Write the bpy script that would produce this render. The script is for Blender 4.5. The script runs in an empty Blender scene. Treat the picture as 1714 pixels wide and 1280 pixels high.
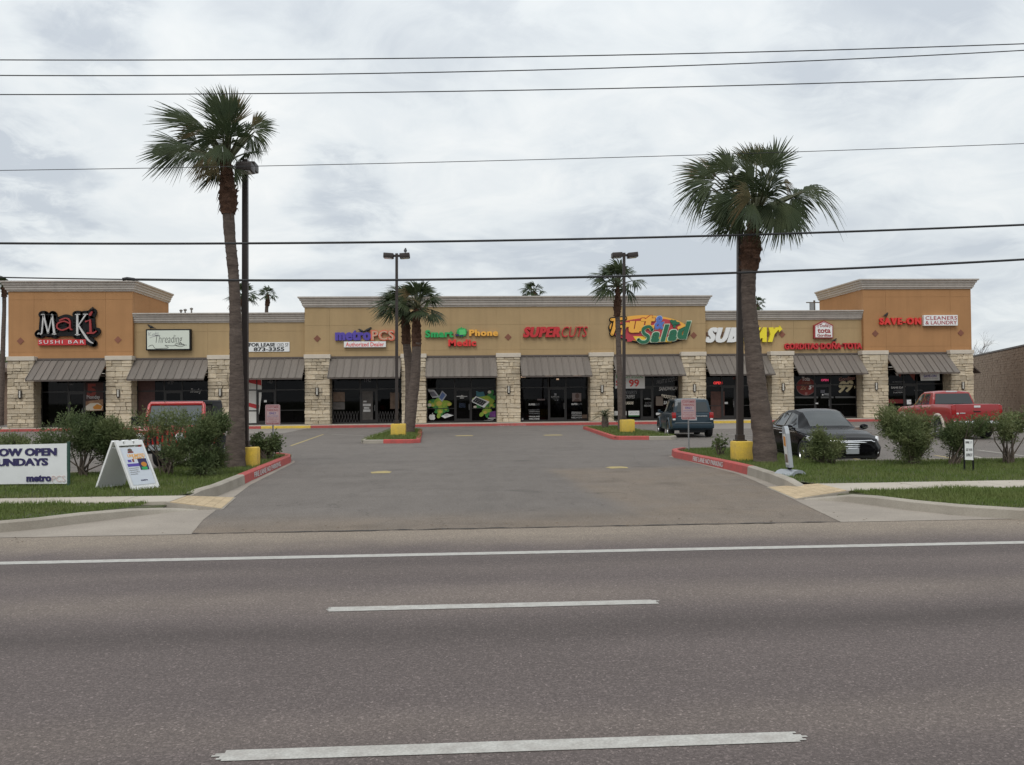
import bpy, bmesh, math, random
from mathutils import Matrix, Vector
rad = math.radians
sc = bpy.context.scene
col = sc.collection

# ------------------------------------------------------------------ camera
FPX, PCX, PCY = 1530.0, 857.0, 640.0
YAW, PITCH, ROLL = rad(3.5), rad(0.97), 0.0100
CAM = Vector((0, 0, 1.78))
cF = Vector((math.sin(YAW)*math.cos(PITCH), math.cos(YAW)*math.cos(PITCH), math.sin(PITCH)))
cR0 = Vector((math.cos(YAW), -math.sin(YAW), 0)); cU0 = cR0.cross(cF)
cR = cR0*math.cos(ROLL) - cU0*math.sin(ROLL)
cU = cU0*math.cos(ROLL) + cR0*math.sin(ROLL)
cd = bpy.data.cameras.new('camera'); cam = bpy.data.objects.new('camera', cd); col.objects.link(cam)
cd.sensor_fit = 'HORIZONTAL'; cd.sensor_width = 36.0; cd.lens = FPX/1714*36
cd.clip_start = 0.05; cd.clip_end = 3000
cam.matrix_world = Matrix((( cR.x, cU.x, -cF.x, CAM.x), (cR.y, cU.y, -cF.y, CAM.y), (cR.z, cU.z, -cF.z, CAM.z), (0, 0, 0, 1)))
sc.camera = cam

# ------------------------------------------------------------------ sky and sun
SUN_EL, SUN_AZ = rad(52), rad(200)          # azimuth clockwise from +Y; the sun is high behind the camera, veiled by cloud
world = bpy.data.worlds.new('World'); sc.world = world; world.use_nodes = True
wt = world.node_tree; wt.nodes.clear()
def wn(t, **k):
    n = wt.nodes.new(t)
    for a, b in k.items(): setattr(n, a, b)
    return n
def wl(a, b): wt.links.new(a, b)
w_out = wn('ShaderNodeOutputWorld'); w_bg = wn('ShaderNodeBackground'); w_bg.inputs['Strength'].default_value = 0.1
w_sky = wn('ShaderNodeTexSky', sky_type='NISHITA', sun_disc=False, sun_elevation=SUN_EL, sun_rotation=SUN_AZ)
w_tc = wn('ShaderNodeTexCoord')
w_sep = wn('ShaderNodeSeparateXYZ'); wl(w_tc.outputs['Generated'], w_sep.inputs[0])
def wmath(op, a, b=None, clamp=False):
    n = wn('ShaderNodeMath', operation=op, use_clamp=clamp)
    for i, v in enumerate((a, b)):
        if v is None: continue
        if isinstance(v, (int, float)): n.inputs[i].default_value = v
        else: wl(v, n.inputs[i])
    return n.outputs[0]
# cloud sheet: the view direction projected on a high flat deck, so cloud patches flatten towards the horizon
w_z = wmath('ADD', wmath('MAXIMUM', w_sep.outputs['Z'], 0.0), 0.22)
w_cmb = wn('ShaderNodeCombineXYZ')
wl(wmath('DIVIDE', w_sep.outputs['X'], w_z), w_cmb.inputs[0]); wl(wmath('DIVIDE', w_sep.outputs['Y'], w_z), w_cmb.inputs[1])
def wnoise(scale, detail, rough, off, distort=0.0):
    m = wn('ShaderNodeMapping'); m.inputs['Location'].default_value = off; wl(w_cmb.outputs[0], m.inputs[0])
    n = wn('ShaderNodeTexNoise'); n.inputs['Scale'].default_value = scale; n.inputs['Detail'].default_value = detail
    n.inputs['Roughness'].default_value = rough; n.inputs['Distortion'].default_value = distort
    wl(m.outputs[0], n.inputs['Vector']); return n.outputs['Fac']
def wramp(v, lo, hi):
    n = wn('ShaderNodeMapRange', interpolation_type='SMOOTHERSTEP'); wl(v, n.inputs[0])
    n.inputs[1].default_value = lo; n.inputs[2].default_value = hi; return n.outputs[0]
big = wramp(wnoise(1.15, 5, 0.55, (3.1, 7.4, 0), 0.3), 0.30, 0.68)
mid = wramp(wnoise(3.6, 9, 0.62, (1.7, 0.4, 0), 0.9), 0.30, 0.74)
dark = wramp(wnoise(2.1, 5, 0.5, (8.3, 2.9, 0), 0.4), 0.55, 0.70)
# two of the heavier grey patches sit where the photograph has them
def wspot(px, py, r, e):
    d = (cF + cR*((px-PCX)/FPX) - cU*((py-PCY)/FPX)).normalized()
    dp = wn('ShaderNodeVectorMath', operation='DOT_PRODUCT'); wl(w_tc.outputs['Generated'], dp.inputs[0]); dp.inputs[1].default_value = d
    s = wmath('ADD', dp.outputs['Value'], wmath('MULTIPLY', wmath('SUBTRACT', wnoise(5.0, 5, 0.55, (px*0.01, 4.2, 0)), 0.5), e))
    return wramp(s, math.cos(r*1.25), math.cos(r*0.35))
spots = [wspot(20, 318, 0.075, 0.008), wspot(580, 335, 0.06, 0.006), wspot(140, 62, 0.06, 0.006), wspot(1100, 450, 0.11, 0.012), wspot(990, 250, 0.06, 0.006), wspot(1480, 40, 0.11, 0.01)]
wgt = [0.66, 0.5, 0.5, 0.3, 0.25, 0.36]
dk = wmath('MULTIPLY', dark, 0.22)
rag = wramp(wnoise(6.5, 8, 0.66, (2.2, 5.1, 0), 0.8), 0.25, 0.62)
for s, g in zip(spots, wgt): dk = wmath('MAXIMUM', dk, wmath('MULTIPLY', wmath('MULTIPLY', s, wmath('ADD', wmath('MULTIPLY', rag, 0.75), 0.25)), g))
glow = wspot(270, 300, 0.16, 0.02)
val = wmath('ADD', wmath('MULTIPLY', big, 0.5), wmath('MULTIPLY', mid, 0.28))
val = wmath('ADD', val, wmath('MULTIPLY', glow, 0.32))
val = wmath('SUBTRACT', val, wmath('MULTIPLY', dk, 0.85))
w_cr = wn('ShaderNodeValToRGB'); wl(val, w_cr.inputs[0])
w_cr.color_ramp.elements[0].position = 0.0; w_cr.color_ramp.elements[0].color = (0.585, 0.635, 0.69, 1)
w_cr.color_ramp.elements[1].position = 1.0; w_cr.color_ramp.elements[1].color = (0.97, 0.975, 0.96, 1)
e = w_cr.color_ramp.elements.new(0.42); e.color = (0.785, 0.828, 0.85, 1)
e = w_cr.color_ramp.elements.new(0.72); e.color = (0.885, 0.91, 0.912, 1)
# an overcast sky grows brighter towards the zenith
zz = wmath('MAXIMUM', w_sep.outputs['Z'], 0.0)
lift = wmath('MULTIPLY', wmath('ADD', wmath('MULTIPLY', wmath('MULTIPLY', zz, zz), 0.75), 1.0), 10.0)
w_sc = wn('ShaderNodeVectorMath', operation='SCALE'); wl(w_cr.outputs[0], w_sc.inputs[0]); wl(lift, w_sc.inputs['Scale'])
w_mix = wn('ShaderNodeMix', data_type='RGBA'); w_mix.inputs[0].default_value = 0.94
wl(w_sky.outputs[0], w_mix.inputs[6]); wl(w_sc.outputs[0], w_mix.inputs[7])
wl(w_mix.outputs[2], w_bg.inputs['Color']); wl(w_bg.outputs[0], w_out.inputs[0])

sd = bpy.data.lights.new('sun', 'SUN'); sd.energy = 1.15; sd.angle = rad(28); sd.color = (1.0, 0.965, 0.91)
sun = bpy.data.objects.new('sun', sd); col.objects.link(sun)
sdir = Vector((math.sin(SUN_AZ)*math.cos(SUN_EL), math.cos(SUN_AZ)*math.cos(SUN_EL), math.sin(SUN_EL)))
sun.rotation_euler = sdir.to_track_quat('Z', 'Y').to_euler(); sun.location = (0, -20, 60)

vs = sc.view_settings; vs.view_transform = 'Standard'; vs.look = 'None'; vs.exposure = 0.0; vs.gamma = 1.0; vs.use_curve_mapping = False
sc.cycles.max_bounces = 6; sc.cycles.transparent_max_bounces = 12
try: sc.cycles.use_denoising = True
except Exception: pass

# ------------------------------------------------------------------ placing by sight line
def ray(px, py): return cF + cR*((px-PCX)/FPX) - cU*((py-PCY)/FPX)
def G(px, py, z=0.0):
    d = ray(px, py); return CAM + d*((z-CAM.z)/d.z)
def P(px, py, Y):
    d = ray(px, py); return CAM + d*(Y/d.y)
def G2(pts, z=0.0): return [(G(x, y, z).x, G(x, y, z).y) for x, y in pts]

# ------------------------------------------------------------------ objects
WM = {}
def tag(o, label=None, cat=None, group=None, kind=None):
    if label: o['label'] = label
    if cat: o['category'] = cat
    if group: o['group'] = group
    if kind: o['kind'] = kind
    return o
def empty(name, loc, rz=0.0, label=None, cat=None, group=None):
    o = bpy.data.objects.new(name, None); col.objects.link(o)
    o.location = loc; o.rotation_euler = (0, 0, rz); o.empty_display_size = 0.2
    WM[o] = Matrix.Translation(loc) @ Matrix.Rotation(rz, 4, 'Z')
    return tag(o, label, cat, group)
def attach(o, parent, local=False, basis=None):
    if basis is not None: o.matrix_basis = basis
    if parent is not None:
        o.parent = parent
        if local:
            WM[o] = WM[parent] @ o.matrix_basis
        else:
            o.matrix_parent_inverse = WM[parent].inverted(); WM[o] = o.matrix_basis.copy()
    else:
        WM[o] = o.matrix_basis.copy()
def inst(name, me, parent, basis, local=False, mat=None):
    o = bpy.data.objects.new(name, me); col.objects.link(o); attach(o, parent, local, basis); return o
I4 = Matrix.Identity(4)
def FM(y): return Matrix(((1, 0, 0, 0), (0, 0, -1, y), (0, 1, 0, 0), (0, 0, 0, 1)))    # (u, v, n) -> (u, y-n, v): a plane facing the road

class MB:
    def __init__(s): s.v = []; s.f = []; s.m = []; s.mi = 0
    def add(s, vs_, fs, M=None):
        b = len(s.v)
        if M is not None: vs_ = [M @ Vector(p) for p in vs_]
        s.v.extend(tuple(p) for p in vs_); s.f.extend(tuple(b+i for i in f) for f in fs); s.m.extend([s.mi]*len(fs)); return s
    def box(s, x0, x1, y0, y1, z0, z1, M=None):
        return s.add([(x0,y0,z0),(x1,y0,z0),(x1,y1,z0),(x0,y1,z0),(x0,y0,z1),(x1,y0,z1),(x1,y1,z1),(x0,y1,z1)],
                     [(0,3,2,1),(4,5,6,7),(0,1,5,4),(1,2,6,5),(2,3,7,6),(3,0,4,7)], M)
    def bbox(s, x0, x1, y0, y1, z0, z1, b=0.01, M=None):      # box with chamfered edges
        bm = bmesh.new(); bmesh.ops.create_cube(bm, size=1.0)
        for v in bm.verts: v.co = Vector(((x0+x1)/2+v.co.x*(x1-x0), (y0+y1)/2+v.co.y*(y1-y0), (z0+z1)/2+v.co.z*(z1-z0)))
        bmesh.ops.bevel(bm, geom=bm.edges[:], offset=b, segments=2, affect='EDGES', profile=0.6)
        bm.verts.index_update(); s.add([v.co.copy() for v in bm.verts], [[v.index for v in f.verts] for f in bm.faces], M); bm.free(); return s
    def prism(s, poly, n0, n1, M=None):                        # poly in (u, v), extruded n0..n1
        n = len(poly); a = sum(poly[i][0]*poly[(i+1)%n][1]-poly[(i+1)%n][0]*poly[i][1] for i in range(n))
        if a < 0: poly = poly[::-1]
        vs_ = [(p[0], p[1], n0) for p in poly]+[(p[0], p[1], n1) for p in poly]
        fs = [tuple(range(n-1, -1, -1)), tuple(range(n, 2*n))]+[(i, (i+1)%n, n+(i+1)%n, n+i) for i in range(n)]
        return s.add(vs_, fs, M)
    def tube(s, pts, rs, n=8, M=None, cap=True):
        pts = [Vector(p) for p in pts]
        if not isinstance(rs, (list, tuple)): rs = [rs]*len(pts)
        vs_, fs = [], []; side = None
        for i, p in enumerate(pts):
            t = (pts[min(i+1, len(pts)-1)]-pts[max(i-1, 0)]).normalized()
            if side is None:
                side = t.cross(Vector((0, 0, 1)) if abs(t.z) < 0.9 else Vector((1, 0, 0))).normalized()
            else:
                side = (side - t*side.dot(t)).normalized()
            up = side.cross(t)
            for k in range(n):
                a = 2*math.pi*k/n; vs_.append(p+(side*math.cos(a)+up*math.sin(a))*rs[i])
        for i in range(len(pts)-1):
            for k in range(n):
                a, b = i*n+k, i*n+(k+1) % n; fs.append((a, a+n, b+n, b))
        if cap:
            fs.append(tuple(range(n))); fs.append(tuple(range(len(pts)*n-1, (len(pts)-1)*n-1, -1)))
        return s.add(vs_, fs, M)
    def lathe(s, prof, n=16, M=None):                          # prof: (r, z) about Z
        vs_, fs = [], []
        for r, z in prof:
            for k in range(n):
                a = 2*math.pi*k/n; vs_.append((r*math.cos(a), r*math.sin(a), z))
        for i in range(len(prof)-1):
            for k in range(n):
                a, b = i*n+k, i*n+(k+1) % n; fs.append((a, b, b+n, a+n))
        return s.add(vs_, fs, M)
    def ball(s, c, r, n=10, M=None):
        c = Vector(c); r = r if isinstance(r, (tuple, list)) else (r, r, r)
        vs_, fs = [], []; m = n//2+1
        for i in range(m+1):
            th = math.pi*i/m
            for k in range(n):
                a = 2*math.pi*k/n; vs_.append((c.x+r[0]*math.sin(th)*math.cos(a), c.y+r[1]*math.sin(th)*math.sin(a), c.z+r[2]*math.cos(th)))
        for i in range(m):
            for k in range(n):
                a, b = i*n+k, i*n+(k+1) % n; fs.append((a, a+n, b+n, b))
        return s.add(vs_, fs, M)
    def mesh(s, name, mats, smooth=None):
        me = bpy.data.meshes.new(name); me.from_pydata(s.v, [], s.f)
        if not isinstance(mats, (list, tuple)): mats = [mats]
        for m in mats: me.materials.append(m)
        if len(mats) > 1: me.polygons.foreach_set('material_index', s.m)
        me.validate()
        if smooth is not None:
            me.polygons.foreach_set('use_smooth', [True]*len(me.polygons))
            me.set_sharp_from_angle(angle=rad(smooth))
        me.update(); return me
    def build(s, name, mats, parent=None, local=False, smooth=None, basis=None):
        me = s.mesh(name, mats, smooth)
        return inst(name, me, parent, basis if basis is not None else I4.copy(), local)

# ------------------------------------------------------------------ materials
MATS = {}
def nodes_of(m):
    nt = m.node_tree; return nt, nt.nodes['Principled BSDF']
def mat(name, c, rough=0.7, var=0.0, scale=3.0, c2=None, bump=0.0, bscale=30.0, spec=0.5, metal=0.0, coat=0.0, rnd=0.0, detail=4, two=None, fine=0.0):
    if name in MATS: return MATS[name]
    m = bpy.data.materials.new(name); m.use_nodes = True; nt, bs = nodes_of(m); MATS[name] = m
    bs.inputs['Base Color'].default_value = (*c, 1); bs.inputs['Roughness'].default_value = rough
    bs.inputs['Specular IOR Level'].default_value = spec; bs.inputs['Metallic'].default_value = metal; bs.inputs['Coat Weight'].default_value = coat
    N = nt.nodes.new; L = nt.links.new
    tc = N('ShaderNodeTexCoord')
    colr = None
    if c2 is None and var > 0: c2 = tuple(x*(1-var) for x in c); c = tuple(min(1, x*(1+var)) for x in c)
    if c2 is not None:
        nz = N('ShaderNodeTexNoise'); nz.inputs['Scale'].default_value = scale; nz.inputs['Detail'].default_value = detail; nz.inputs['Roughness'].default_value = 0.6
        L(tc.outputs['Object'], nz.inputs['Vector'])
        mr = N('ShaderNodeMapRange'); mr.inputs[1].default_value = 0.3; mr.inputs[2].default_value = 0.7; L(nz.outputs['Fac'], mr.inputs[0])
        mx = N('ShaderNodeMix'); mx.data_type = 'RGBA'; L(mr.outputs[0], mx.inputs[0]); mx.inputs[6].default_value = (*c, 1); mx.inputs[7].default_value = (*c2, 1)
        colr = mx.outputs[2]
    if fine > 0:
        nz = N('ShaderNodeTexNoise'); nz.inputs['Scale'].default_value = bscale; nz.inputs['Detail'].default_value = 2; L(tc.outputs['Object'], nz.inputs['Vector'])
        mr = N('ShaderNodeMapRange'); mr.inputs[1].default_value = 0.3; mr.inputs[2].default_value = 0.7; mr.inputs[3].default_value = 1-fine; mr.inputs[4].default_value = 1+fine; L(nz.outputs['Fac'], mr.inputs[0])
        vm = N('ShaderNodeVectorMath'); vm.operation = 'SCALE'; L(mr.outputs[0], vm.inputs['Scale'])
        if colr is not None: L(colr, vm.inputs[0])
        else: vm.inputs[0].default_value = c
        colr = vm.outputs[0]
    if rnd > 0:
        oi = N('ShaderNodeObjectInfo'); hs = N('ShaderNodeHueSaturation')
        mr = N('ShaderNodeMapRange'); mr.inputs[3].default_value = 1-rnd; mr.inputs[4].default_value = 1+rnd; L(oi.outputs['Random'], mr.inputs[0]); L(mr.outputs[0], hs.inputs['Value'])
        if colr is not None: L(colr, hs.inputs['Color'])
        else: hs.inputs['Color'].default_value = (*c, 1)
        colr = hs.outputs[0]
    if colr is not None: L(colr, bs.inputs['Base Color'])
    if bump > 0:
        nz = N('ShaderNodeTexNoise'); nz.inputs['Scale'].default_value = bscale; nz.inputs['Detail'].default_value = 4; L(tc.outputs['Object'], nz.inputs['Vector'])
        bp = N('ShaderNodeBump'); bp.inputs['Strength'].default_value = bump; bp.inputs['Distance'].default_value = 0.02; L(nz.outputs['Fac'], bp.inputs['Height']); L(bp.outputs[0], bs.inputs['Normal'])
    return m
def emit(name, c, s):
    m = bpy.data.materials.new(name); m.use_nodes = True; nt, bs = nodes_of(m)
    bs.inputs['Base Color'].default_value = (*c, 1); bs.inputs['Emission Color'].default_value = (*c, 1); bs.inputs['Emission Strength'].default_value = s; return m
def leafmat(name, c, c2, scale=2.5, trans=0.25, rough=0.5):
    m = mat(name, c, rough, scale=scale, c2=c2, detail=3, spec=0.18)
    nt, bs = nodes_of(m); out = nt.nodes['Material Output']
    tr = nt.nodes.new('ShaderNodeBsdfTranslucent'); ms = nt.nodes.new('ShaderNodeMixShader'); ms.inputs[0].default_value = trans
    src = bs.inputs['Base Color'].links[0].from_socket; nt.links.new(src, tr.inputs['Color'])
    nt.links.new(bs.outputs[0], ms.inputs[1]); nt.links.new(tr.outputs[0], ms.inputs[2]); nt.links.new(ms.outputs[0], out.inputs[0])
    return m
def glassmat(name, tint, refl=0.05, rough=0.02):
    m = bpy.data.materials.new(name); m.use_nodes = True; nt = m.node_tree; nt.nodes.clear()
    o = nt.nodes.new('ShaderNodeOutputMaterial'); t = nt.nodes.new('ShaderNodeBsdfTransparent'); g = nt.nodes.new('ShaderNodeBsdfGlossy'); x = nt.nodes.new('ShaderNodeMixShader')
    f = nt.nodes.new('ShaderNodeLayerWeight'); f.inputs['Blend'].default_value = 0.08
    mr = nt.nodes.new('ShaderNodeMapRange'); mr.inputs[3].default_value = refl; mr.inputs[4].default_value = 0.45; nt.links.new(f.outputs['Fresnel'], mr.inputs[0])
    t.inputs[0].default_value = (*tint, 1); g.inputs[0].default_value = (1, 1, 1, 1); g.inputs['Roughness'].default_value = rough
    nt.links.new(mr.outputs[0], x.inputs[0]); nt.links.new(t.outputs[0], x.inputs[1]); nt.links.new(g.outputs[0], x.inputs[2]); nt.links.new(x.outputs[0], o.inputs[0]); return m

M_tan = mat('tan_stucco', (0.385, 0.274, 0.148), 0.85, var=0.05, scale=0.7, bump=0.25, bscale=60, fine=0.05, spec=0.2)
M_orange = mat('orange_stucco', (0.385, 0.205, 0.094), 0.85, var=0.06, scale=0.7, bump=0.25, bscale=60, fine=0.05, spec=0.2)
def streaks(m, lo, sx=2.6, sz=0.12):                        # rain streaks and grime running down a wall
    nt, bs = nodes_of(m); N = nt.nodes.new; L = nt.links.new; src = bs.inputs['Base Color'].links[0].from_socket
    tc = N('ShaderNodeTexCoord'); mp = N('ShaderNodeMapping'); mp.inputs['Scale'].default_value = (sx, sx, sz); L(tc.outputs['Object'], mp.inputs[0])
    nz = N('ShaderNodeTexNoise'); nz.inputs['Scale'].default_value = 1.0; nz.inputs['Detail'].default_value = 6; nz.inputs['Roughness'].default_value = .65; L(mp.outputs[0], nz.inputs['Vector'])
    mr = N('ShaderNodeMapRange'); mr.inputs[1].default_value = .28; mr.inputs[2].default_value = .55; mr.inputs[3].default_value = lo; mr.inputs[4].default_value = 1.02; L(nz.outputs['Fac'], mr.inputs[0])
    vm = N('ShaderNodeVectorMath'); vm.operation = 'SCALE'; L(src, vm.inputs[0]); L(mr.outputs[0], vm.inputs['Scale']); L(vm.outputs[0], bs.inputs['Base Color'])
streaks(M_tan, .93); streaks(M_orange, .93)
M_cornice = mat('cornice_plaster', (0.46, 0.42, 0.38), 0.8, var=0.06, scale=0.8, bump=0.1, spec=0.2)
streaks(M_cornice, .84, 4, .5)
M_stone = mat('limestone', (0.55, 0.48, 0.375), 0.9, scale=2.2, c2=(0.46, 0.375, 0.26), bump=0.5, bscale=14, rnd=0.2, fine=0.08, spec=0.2)
M_mortar = mat('mortar', (0.42, 0.36, 0.28), 0.95, var=0.15, scale=6, spec=0.1)
M_cap = mat('cast_stone', (0.55, 0.49, 0.41), 0.85, var=0.06, scale=3, spec=0.2)
M_awn = mat('awning_metal', (0.152, 0.131, 0.113), 0.5, var=0.14, scale=0.9, rnd=0.11, spec=0.4)
streaks(M_awn, .80, 5, .6)
M_awnd = mat('awning_trim', (0.10, 0.08, 0.07), 0.5, spec=0.4)
M_frame = mat('dark_aluminium', (0.018, 0.015, 0.014), 0.4, spec=0.5)
M_black = mat('black_paint', (0.010, 0.010, 0.011), 0.5, spec=0.2)
M_glass = glassmat('shop_glass', (0.34, 0.33, 0.36), 0.010)
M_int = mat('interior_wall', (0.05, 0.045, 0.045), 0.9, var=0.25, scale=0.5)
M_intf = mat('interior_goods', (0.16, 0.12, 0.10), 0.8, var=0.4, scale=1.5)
M_white = mat('white_plastic', (0.74, 0.74, 0.73), 0.5, var=0.03, scale=2)
M_offwhite = mat('off_white_panel', (0.66, 0.65, 0.62), 0.55, var=0.04, scale=2)
M_red = mat('red_plastic', (0.50, 0.025, 0.03), 0.4)
M_brightred = mat('bright_red_acrylic', (0.66, 0.035, 0.03), 0.4)
M_dkred = mat('dark_red_plastic', (0.30, 0.03, 0.03), 0.5)
M_green = mat('green_acrylic', (0.02, 0.34, 0.09), 0.4)
M_dkgreen = mat('dark_green_acrylic', (0.015, 0.13, 0.065), 0.45)
M_amber = mat('amber_acrylic', (0.80, 0.40, 0.06), 0.4)
M_yellowl = mat('yellow_acrylic', (0.80, 0.66, 0.03), 0.4)
M_purple = mat('purple_acrylic', (0.085, 0.055, 0.34), 0.4)
M_navy = mat('navy_print', (0.025, 0.02, 0.09), 0.6)
M_coral = mat('coral_trim', (0.62, 0.15, 0.09), 0.45)
M_pale = mat('pale_face', (0.50, 0.36, 0.25), 0.5)
M_blue = mat('blue_acrylic', (0.09, 0.16, 0.48), 0.4)
M_grey = mat('grey_print', (0.32, 0.32, 0.33), 0.6)
M_dimwhite = mat('dim_white_vinyl', (0.52, 0.51, 0.50), 0.6, var=0.15, scale=4)
M_greyv = mat('grey_vinyl', (0.20, 0.20, 0.21), 0.6, var=0.2, scale=4)
M_redpaint = mat('red_kerb_paint', (0.46, 0.080, 0.072), 0.8, scale=3.5, c2=(0.31, 0.085, 0.075), bump=0.15, fine=0.14, detail=9, spec=0.3)
M_yelpaint = mat('yellow_paint', (0.72, 0.49, 0.06), 0.75, scale=3.5, c2=(0.54, 0.38, 0.10), fine=0.08, bump=0.15, detail=9, spec=0.3)
M_conc = mat('concrete', (0.36, 0.325, 0.275), 0.9, scale=1.1, c2=(0.27, 0.24, 0.20), bump=0.15, bscale=50, fine=0.08, spec=0.2)
M_walk = mat('sidewalk_concrete', (0.44, 0.395, 0.335), 0.9, scale=0.9, c2=(0.37, 0.33, 0.275), bump=0.12, bscale=60, fine=0.06, spec=0.2)
M_tact = mat('buff_paver', (0.47, 0.365, 0.235), 0.9, scale=2.0, c2=(0.40, 0.31, 0.20), fine=0.1, rnd=0.08, spec=0.2)
M_pole = mat('bronze_pole', (0.030, 0.021, 0.018), 0.5, var=0.1, scale=3)
M_leaf_palm = leafmat('palm_leaf', (0.030, 0.047, 0.022), (0.058, 0.072, 0.030), 1.6, 0.22, 0.5)
M_leaf_dry = leafmat('dry_palm_leaf', (0.16, 0.11, 0.055), (0.09, 0.085, 0.04), 2.0, 0.2, 0.6)
M_petiole = mat('petiole', (0.066, 0.07, 0.032), 0.6)
M_trunk = mat('palm_trunk', (0.150, 0.118, 0.100), 0.95, scale=4, c2=(0.078, 0.061, 0.053), bump=0.8, bscale=18, fine=0.15, spec=0.1)
for _n in list(M_trunk.node_tree.nodes):                    # grain and scars run round the trunk
    if _n.type == 'TEX_NOISE':
        _m = M_trunk.node_tree.nodes.new('ShaderNodeMapping'); _m.inputs['Scale'].default_value = (1, 1, 4.5)
        _s = _n.inputs['Vector'].links[0].from_socket; M_trunk.node_tree.links.new(_s, _m.inputs[0]); M_trunk.node_tree.links.new(_m.outputs[0], _n.inputs['Vector'])
M_boot = mat('palm_fibre', (0.115, 0.063, 0.042), 0.95, scale=7, c2=(0.065, 0.038, 0.028), bump=0.9, bscale=30, fine=0.2, spec=0.1)
M_bush = leafmat('oleander_leaf', (0.092, 0.125, 0.048), (0.17, 0.185, 0.080), 2.4, 0.25)
M_bush2 = leafmat('oleander_leaf_dark', (0.072, 0.104, 0.042), (0.125, 0.148, 0.062), 2.4, 0.25)
M_stem = mat('stem_bark', (0.11, 0.085, 0.065), 0.9, var=0.2)
M_soil = mat('soil', (0.075, 0.07, 0.035), 0.95, scale=1.5, c2=(0.05, 0.062, 0.022), fine=0.3, bscale=25)
M_grass = leafmat('grass_blade', (0.105, 0.155, 0.036), (0.155, 0.182, 0.060), 0.9, 0.3, 0.6)
M_tyre = mat('rubber', (0.015, 0.015, 0.016), 0.85)
M_chrome = mat('chrome', (0.75, 0.75, 0.76), 0.18, metal=1.0)
M_alloy = mat('alloy', (0.42, 0.42, 0.43), 0.35, metal=1.0)
M_well = mat('wheel_well', (0.006, 0.006, 0.006), 0.9)
M_cglass = mat('car_glass', (0.02, 0.026, 0.028), 0.03, spec=0.6)
M_lens = mat('lamp_lens', (0.62, 0.62, 0.62), 0.08, spec=0.8)
M_tail = mat('tail_lens', (0.30, 0.012, 0.012), 0.15, spec=0.6)
M_cable = mat('cable', (0.022, 0.022, 0.024), 0.7)
M_bird = mat('black_plumage', (0.012, 0.012, 0.014), 0.6)
M_steel = mat('galvanised', (0.28, 0.28, 0.28), 0.5, metal=0.6, var=0.1)
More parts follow.
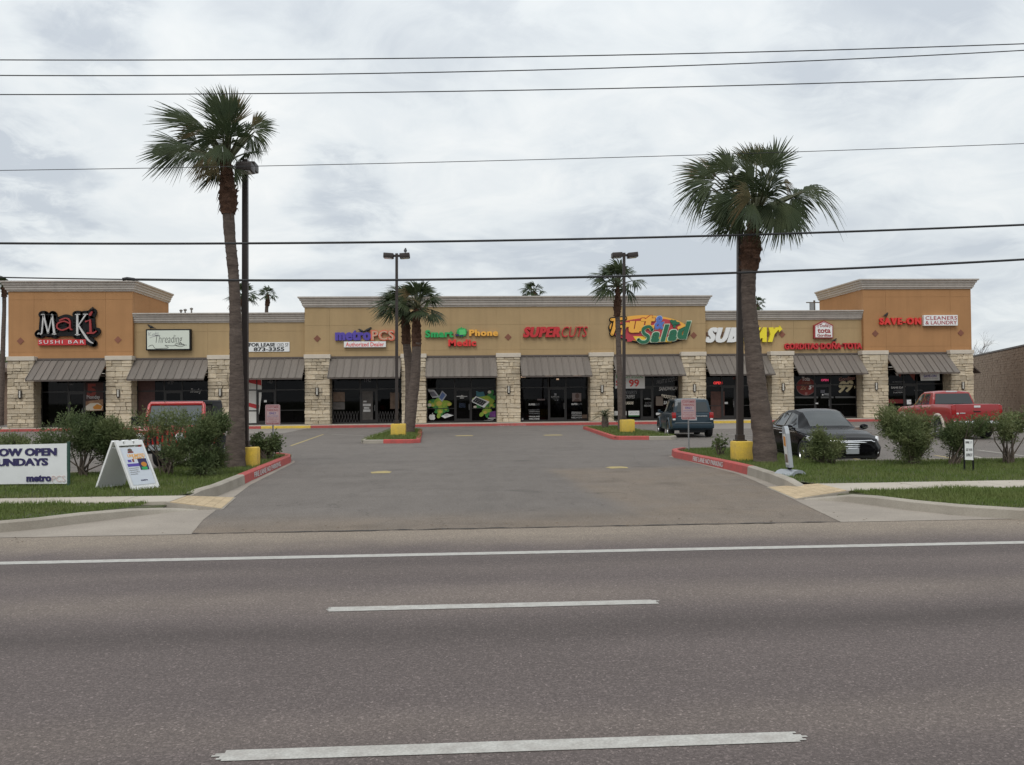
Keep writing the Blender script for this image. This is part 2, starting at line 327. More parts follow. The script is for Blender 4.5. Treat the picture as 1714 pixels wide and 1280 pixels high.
# ------------------------------------------------------------------ paved surfaces
def asphalt(name, base, dust, lot=False):
    m = bpy.data.materials.new(name); m.use_nodes = True; nt, bs = nodes_of(m); N = nt.nodes.new; L = nt.links.new
    bs.inputs['Roughness'].default_value = 0.88; bs.inputs['Specular IOR Level'].default_value = 0.25
    tc = N('ShaderNodeTexCoord'); sep = N('ShaderNodeSeparateXYZ'); L(tc.outputs['Object'], sep.inputs[0])
    def M(op, a, b=None, clamp=False):
        n = N('ShaderNodeMath'); n.operation = op; n.use_clamp = clamp
        for i, v in enumerate((a, b)):
            if v is None: continue
            if isinstance(v, (int, float)): n.inputs[i].default_value = v
            else: L(v, n.inputs[i])
        return n.outputs[0]
    def noise(s, d=3, sc_=(1, 1, 1), rough=0.6):
        mp = N('ShaderNodeMapping'); mp.inputs['Scale'].default_value = sc_; L(tc.outputs['Object'], mp.inputs[0])
        n = N('ShaderNodeTexNoise'); n.inputs['Scale'].default_value = s; n.inputs['Detail'].default_value = d; n.inputs['Roughness'].default_value = rough; L(mp.outputs[0], n.inputs['Vector']); return n.outputs['Fac']
    def rng(v, a, b, c=0.0, d=1.0, smooth=True):
        n = N('ShaderNodeMapRange'); n.interpolation_type = 'SMOOTHSTEP' if smooth else 'LINEAR'; L(v, n.inputs[0])
        for i, q in zip((1, 2, 3, 4), (a, b, c, d)): n.inputs[i].default_value = q
        return n.outputs[0]
    def bump_band(y, c, w):                                  # soft band centred on c
        return rng(M('ABSOLUTE', M('SUBTRACT', y, c)), w, 0.0)
    wob = M('MULTIPLY', M('SUBTRACT', noise(0.25, 3), 0.5), 1.0)
    yy = M('ADD', sep.outputs['Y'], wob)
    if not lot:
        d = M('MULTIPLY', bump_band(yy, 8.2, 0.8), 1.0)     # dust and polish between the wheel tracks
        strip = rng(M('ADD', yy, M('MULTIPLY', M('SUBTRACT', noise(1.6, 6), .5), .9)), 10.6, 12.2)   # silt washed along the gutter
        d = M('MAXIMUM', d, M('MULTIPLY', bump_band(yy, 5.0, 0.5), 0.55))
        d = M('MAXIMUM', d, M('MULTIPLY', bump_band(yy, 9.6, 0.6), 0.25))
        k = M('MAXIMUM', bump_band(yy, 7.05, 0.65), M('MULTIPLY', bump_band(yy, 3.7, 0.7), 0.5))   # darker tracks
        k = M('MAXIMUM', k, M('MULTIPLY', bump_band(yy, 10.1, 0.5), 0.5))
    else:
        px = M('ADD', sep.outputs['X'], M('MULTIPLY', wob, 1.6))
        right = M('MULTIPLY', rng(M('SUBTRACT', px, M('MULTIPLY', M('SUBTRACT', 22.0, sep.outputs['Y']), 0.02)), 2.1, 2.7), rng(yy, 23.5, 22.0))
        edge = rng(yy, 15.0, 12.7)
        d = M('MAXIMUM', M('MULTIPLY', right, 0.75), M('MULTIPLY', edge, 0.85))
        k = M('MULTIPLY', rng(noise(0.18, 4), 0.52, 0.68), 0.5)
        k = M('MAXIMUM', k, M('MULTIPLY', rng(M('ABSOLUTE', M('SUBTRACT', M('ADD', sep.outputs['X'], wob), 1.2)), 2.2, 0.6), 0.25))
    mott = noise(0.9, 5); d = M('MULTIPLY', d, rng(mott, 0.25, 0.75, 0.55, 1.0))
    mx = N('ShaderNodeMix'); mx.data_type = 'RGBA'; L(d, mx.inputs[0]); mx.inputs[6].default_value = (*base, 1); mx.inputs[7].default_value = (*dust, 1)
    base_c = mx.outputs[2]
    if not lot:
        m2 = N('ShaderNodeMix'); m2.data_type = 'RGBA'; L(strip, m2.inputs[0]); L(base_c, m2.inputs[6]); m2.inputs[7].default_value = (0.225, 0.186, 0.148, 1); base_c = m2.outputs[2]
    tone = M('MULTIPLY', rng(k, 0, 1, 1.0, 0.74, False), rng(noise(0.9, 8, (.35, 1, 1), .72), 0.28, 0.72, 0.88, 1.10, False))
    # aggregate: chips of pale and dark stone
    vo = N('ShaderNodeTexVoronoi'); vo.inputs['Scale'].default_value = 88.0 if not lot else 100.0; L(tc.outputs['Object'], vo.inputs['Vector'])
    sp = N('ShaderNodeSeparateColor'); L(vo.outputs['Color'], sp.inputs[0])
    chip = M('POWER', sp.outputs[0], 3.2)
    fine = rng(noise(140, 2), 0.3, 0.7, -0.24, 0.24, False)
    coarse = rng(noise(36, 3, rough=0.75), 0.3, 0.7, -0.2, 0.2, False)
    amt = 0.55 if not lot else 0.5
    gr = M('ADD', M('ADD', M('MULTIPLY', M('SUBTRACT', chip, 0.24), amt), M('ADD', fine, coarse)), 1.0)
    white = M('MULTIPLY', rng(sp.outputs[1], 0.955, 0.985), 0.75 if not lot else 0.4)
    tone = M('MULTIPLY', tone, M('ADD', gr, white))
    if lot:                                                  # fine cracks
        vc = N('ShaderNodeTexVoronoi'); vc.feature = 'DISTANCE_TO_EDGE'; vc.inputs['Scale'].default_value = 0.22
        mpp = N('ShaderNodeVectorMath'); mpp.operation = 'ADD'; nn = N('ShaderNodeTexNoise'); nn.inputs['Scale'].default_value = 1.5; L(tc.outputs['Object'], nn.inputs['Vector'])
        sc2 = N('ShaderNodeVectorMath'); sc2.operation = 'SCALE'; sc2.inputs['Scale'].default_value = 0.9; L(nn.outputs['Color'], sc2.inputs[0]); L(tc.outputs['Object'], mpp.inputs[0]); L(sc2.outputs[0], mpp.inputs[1]); L(mpp.outputs[0], vc.inputs['Vector'])
        tone = M('MULTIPLY', tone, rng(vc.outputs['Distance'], 0.0, 0.006, 0.80, 1.0))
        so = N('ShaderNodeTexVoronoi'); so.inputs['Scale'].default_value = 0.42; so.inputs['Randomness'].default_value = 1.0; L(mpp.outputs[0], so.inputs['Vector'])   # oil spots
        tone = M('MULTIPLY', tone, rng(so.outputs['Distance'], 0.02, 0.22, 0.78, 1.0))
        tone = M('MULTIPLY', tone, rng(noise(2.4, 7, (1, .35, 1), .7), 0.34, 0.60, 0.93, 1.03))
    vm = N('ShaderNodeVectorMath'); vm.operation = 'SCALE'; L(base_c, vm.inputs[0]); L(tone, vm.inputs['Scale']); L(vm.outputs[0], bs.inputs['Base Color'])
    bp = N('ShaderNodeBump'); bp.inputs['Strength'].default_value = 0.45; bp.inputs['Distance'].default_value = 0.006; L(gr, bp.inputs['Height']); L(bp.outputs[0], bs.inputs['Normal'])
    return m
M_road = asphalt('road_asphalt', (0.114, 0.093, 0.087), (0.166, 0.136, 0.118))
M_lot = asphalt('lot_asphalt', (0.148, 0.130, 0.116), (0.192, 0.150, 0.112), True)

MB().add([(-900,-900,-0.06),(900,-900,-0.06),(900,1500,-0.06),(-900,1500,-0.06)], [(0,1,2,3)]).build('ground', M_soil)['kind'] = 'structure'
road = MB().add([(-160,-7,0),(160,-7,0),(160,12.48,0),(-160,12.48,0)], [(0,1,2,3)]).build('road', M_road); road['kind'] = 'structure'
lot = MB().add([(-75,12.48,0),(75,12.48,0),(75,90,0),(-75,90,0)], [(0,1,2,3)]).build('parking_lot', M_lot); lot['kind'] = 'structure'

rnd = random.Random(5)
def sheet(name, poly, z, m, parent=None):
    return MB().add([(x, y, z) for x, y in poly], [tuple(range(len(poly)))]).build(name, m, parent)
def ragged(x0, x1, y0, y1, z, name, m, parent, taper=0.14):   # a painted dash with worn ends
    mb = MB(); ns = 7; h = (y1-y0)/ns
    for j in range(ns):                                      # frayed ends where the screed lifted
        e = abs(j-(ns-1)/2)/((ns-1)/2); a, b = x0+rnd.uniform(0, .045)+e*.03, x1-rnd.uniform(0, .045)-e*.03
        m_ = max(6, int((b-a)/.5)); lo = y0+j*h-(rnd.uniform(0,.004) if j == 0 else 0); hi = y0+(j+1)*h+(rnd.uniform(0,.004) if j == ns-1 else 0)
        xs = [a+(b-a)*q/m_ for q in range(m_+1)]
        mb.add([(x, lo+(rnd.uniform(-.003,.003) if j == 0 else 0), z) for x in xs]+[(x, hi+(rnd.uniform(-.003,.003) if j == ns-1 else 0), z) for x in xs], [(q, q+1, m_+2+q, m_+1+q) for q in range(m_)])
    return mb.build(name, m, parent)
    top, bot = [], []
    n = max(8, int((x1-x0)/0.06))
    for i in range(n+1):
        t = i/n; x = x0+(x1-x0)*t; e = min(1, min(t, 1-t)*(x1-x0)/taper)
        h = (y1-y0)/2*(0.35+0.65*e); c = (y0+y1)/2
        top.append((x, c+h+rnd.uniform(-.003, .003))); bot.append((x, c-h+rnd.uniform(-.003, .003)))
    return sheet(name, bot+top[::-1], z, m, parent)
M_line = mat('road_paint', (0.44, 0.43, 0.40), 0.75, scale=9, c2=(0.33, 0.31, 0.285), fine=0.14, bscale=70, spec=0.2, detail=8)
ragged(-70, 70, 10.42, 10.60, 0.004, 'edge_line', M_line, road)
ragged(-1.24, 1.81, 4.62, 4.76, 0.004, 'lane_dash', M_line, road)
ragged(-1.14, 1.76, 7.785, 7.945, 0.004, 'lane_dash', M_line, road)
for k in (-2, -1, 1, 2):
    ragged(-1.26+k*12.2, 1.84+k*12.2, 4.62, 4.76, 0.004, 'lane_dash', M_line, road)
    ragged(-1.15+k*12.2, 1.78+k*12.2, 7.80, 7.93, 0.004, 'lane_dash', M_line, road)

# lot markings
M_fy = mat('faded_yellow', (0.42, 0.33, 0.13), 0.8, scale=6, c2=(0.27, 0.22, 0.13), fine=0.15, spec=0.2)
M_fw = mat('faded_white', (0.40, 0.38, 0.34), 0.8, scale=6, c2=(0.27, 0.25, 0.22), fine=0.15, spec=0.2)
def stripe(a, b, w, m, name='bay_line', z=0.004):
    a, b = Vector((*a, 0)), Vector((*b, 0)); d = (b-a).normalized(); s = Vector((-d.y, d.x, 0))*w/2
    return sheet(name, [(p.x, p.y) for p in (a-s, b-s, b+s, a+s)], z, m, lot)
def gpt(x, y): q = G(x, y, 0); return (q.x, q.y)
for (a, b, m) in [((487,746),(541,727),M_fy), ((1453,772),(1400,762),M_fy), ((1635,753),(1714,763),M_fw), ((1565,762),(1612,770),M_fy),
                  ((1440,718),(1560,722),M_fw), ((1190,734),(1262,736),M_fw), ((1168,724),(1262,729),M_fw), ((555,727),(610,729),M_fw), ((0,735),(60,731),M_fw)]:
    stripe(gpt(*a), gpt(*b), 0.11, m)
for k in range(5): stripe((10.9+2.75*(k+1), 21.6), (10.9+2.75*(k+1)+1.4, 26.6), 0.1, M_fw)
for k in range(5): stripe((-7.3-2.75*(k+1), 21.6), (-7.3-2.75*(k+1)-1.4, 26.6), 0.1, M_fw)
for (cx, cy, w, d) in [(-1.82,22.5,.34,.75),(4.05,22.9,.38,.7),(0.39,43.8,.7,1.0),(4.58,43.2,.75,1.0)]:
    sheet('paint_patch', [(cx-w/2-.05,cy-d/2),(cx+w/2+.03,cy-d/2+.05),(cx+w/2+.06,cy+d*.1),(cx+w/2-.08,cy+d/2),(cx-w/2+.05,cy+d/2-.06),(cx-w/2-.12,cy+d*.1)], 0.004, M_fy, lot)
M_seam = mat('tar_seam', (0.045, 0.038, 0.034), 0.8, fine=0.3)
pts = [(-3.55+8.9*i/60, 12.52+rnd.uniform(-.025,.025)) for i in range(61)]
wd = [rnd.uniform(.008,.04) for _ in pts]
sheet('tar_seam', [(x, y-w) for (x, y), w in zip(pts, wd)]+[(x, y+w) for (x, y), w in zip(pts[::-1], wd[::-1])], 0.0085, M_seam, lot)
# paler poured ramps before the doors
sheet('accessible_bay', [(-17.5,50.2),(-9.3,50.2),(-9.3,58.3),(-17.5,58.3)], 0.004, mat('worn_concrete', (0.23,0.205,0.18), 0.9, scale=1.2, c2=(0.19,0.17,0.15), fine=0.1), lot)
sheet('accessible_bay', [(13.2,48.5),(22.5,48.5),(22.5,58.3),(13.2,58.3)], 0.004, MATS['worn_concrete'], lot)

# concrete aprons at both sides of the driveway mouth
M_apr = mat('apron_concrete', (0.33, 0.29, 0.245), 0.92, scale=0.7, c2=(0.235, 0.205, 0.175), fine=0.12, bscale=45, detail=7, spec=0.2)
def apron(pts, name='apron'): o = sheet(name, pts, 0.0045, M_apr); o['kind'] = 'structure'; return o
apron([(-3.55,12.48),(-3.8,14.0),(-4.02,16.2),(-4.15,17.6),(-4.35,19.6),(-4.62,26.5),(-4.80,27.4),(-4.62,20.6),(-4.5,17.4),(-5.1,15.2),(-6.4,13.2),(-7.6,12.48)])
apron([(5.34,12.48),(5.6,14.4),(5.95,16.9),(6.2,18.8),(6.36,20.4),(6.27,26.9),(6.5,27.2),(6.6,20.6),(6.5,17.9),(6.5,15.2),(7.2,13.0),(8.2,12.48)])
# gutter strip of the street
sheet('gutter', [(-75,12.05),(-7.4,12.08),(-7.2,12.46),(-75,12.46)], 0.004, M_apr, road)
sheet('gutter', [(8.1,12.08),(75,12.05),(75,12.46),(8.0,12.46)], 0.004, M_apr, road)

def kerb(name, path, h, w, m, parent=None, side=1, kind='structure', batter=0.03):
    """path: (x, y) or (x, y, height) along the face; side=+1 puts the kerb body on the left of the path."""
    mb = MB(); n = len(path); pr = []
    for i, p in enumerate(path):
        a = Vector(path[max(i-1, 0)][:2]); b = Vector(path[min(i+1, n-1)][:2]); d = (b-a).normalized(); s = Vector((-d.y, d.x))*side
        hh = p[2] if len(p) > 2 else h; q = Vector(p[:2])
        pr.append([(*q, -0.03), (*(q+s*batter*0.6), hh-0.025), (*(q+s*(batter+0.02)), hh), (*(q+s*w), hh), (*(q+s*w), -0.03)])
    vs_ = [v for r in pr for v in r]; fs = []
    for i in range(n-1):
        for k in range(4): fs.append((i*5+k, (i+1)*5+k, (i+1)*5+k+1, i*5+k+1))
    fs += [tuple(range(5)), tuple(range((n-1)*5+4, (n-1)*5-1, -1))]
    o = mb.add(vs_, fs).build(name, m, parent, smooth=40)
    bm = bmesh.new(); bm.from_mesh(o.data); bmesh.ops.recalc_face_normals(bm, faces=bm.faces[:]); bm.to_mesh(o.data); bm.free()
    if kind: o['kind'] = kind
    return o
KZ = 0.15
L_front = [(-75,12.5),(-7.4,12.5),(-6.6,12.75),(-5.9,13.25),(-5.45,13.85),(-5.0,14.5,.12),(-4.62,14.95,.07),(-4.2,15.2,.015)]
kerb('kerb', L_front, KZ, 0.16, M_conc, side=1)
R_front = [(75,12.2),(8.6,12.25),(7.9,12.4),(7.3,12.95),(6.9,13.6),(6.62,14.3),(6.45,14.8,.12),(6.15,15.0,.06),(5.85,15.15,.015)]
kerb('kerb', R_front, KZ, 0.16, M_conc, side=-1)
# sidewalks: slabs with joints, dropping to the driveway through buff pavers
def slabs(x0, x1, y0, y1, step):
    x = x0; k = 0
    while x < x1-0.05:
        e = min(x+step, x1)
        MB().bbox(x+0.005, e-0.005, y0, y1, 0.0, 0.155+rnd.uniform(-.003,.003), 0.008).build('slab', M_walk, walk)
        x = e
walk = MB().box(-60,-5.3,15.30,16.10,-0.03,0.02).build('sidewalk', M_soil); walk['kind'] = 'structure'
slabs(-34, -4.66, 15.22, 16.12, 1.5)
walk = MB().box(6.7,60,15.3,16.4,-0.03,0.02).build('sidewalk', M_soil); walk['kind'] = 'structure'
slabs(6.62, 38, 15.22, 16.45, 1.5)
def pavers(name, q, n, m_):
    """q: corners near-a, near-b, far-b, far-a with heights; n x m_ small bricks"""
    cx_, cy_ = sum(p[0] for p in q)/4, sum(p[1] for p in q)/4; e_ = [(cx_+(p[0]-cx_)*1.06, cy_+(p[1]-cy_)*1.04, max(.006, p[2]-.010)) for p in q]
    base = MB().add([(a, b, -.03) for a, b, c in e_]+e_, [(4,5,6,7),(0,1,5,4),(1,2,6,5),(2,3,7,6),(3,0,4,7)]).build(name, M_conc); base['kind'] = 'structure'
    Q = [Vector(p) for p in q]
    def at(u, v): return (Q[0]*(1-u)+Q[1]*u)*(1-v)+(Q[3]*(1-u)+Q[2]*u)*v
    me = []
    for i in range(n):
        for j in range(m_):
            a, b = (i+.02)/n, (i+.98)/n; c, d = (j+.02)/m_, (j+.98)/m_
            top = [at(a,c), at(b,c), at(b,d), at(a,d)]; lo = [p-Vector((0,0,.03)) for p in top]
            MB().add(lo+top, [(4,5,6,7),(0,1,5,4),(1,2,6,5),(2,3,7,6),(3,0,4,7)]).build('paver', M_tact, base)
pavers('paver_ramp', [(-4.72,15.22,.155),(-3.86,15.3,.02),(-4.06,17.0,.02),(-4.72,16.12,.155)], 6, 7)
pavers('paver_ramp', [(5.76,15.3,.02),(6.62,15.22,.155),(6.62,16.45,.155),(5.98,17.3,.02)], 6, 7)

# verges
def verge(name, poly, z, m=M_soil):
    o = MB().add([(q[0], q[1], q[2] if len(q) > 2 else z) for q in poly], [tuple(range(len(poly)))]).build(name, m); o['kind'] = 'structure'; return o
VZ = 0.15
V = {}
V['lf'] = ([(-60,12.64),(-7.4,12.64),(-6.65,12.88),(-6.0,13.36),(-5.55,13.96),(-5.1,14.62,.11),(-4.78,14.98,.05),(-4.70,15.22,.10),(-60,15.2)], 0.145)
V['rf'] = ([(60,12.34),(8.65,12.40),(8.0,12.54),(7.42,13.04),(7.03,13.68),(6.76,14.36),(6.62,14.84,.10),(6.30,15.04,.05),(6.50,15.22,.10),(6.7,15.22),(60,15.2)], 0.145)
V['lb'] = ([(-60,16.10),(-4.86,16.10),(-4.66,16.6),(-4.66,19.5),(-4.80,27.0),(-5.6,28.0),(-6.9,28.0),(-7.15,27.0),(-7.15,21.5),(-60,21.5)], VZ)
V['rb'] = ([(60,16.43),(6.62,16.43),(6.36,17.0),(6.62,20.0),(6.42,26.4),(7.2,27.9),(8.7,27.9),(8.95,27.0),(8.95,21.7),(60,21.7)], VZ)
for k, (p, z) in V.items(): verge('verge', p, z)
# island kerbs: concrete nose, then red paint
kerb('kerb', [(-4.74,16.35,.10),(-4.55,16.75,.2),(-4.46,17.6),(-4.52,19.9)], 0.205, 0.17, M_conc, side=1)
kl = kerb('red_kerb', [(-4.52,19.9),(-4.58,21.5),(-4.72,26.4),(-4.86,27.3),(-5.3,28.0)], 0.205, 0.17, M_redpaint, side=1)
kerb('kerb', [(-5.3,28.0),(-5.7,28.2),(-6.8,28.2),(-7.2,27.8),(-7.3,27.0),(-7.3,21.65),(-60,21.65)], 0.19, 0.16, M_conc, side=1)
kerb('kerb', [(6.28,16.55,.10),(6.2,17.0,.2),(6.34,18.2),(6.50,20.2)], 0.205, 0.17, M_conc, side=-1)
kr = kerb('red_kerb', [(6.50,20.2),(6.5,21.5),(6.28,26.2),(6.45,27.2),(6.9,27.9)], 0.205, 0.17, M_redpaint, side=-1)
kerb('kerb', [(6.9,27.9),(7.3,28.1),(8.6,28.1),(9.0,27.7),(9.1,27.0),(9.1,21.9),(60,21.9)], 0.19, 0.16, M_conc, side=-1)
# inner islands
isl = [(-3.87,37.3),(-1.75,37.0),(-1.50,37.4),(-1.86,49.6),(-2.1,50.2),(-3.3,50.2),(-3.65,49.8)]
verge('island', isl, 0.12)
kerb('kerb', [(-2.1,50.2),(-3.3,50.2),(-3.65,49.8),(-3.9,37.6),(-3.75,37.2),(-2.95,37.1)], 0.15, 0.16, M_conc, side=1)
kerb('red_kerb', [(-2.95,37.1),(-1.75,36.9),(-1.46,37.3),(-1.84,49.6),(-2.1,50.2)], 0.16, 0.18, M_redpaint, side=1)
isr = [(6.55,37.7),(8.7,37.2),(9.1,37.6),(9.2,49.6),(8.9,51.2),(7.4,51.4),(7.1,51.0)]
verge('island', isr, 0.12)
kerb('red_kerb', [(7.55,51.4),(7.08,51.0),(6.5,37.9),(6.7,37.5),(7.9,37.2)], 0.16, 0.18, M_redpaint, side=1)
kerb('kerb', [(7.9,37.2),(8.8,37.1),(9.15,37.6),(9.25,49.6),(8.95,51.3),(7.55,51.4)], 0.15, 0.16, M_conc, side=1)
# walk before the shops: slab, red kerb with two yellow ramps
shop_walk = MB().box(-34, 38, 58.78, 63.5, -0.02, 0.15).build('shop_walkway', M_walk); shop_walk['kind'] = 'structure'
for a, b, m, nm in [(-34,-12.3,M_redpaint,'red_kerb'),(-12.3,-9.2,M_yelpaint,'yellow_kerb'),(-9.2,15.9,M_redpaint,'red_kerb'),(15.9,19.2,M_yelpaint,'yellow_kerb'),(19.2,47,M_redpaint,'red_kerb')]:
    o = MB().bbox(a+.003, b-.003, 58.45, 58.8, -0.03, 0.156, 0.02).build(nm, m); o['kind'] = 'structure'
    if nm == 'red_kerb' and a == -9.2: shop_kerb = o

# grass: single blades, thick on the verges
def inside(x, y, poly):
    c = False; n = len(poly); j = n-1
    for i in range(n):
        xi, yi = poly[i][:2]; xj, yj = poly[j][:2]
        if (yi > y) != (yj > y) and x < (xj-xi)*(y-yi)/(yj-yi)+xi: c = not c
        j = i
    return c
def grass(poly, z, x0, x1, dens, h, w, seed):
    r = random.Random(seed); vs_, fs = [], []
    ys = [p[1] for p in poly]; y0, y1 = min(ys), max(ys)
    cl = [(r.uniform(x0, x1), r.uniform(y0, y1), r.uniform(.25, .9), r.uniform(-.35, .5)) for _ in range(60)]
    for _ in range(int((x1-x0)*(y1-y0)*dens)):
        x, y = r.uniform(x0, x1), r.uniform(y0, y1)
        if not inside(x, y, poly): continue
        k = 1.0
        for cx, cy, cr, ca in cl:
            d = ((x-cx)**2+(y-cy)**2)/(cr*cr)
            if d < 1: k += ca*(1-d)
        if r.random() > 0.55+0.5*k: continue
        hh = h*k*r.uniform(.45, 1.25); a = r.uniform(0, 6.283); lx, ly = math.cos(a)*hh*r.uniform(.1,.8), math.sin(a)*hh*r.uniform(.1,.8)
        b = a+1.57+r.uniform(-.6,.6); ww = w*r.uniform(.6, 1.3); sx, sy = math.cos(b)*ww, math.sin(b)*ww
        i = len(vs_); vs_ += [(x-sx,y-sy,z-.01),(x+sx,y+sy,z-.01),(x+lx,y+ly,z+hh)]; fs.append((i,i+1,i+2))
    return vs_, fs
gm = MB()
for key, x0, x1, dens, h in [('lf',-11,-5.0,1500,.055),('rf',6.7,14,1500,.055),('lb',-14,-4.6,900,.07),('rb',6.2,20,800,.07)]:
    a, b = grass(V[key][0], V[key][1], x0, x1, dens, h, .008, len(key)+int(x0*7)); gm.add(a, b)
for poly, z, x0, x1 in [(isl,.12,-3.9,-1.5),(isr,.12,6.5,9.2)]:
    a, b = grass(poly, z, x0, x1, 260, .09, .014, 31); gm.add(a, b)
go = gm.build('grass', M_grass); tag(go, 'short green grass on the verges and kerbed islands', 'grass', kind='stuff')
# dry leaves and grit along the kerb edges and walk
lm = MB(); r = random.Random(77)
for _ in range(420):
    zone = r.choice(['gl','gl','gr','sw','drive','lot'])
    if zone == 'gl': x, y, z = r.uniform(-12,-5.5), r.uniform(12.0,12.5), .006
    elif zone == 'gr': x, y, z = r.uniform(7.5,14), r.uniform(11.8,12.3), .006
    elif zone == 'sw': x, y, z = r.choice([r.uniform(-10,-5), r.uniform(7,13)]), r.choice([r.uniform(15.25,15.4), r.uniform(15.95,16.1)]), .162
    elif zone == 'drive': x, y, z = r.uniform(-4,6), 12.5+abs(r.gauss(0,.6)), .008
    else: x, y, z = r.uniform(-4,6), r.uniform(14,40), .006
    s = r.uniform(.008,.028); a = r.uniform(0,6.28)
    lm.add([(x-s*math.cos(a),y-s*math.sin(a),z),(x+s*.4*math.sin(a),y-s*.4*math.cos(a),z+.004),(x+s*math.cos(a),y+s*math.sin(a),z+.002),(x-s*.4*math.sin(a),y+s*.4*math.cos(a),z+.006)],[(0,1,2,3)])
tag(lm.build('leaf_litter', mat('dead_leaf', (0.13,0.085,0.05), 0.9, var=0.4, scale=20)), 'scattered dead leaves and grit along kerbs and driveway', 'leaf litter', kind='stuff')
# ------------------------------------------------------------------ the row of shops
FY = 62.0; CYW = 61.7; PY = 61.25; SY = 62.3
def X_(px, y=FY, py=600): return P(px, py, y).x
def Z_(px, py, y=FY): return P(px, py, y).z
mall = empty('strip_mall', (3.2, 62, 0.15), label='long single-storey row of shops in tan and orange stucco with stone piers', cat='shopping center')
TL, TR = X_(14, CYW, 560), X_(222, CYW, 560); RL, RR = X_(1445.5, CYW, 560), X_(1626, CYW, 560)
CL, CRt = X_(510, CYW, 560), X_(1181, CYW, 560)
Zt = (Z_(120, 487, CYW)+Z_(1540, 484, CYW))/2; Zt1 = (Z_(120, 468.5, CYW-.4)+Z_(1540, 467, CYW-.4))/2
Zc = Z_(850, 513, CYW); Zc1 = Z_(850, 495, CYW-.4)
Zw = (Z_(400, 540)+Z_(1330, 534.5))/2; Zw1 = (Z_(400, 523, FY-.4)+Z_(1330, 519, FY-.4))/2
WB = 3.95
def wall_block(name, x0, x1, y, top, depth, m, vj, hj):
    """backing mesh with raised stucco panels that leave thin joints"""
    b = MB().box(x0, x1, y+0.025, y+depth, WB, top).build(name, m, mall)
    xs = [x0]+sorted(vj)+[x1]; zs = [WB]+sorted(hj)+[top]; g = 0.005
    for i in range(len(xs)-1):
        for j in range(len(zs)-1):
            MB().box(xs[i]+(g if i else 0), xs[i+1]-(g if i < len(xs)-2 else 0), y, y+0.024, zs[j]+(g if j else 0), zs[j+1]-(g if j < len(zs)-2 else 0)).build('stucco_panel', m, b)
    return b
zj = Z_(850, 543, CYW)
wall_block('tower_wall', TL, TR, CYW, Zt, 7.6, M_orange, [X_(57,CYW), X_(177,CYW)], [Zt-0.55, WB+1.15])
wall_block('tower_wall', RL, RR, CYW, Zt, 7.6, M_orange, [X_(1484,CYW), X_(1592,CYW)], [Zt-0.55, WB+1.15])
wall_block('central_wall', CL, CRt, CYW, Zc, 14, M_tan, [X_(q, CYW) for q in (552,672,713,832,871,988,1027,1142)], [zj, WB+1.1])
wall_block('wing_wall', TR+.003, CL-.003, FY, Zw, 13, M_tan, [X_(q) for q in (348,390)], [Zw-0.6])
wall_block('wing_wall', CRt+.003, RL-.003, FY, Zw, 13, M_tan, [X_(q) for q in (1292,1329)], [Zw-0.6])
PROF = [(0,0),(.07,0),(.09,.13),(.15,.17),(.155,.36),(.205,.40),(.215,.58),(.29,.63),(.30,.80),(.385,.85),(.40,.90),(.40,1.0),(-.35,1.0)]
def cornice(path, z0, z1):
    n = len(path); rings = []
    for i in range(n):
        p = Vector(path[i]); ds = []
        if i: ds.append((p-Vector(path[i-1])).normalized())
        if i < n-1: ds.append((Vector(path[i+1])-p).normalized())
        ns = [Vector((d.y, -d.x)) for d in ds]; m = sum(ns, Vector((0, 0))).normalized(); m = m/(m.dot(ns[0]))
        rings.append([(p.x+m.x*(o+.003), p.y+m.y*(o+.003), z0+(z1-z0)*f+.002) for o, f in PROF])
    k = len(PROF); vs_ = [v for r in rings for v in r]; fs = []
    for i in range(n-1):
        for j in range(k-1): fs.append((i*k+j, (i+1)*k+j, (i+1)*k+j+1, i*k+j+1))
    fs += [tuple(range(k-1, -1, -1)), tuple(range((n-1)*k, n*k))]
    MB().add(vs_, fs).build('cornice', M_cornice, mall, smooth=20)
cornice([(TL, CYW+7.6), (TL, CYW), (TR, CYW), (TR, CYW+7.6)], Zt, Zt1)
cornice([(RL, CYW+7.6), (RL, CYW), (RR, CYW), (RR, CYW+7.6)], Zt, Zt1)
cornice([(CL, CYW+12), (CL, CYW), (CRt, CYW), (CRt, CYW+12)], Zc, Zc1)
cornice([(TR+.01, FY), (CL-.01, FY)], Zw, Zw1)
cornice([(CRt+.01, FY), (RL-.01, FY)], Zw, Zw1)
# body behind: side walls, back, roof decks, dark shop interiors
sh = MB()
sh.box(TL+.02, TL+.3, SY+.3, 76, .15, WB-.01); sh.box(RR-.3, RR-.02, SY+.3, 76, .15, WB-.01); sh.box(TL+.02, RR-.02, 76.01, 76.3, .15, WB+.5)
sh.build('outer_wall', M_orange, mall)
MB().box(TL+.05, RR-.05, SY+.3, 76, WB-.25, WB-.02).build('roof_deck', mat('roof_felt', (0.2,0.19,0.18), 0.9), mall)
it = MB(); it.box(TL+.35, RR-.35, SY+6.0, SY+6.2, .16, WB-.27); it.box(TL+.35, RR-.35, SY+.12, SY+6, .152, .165)
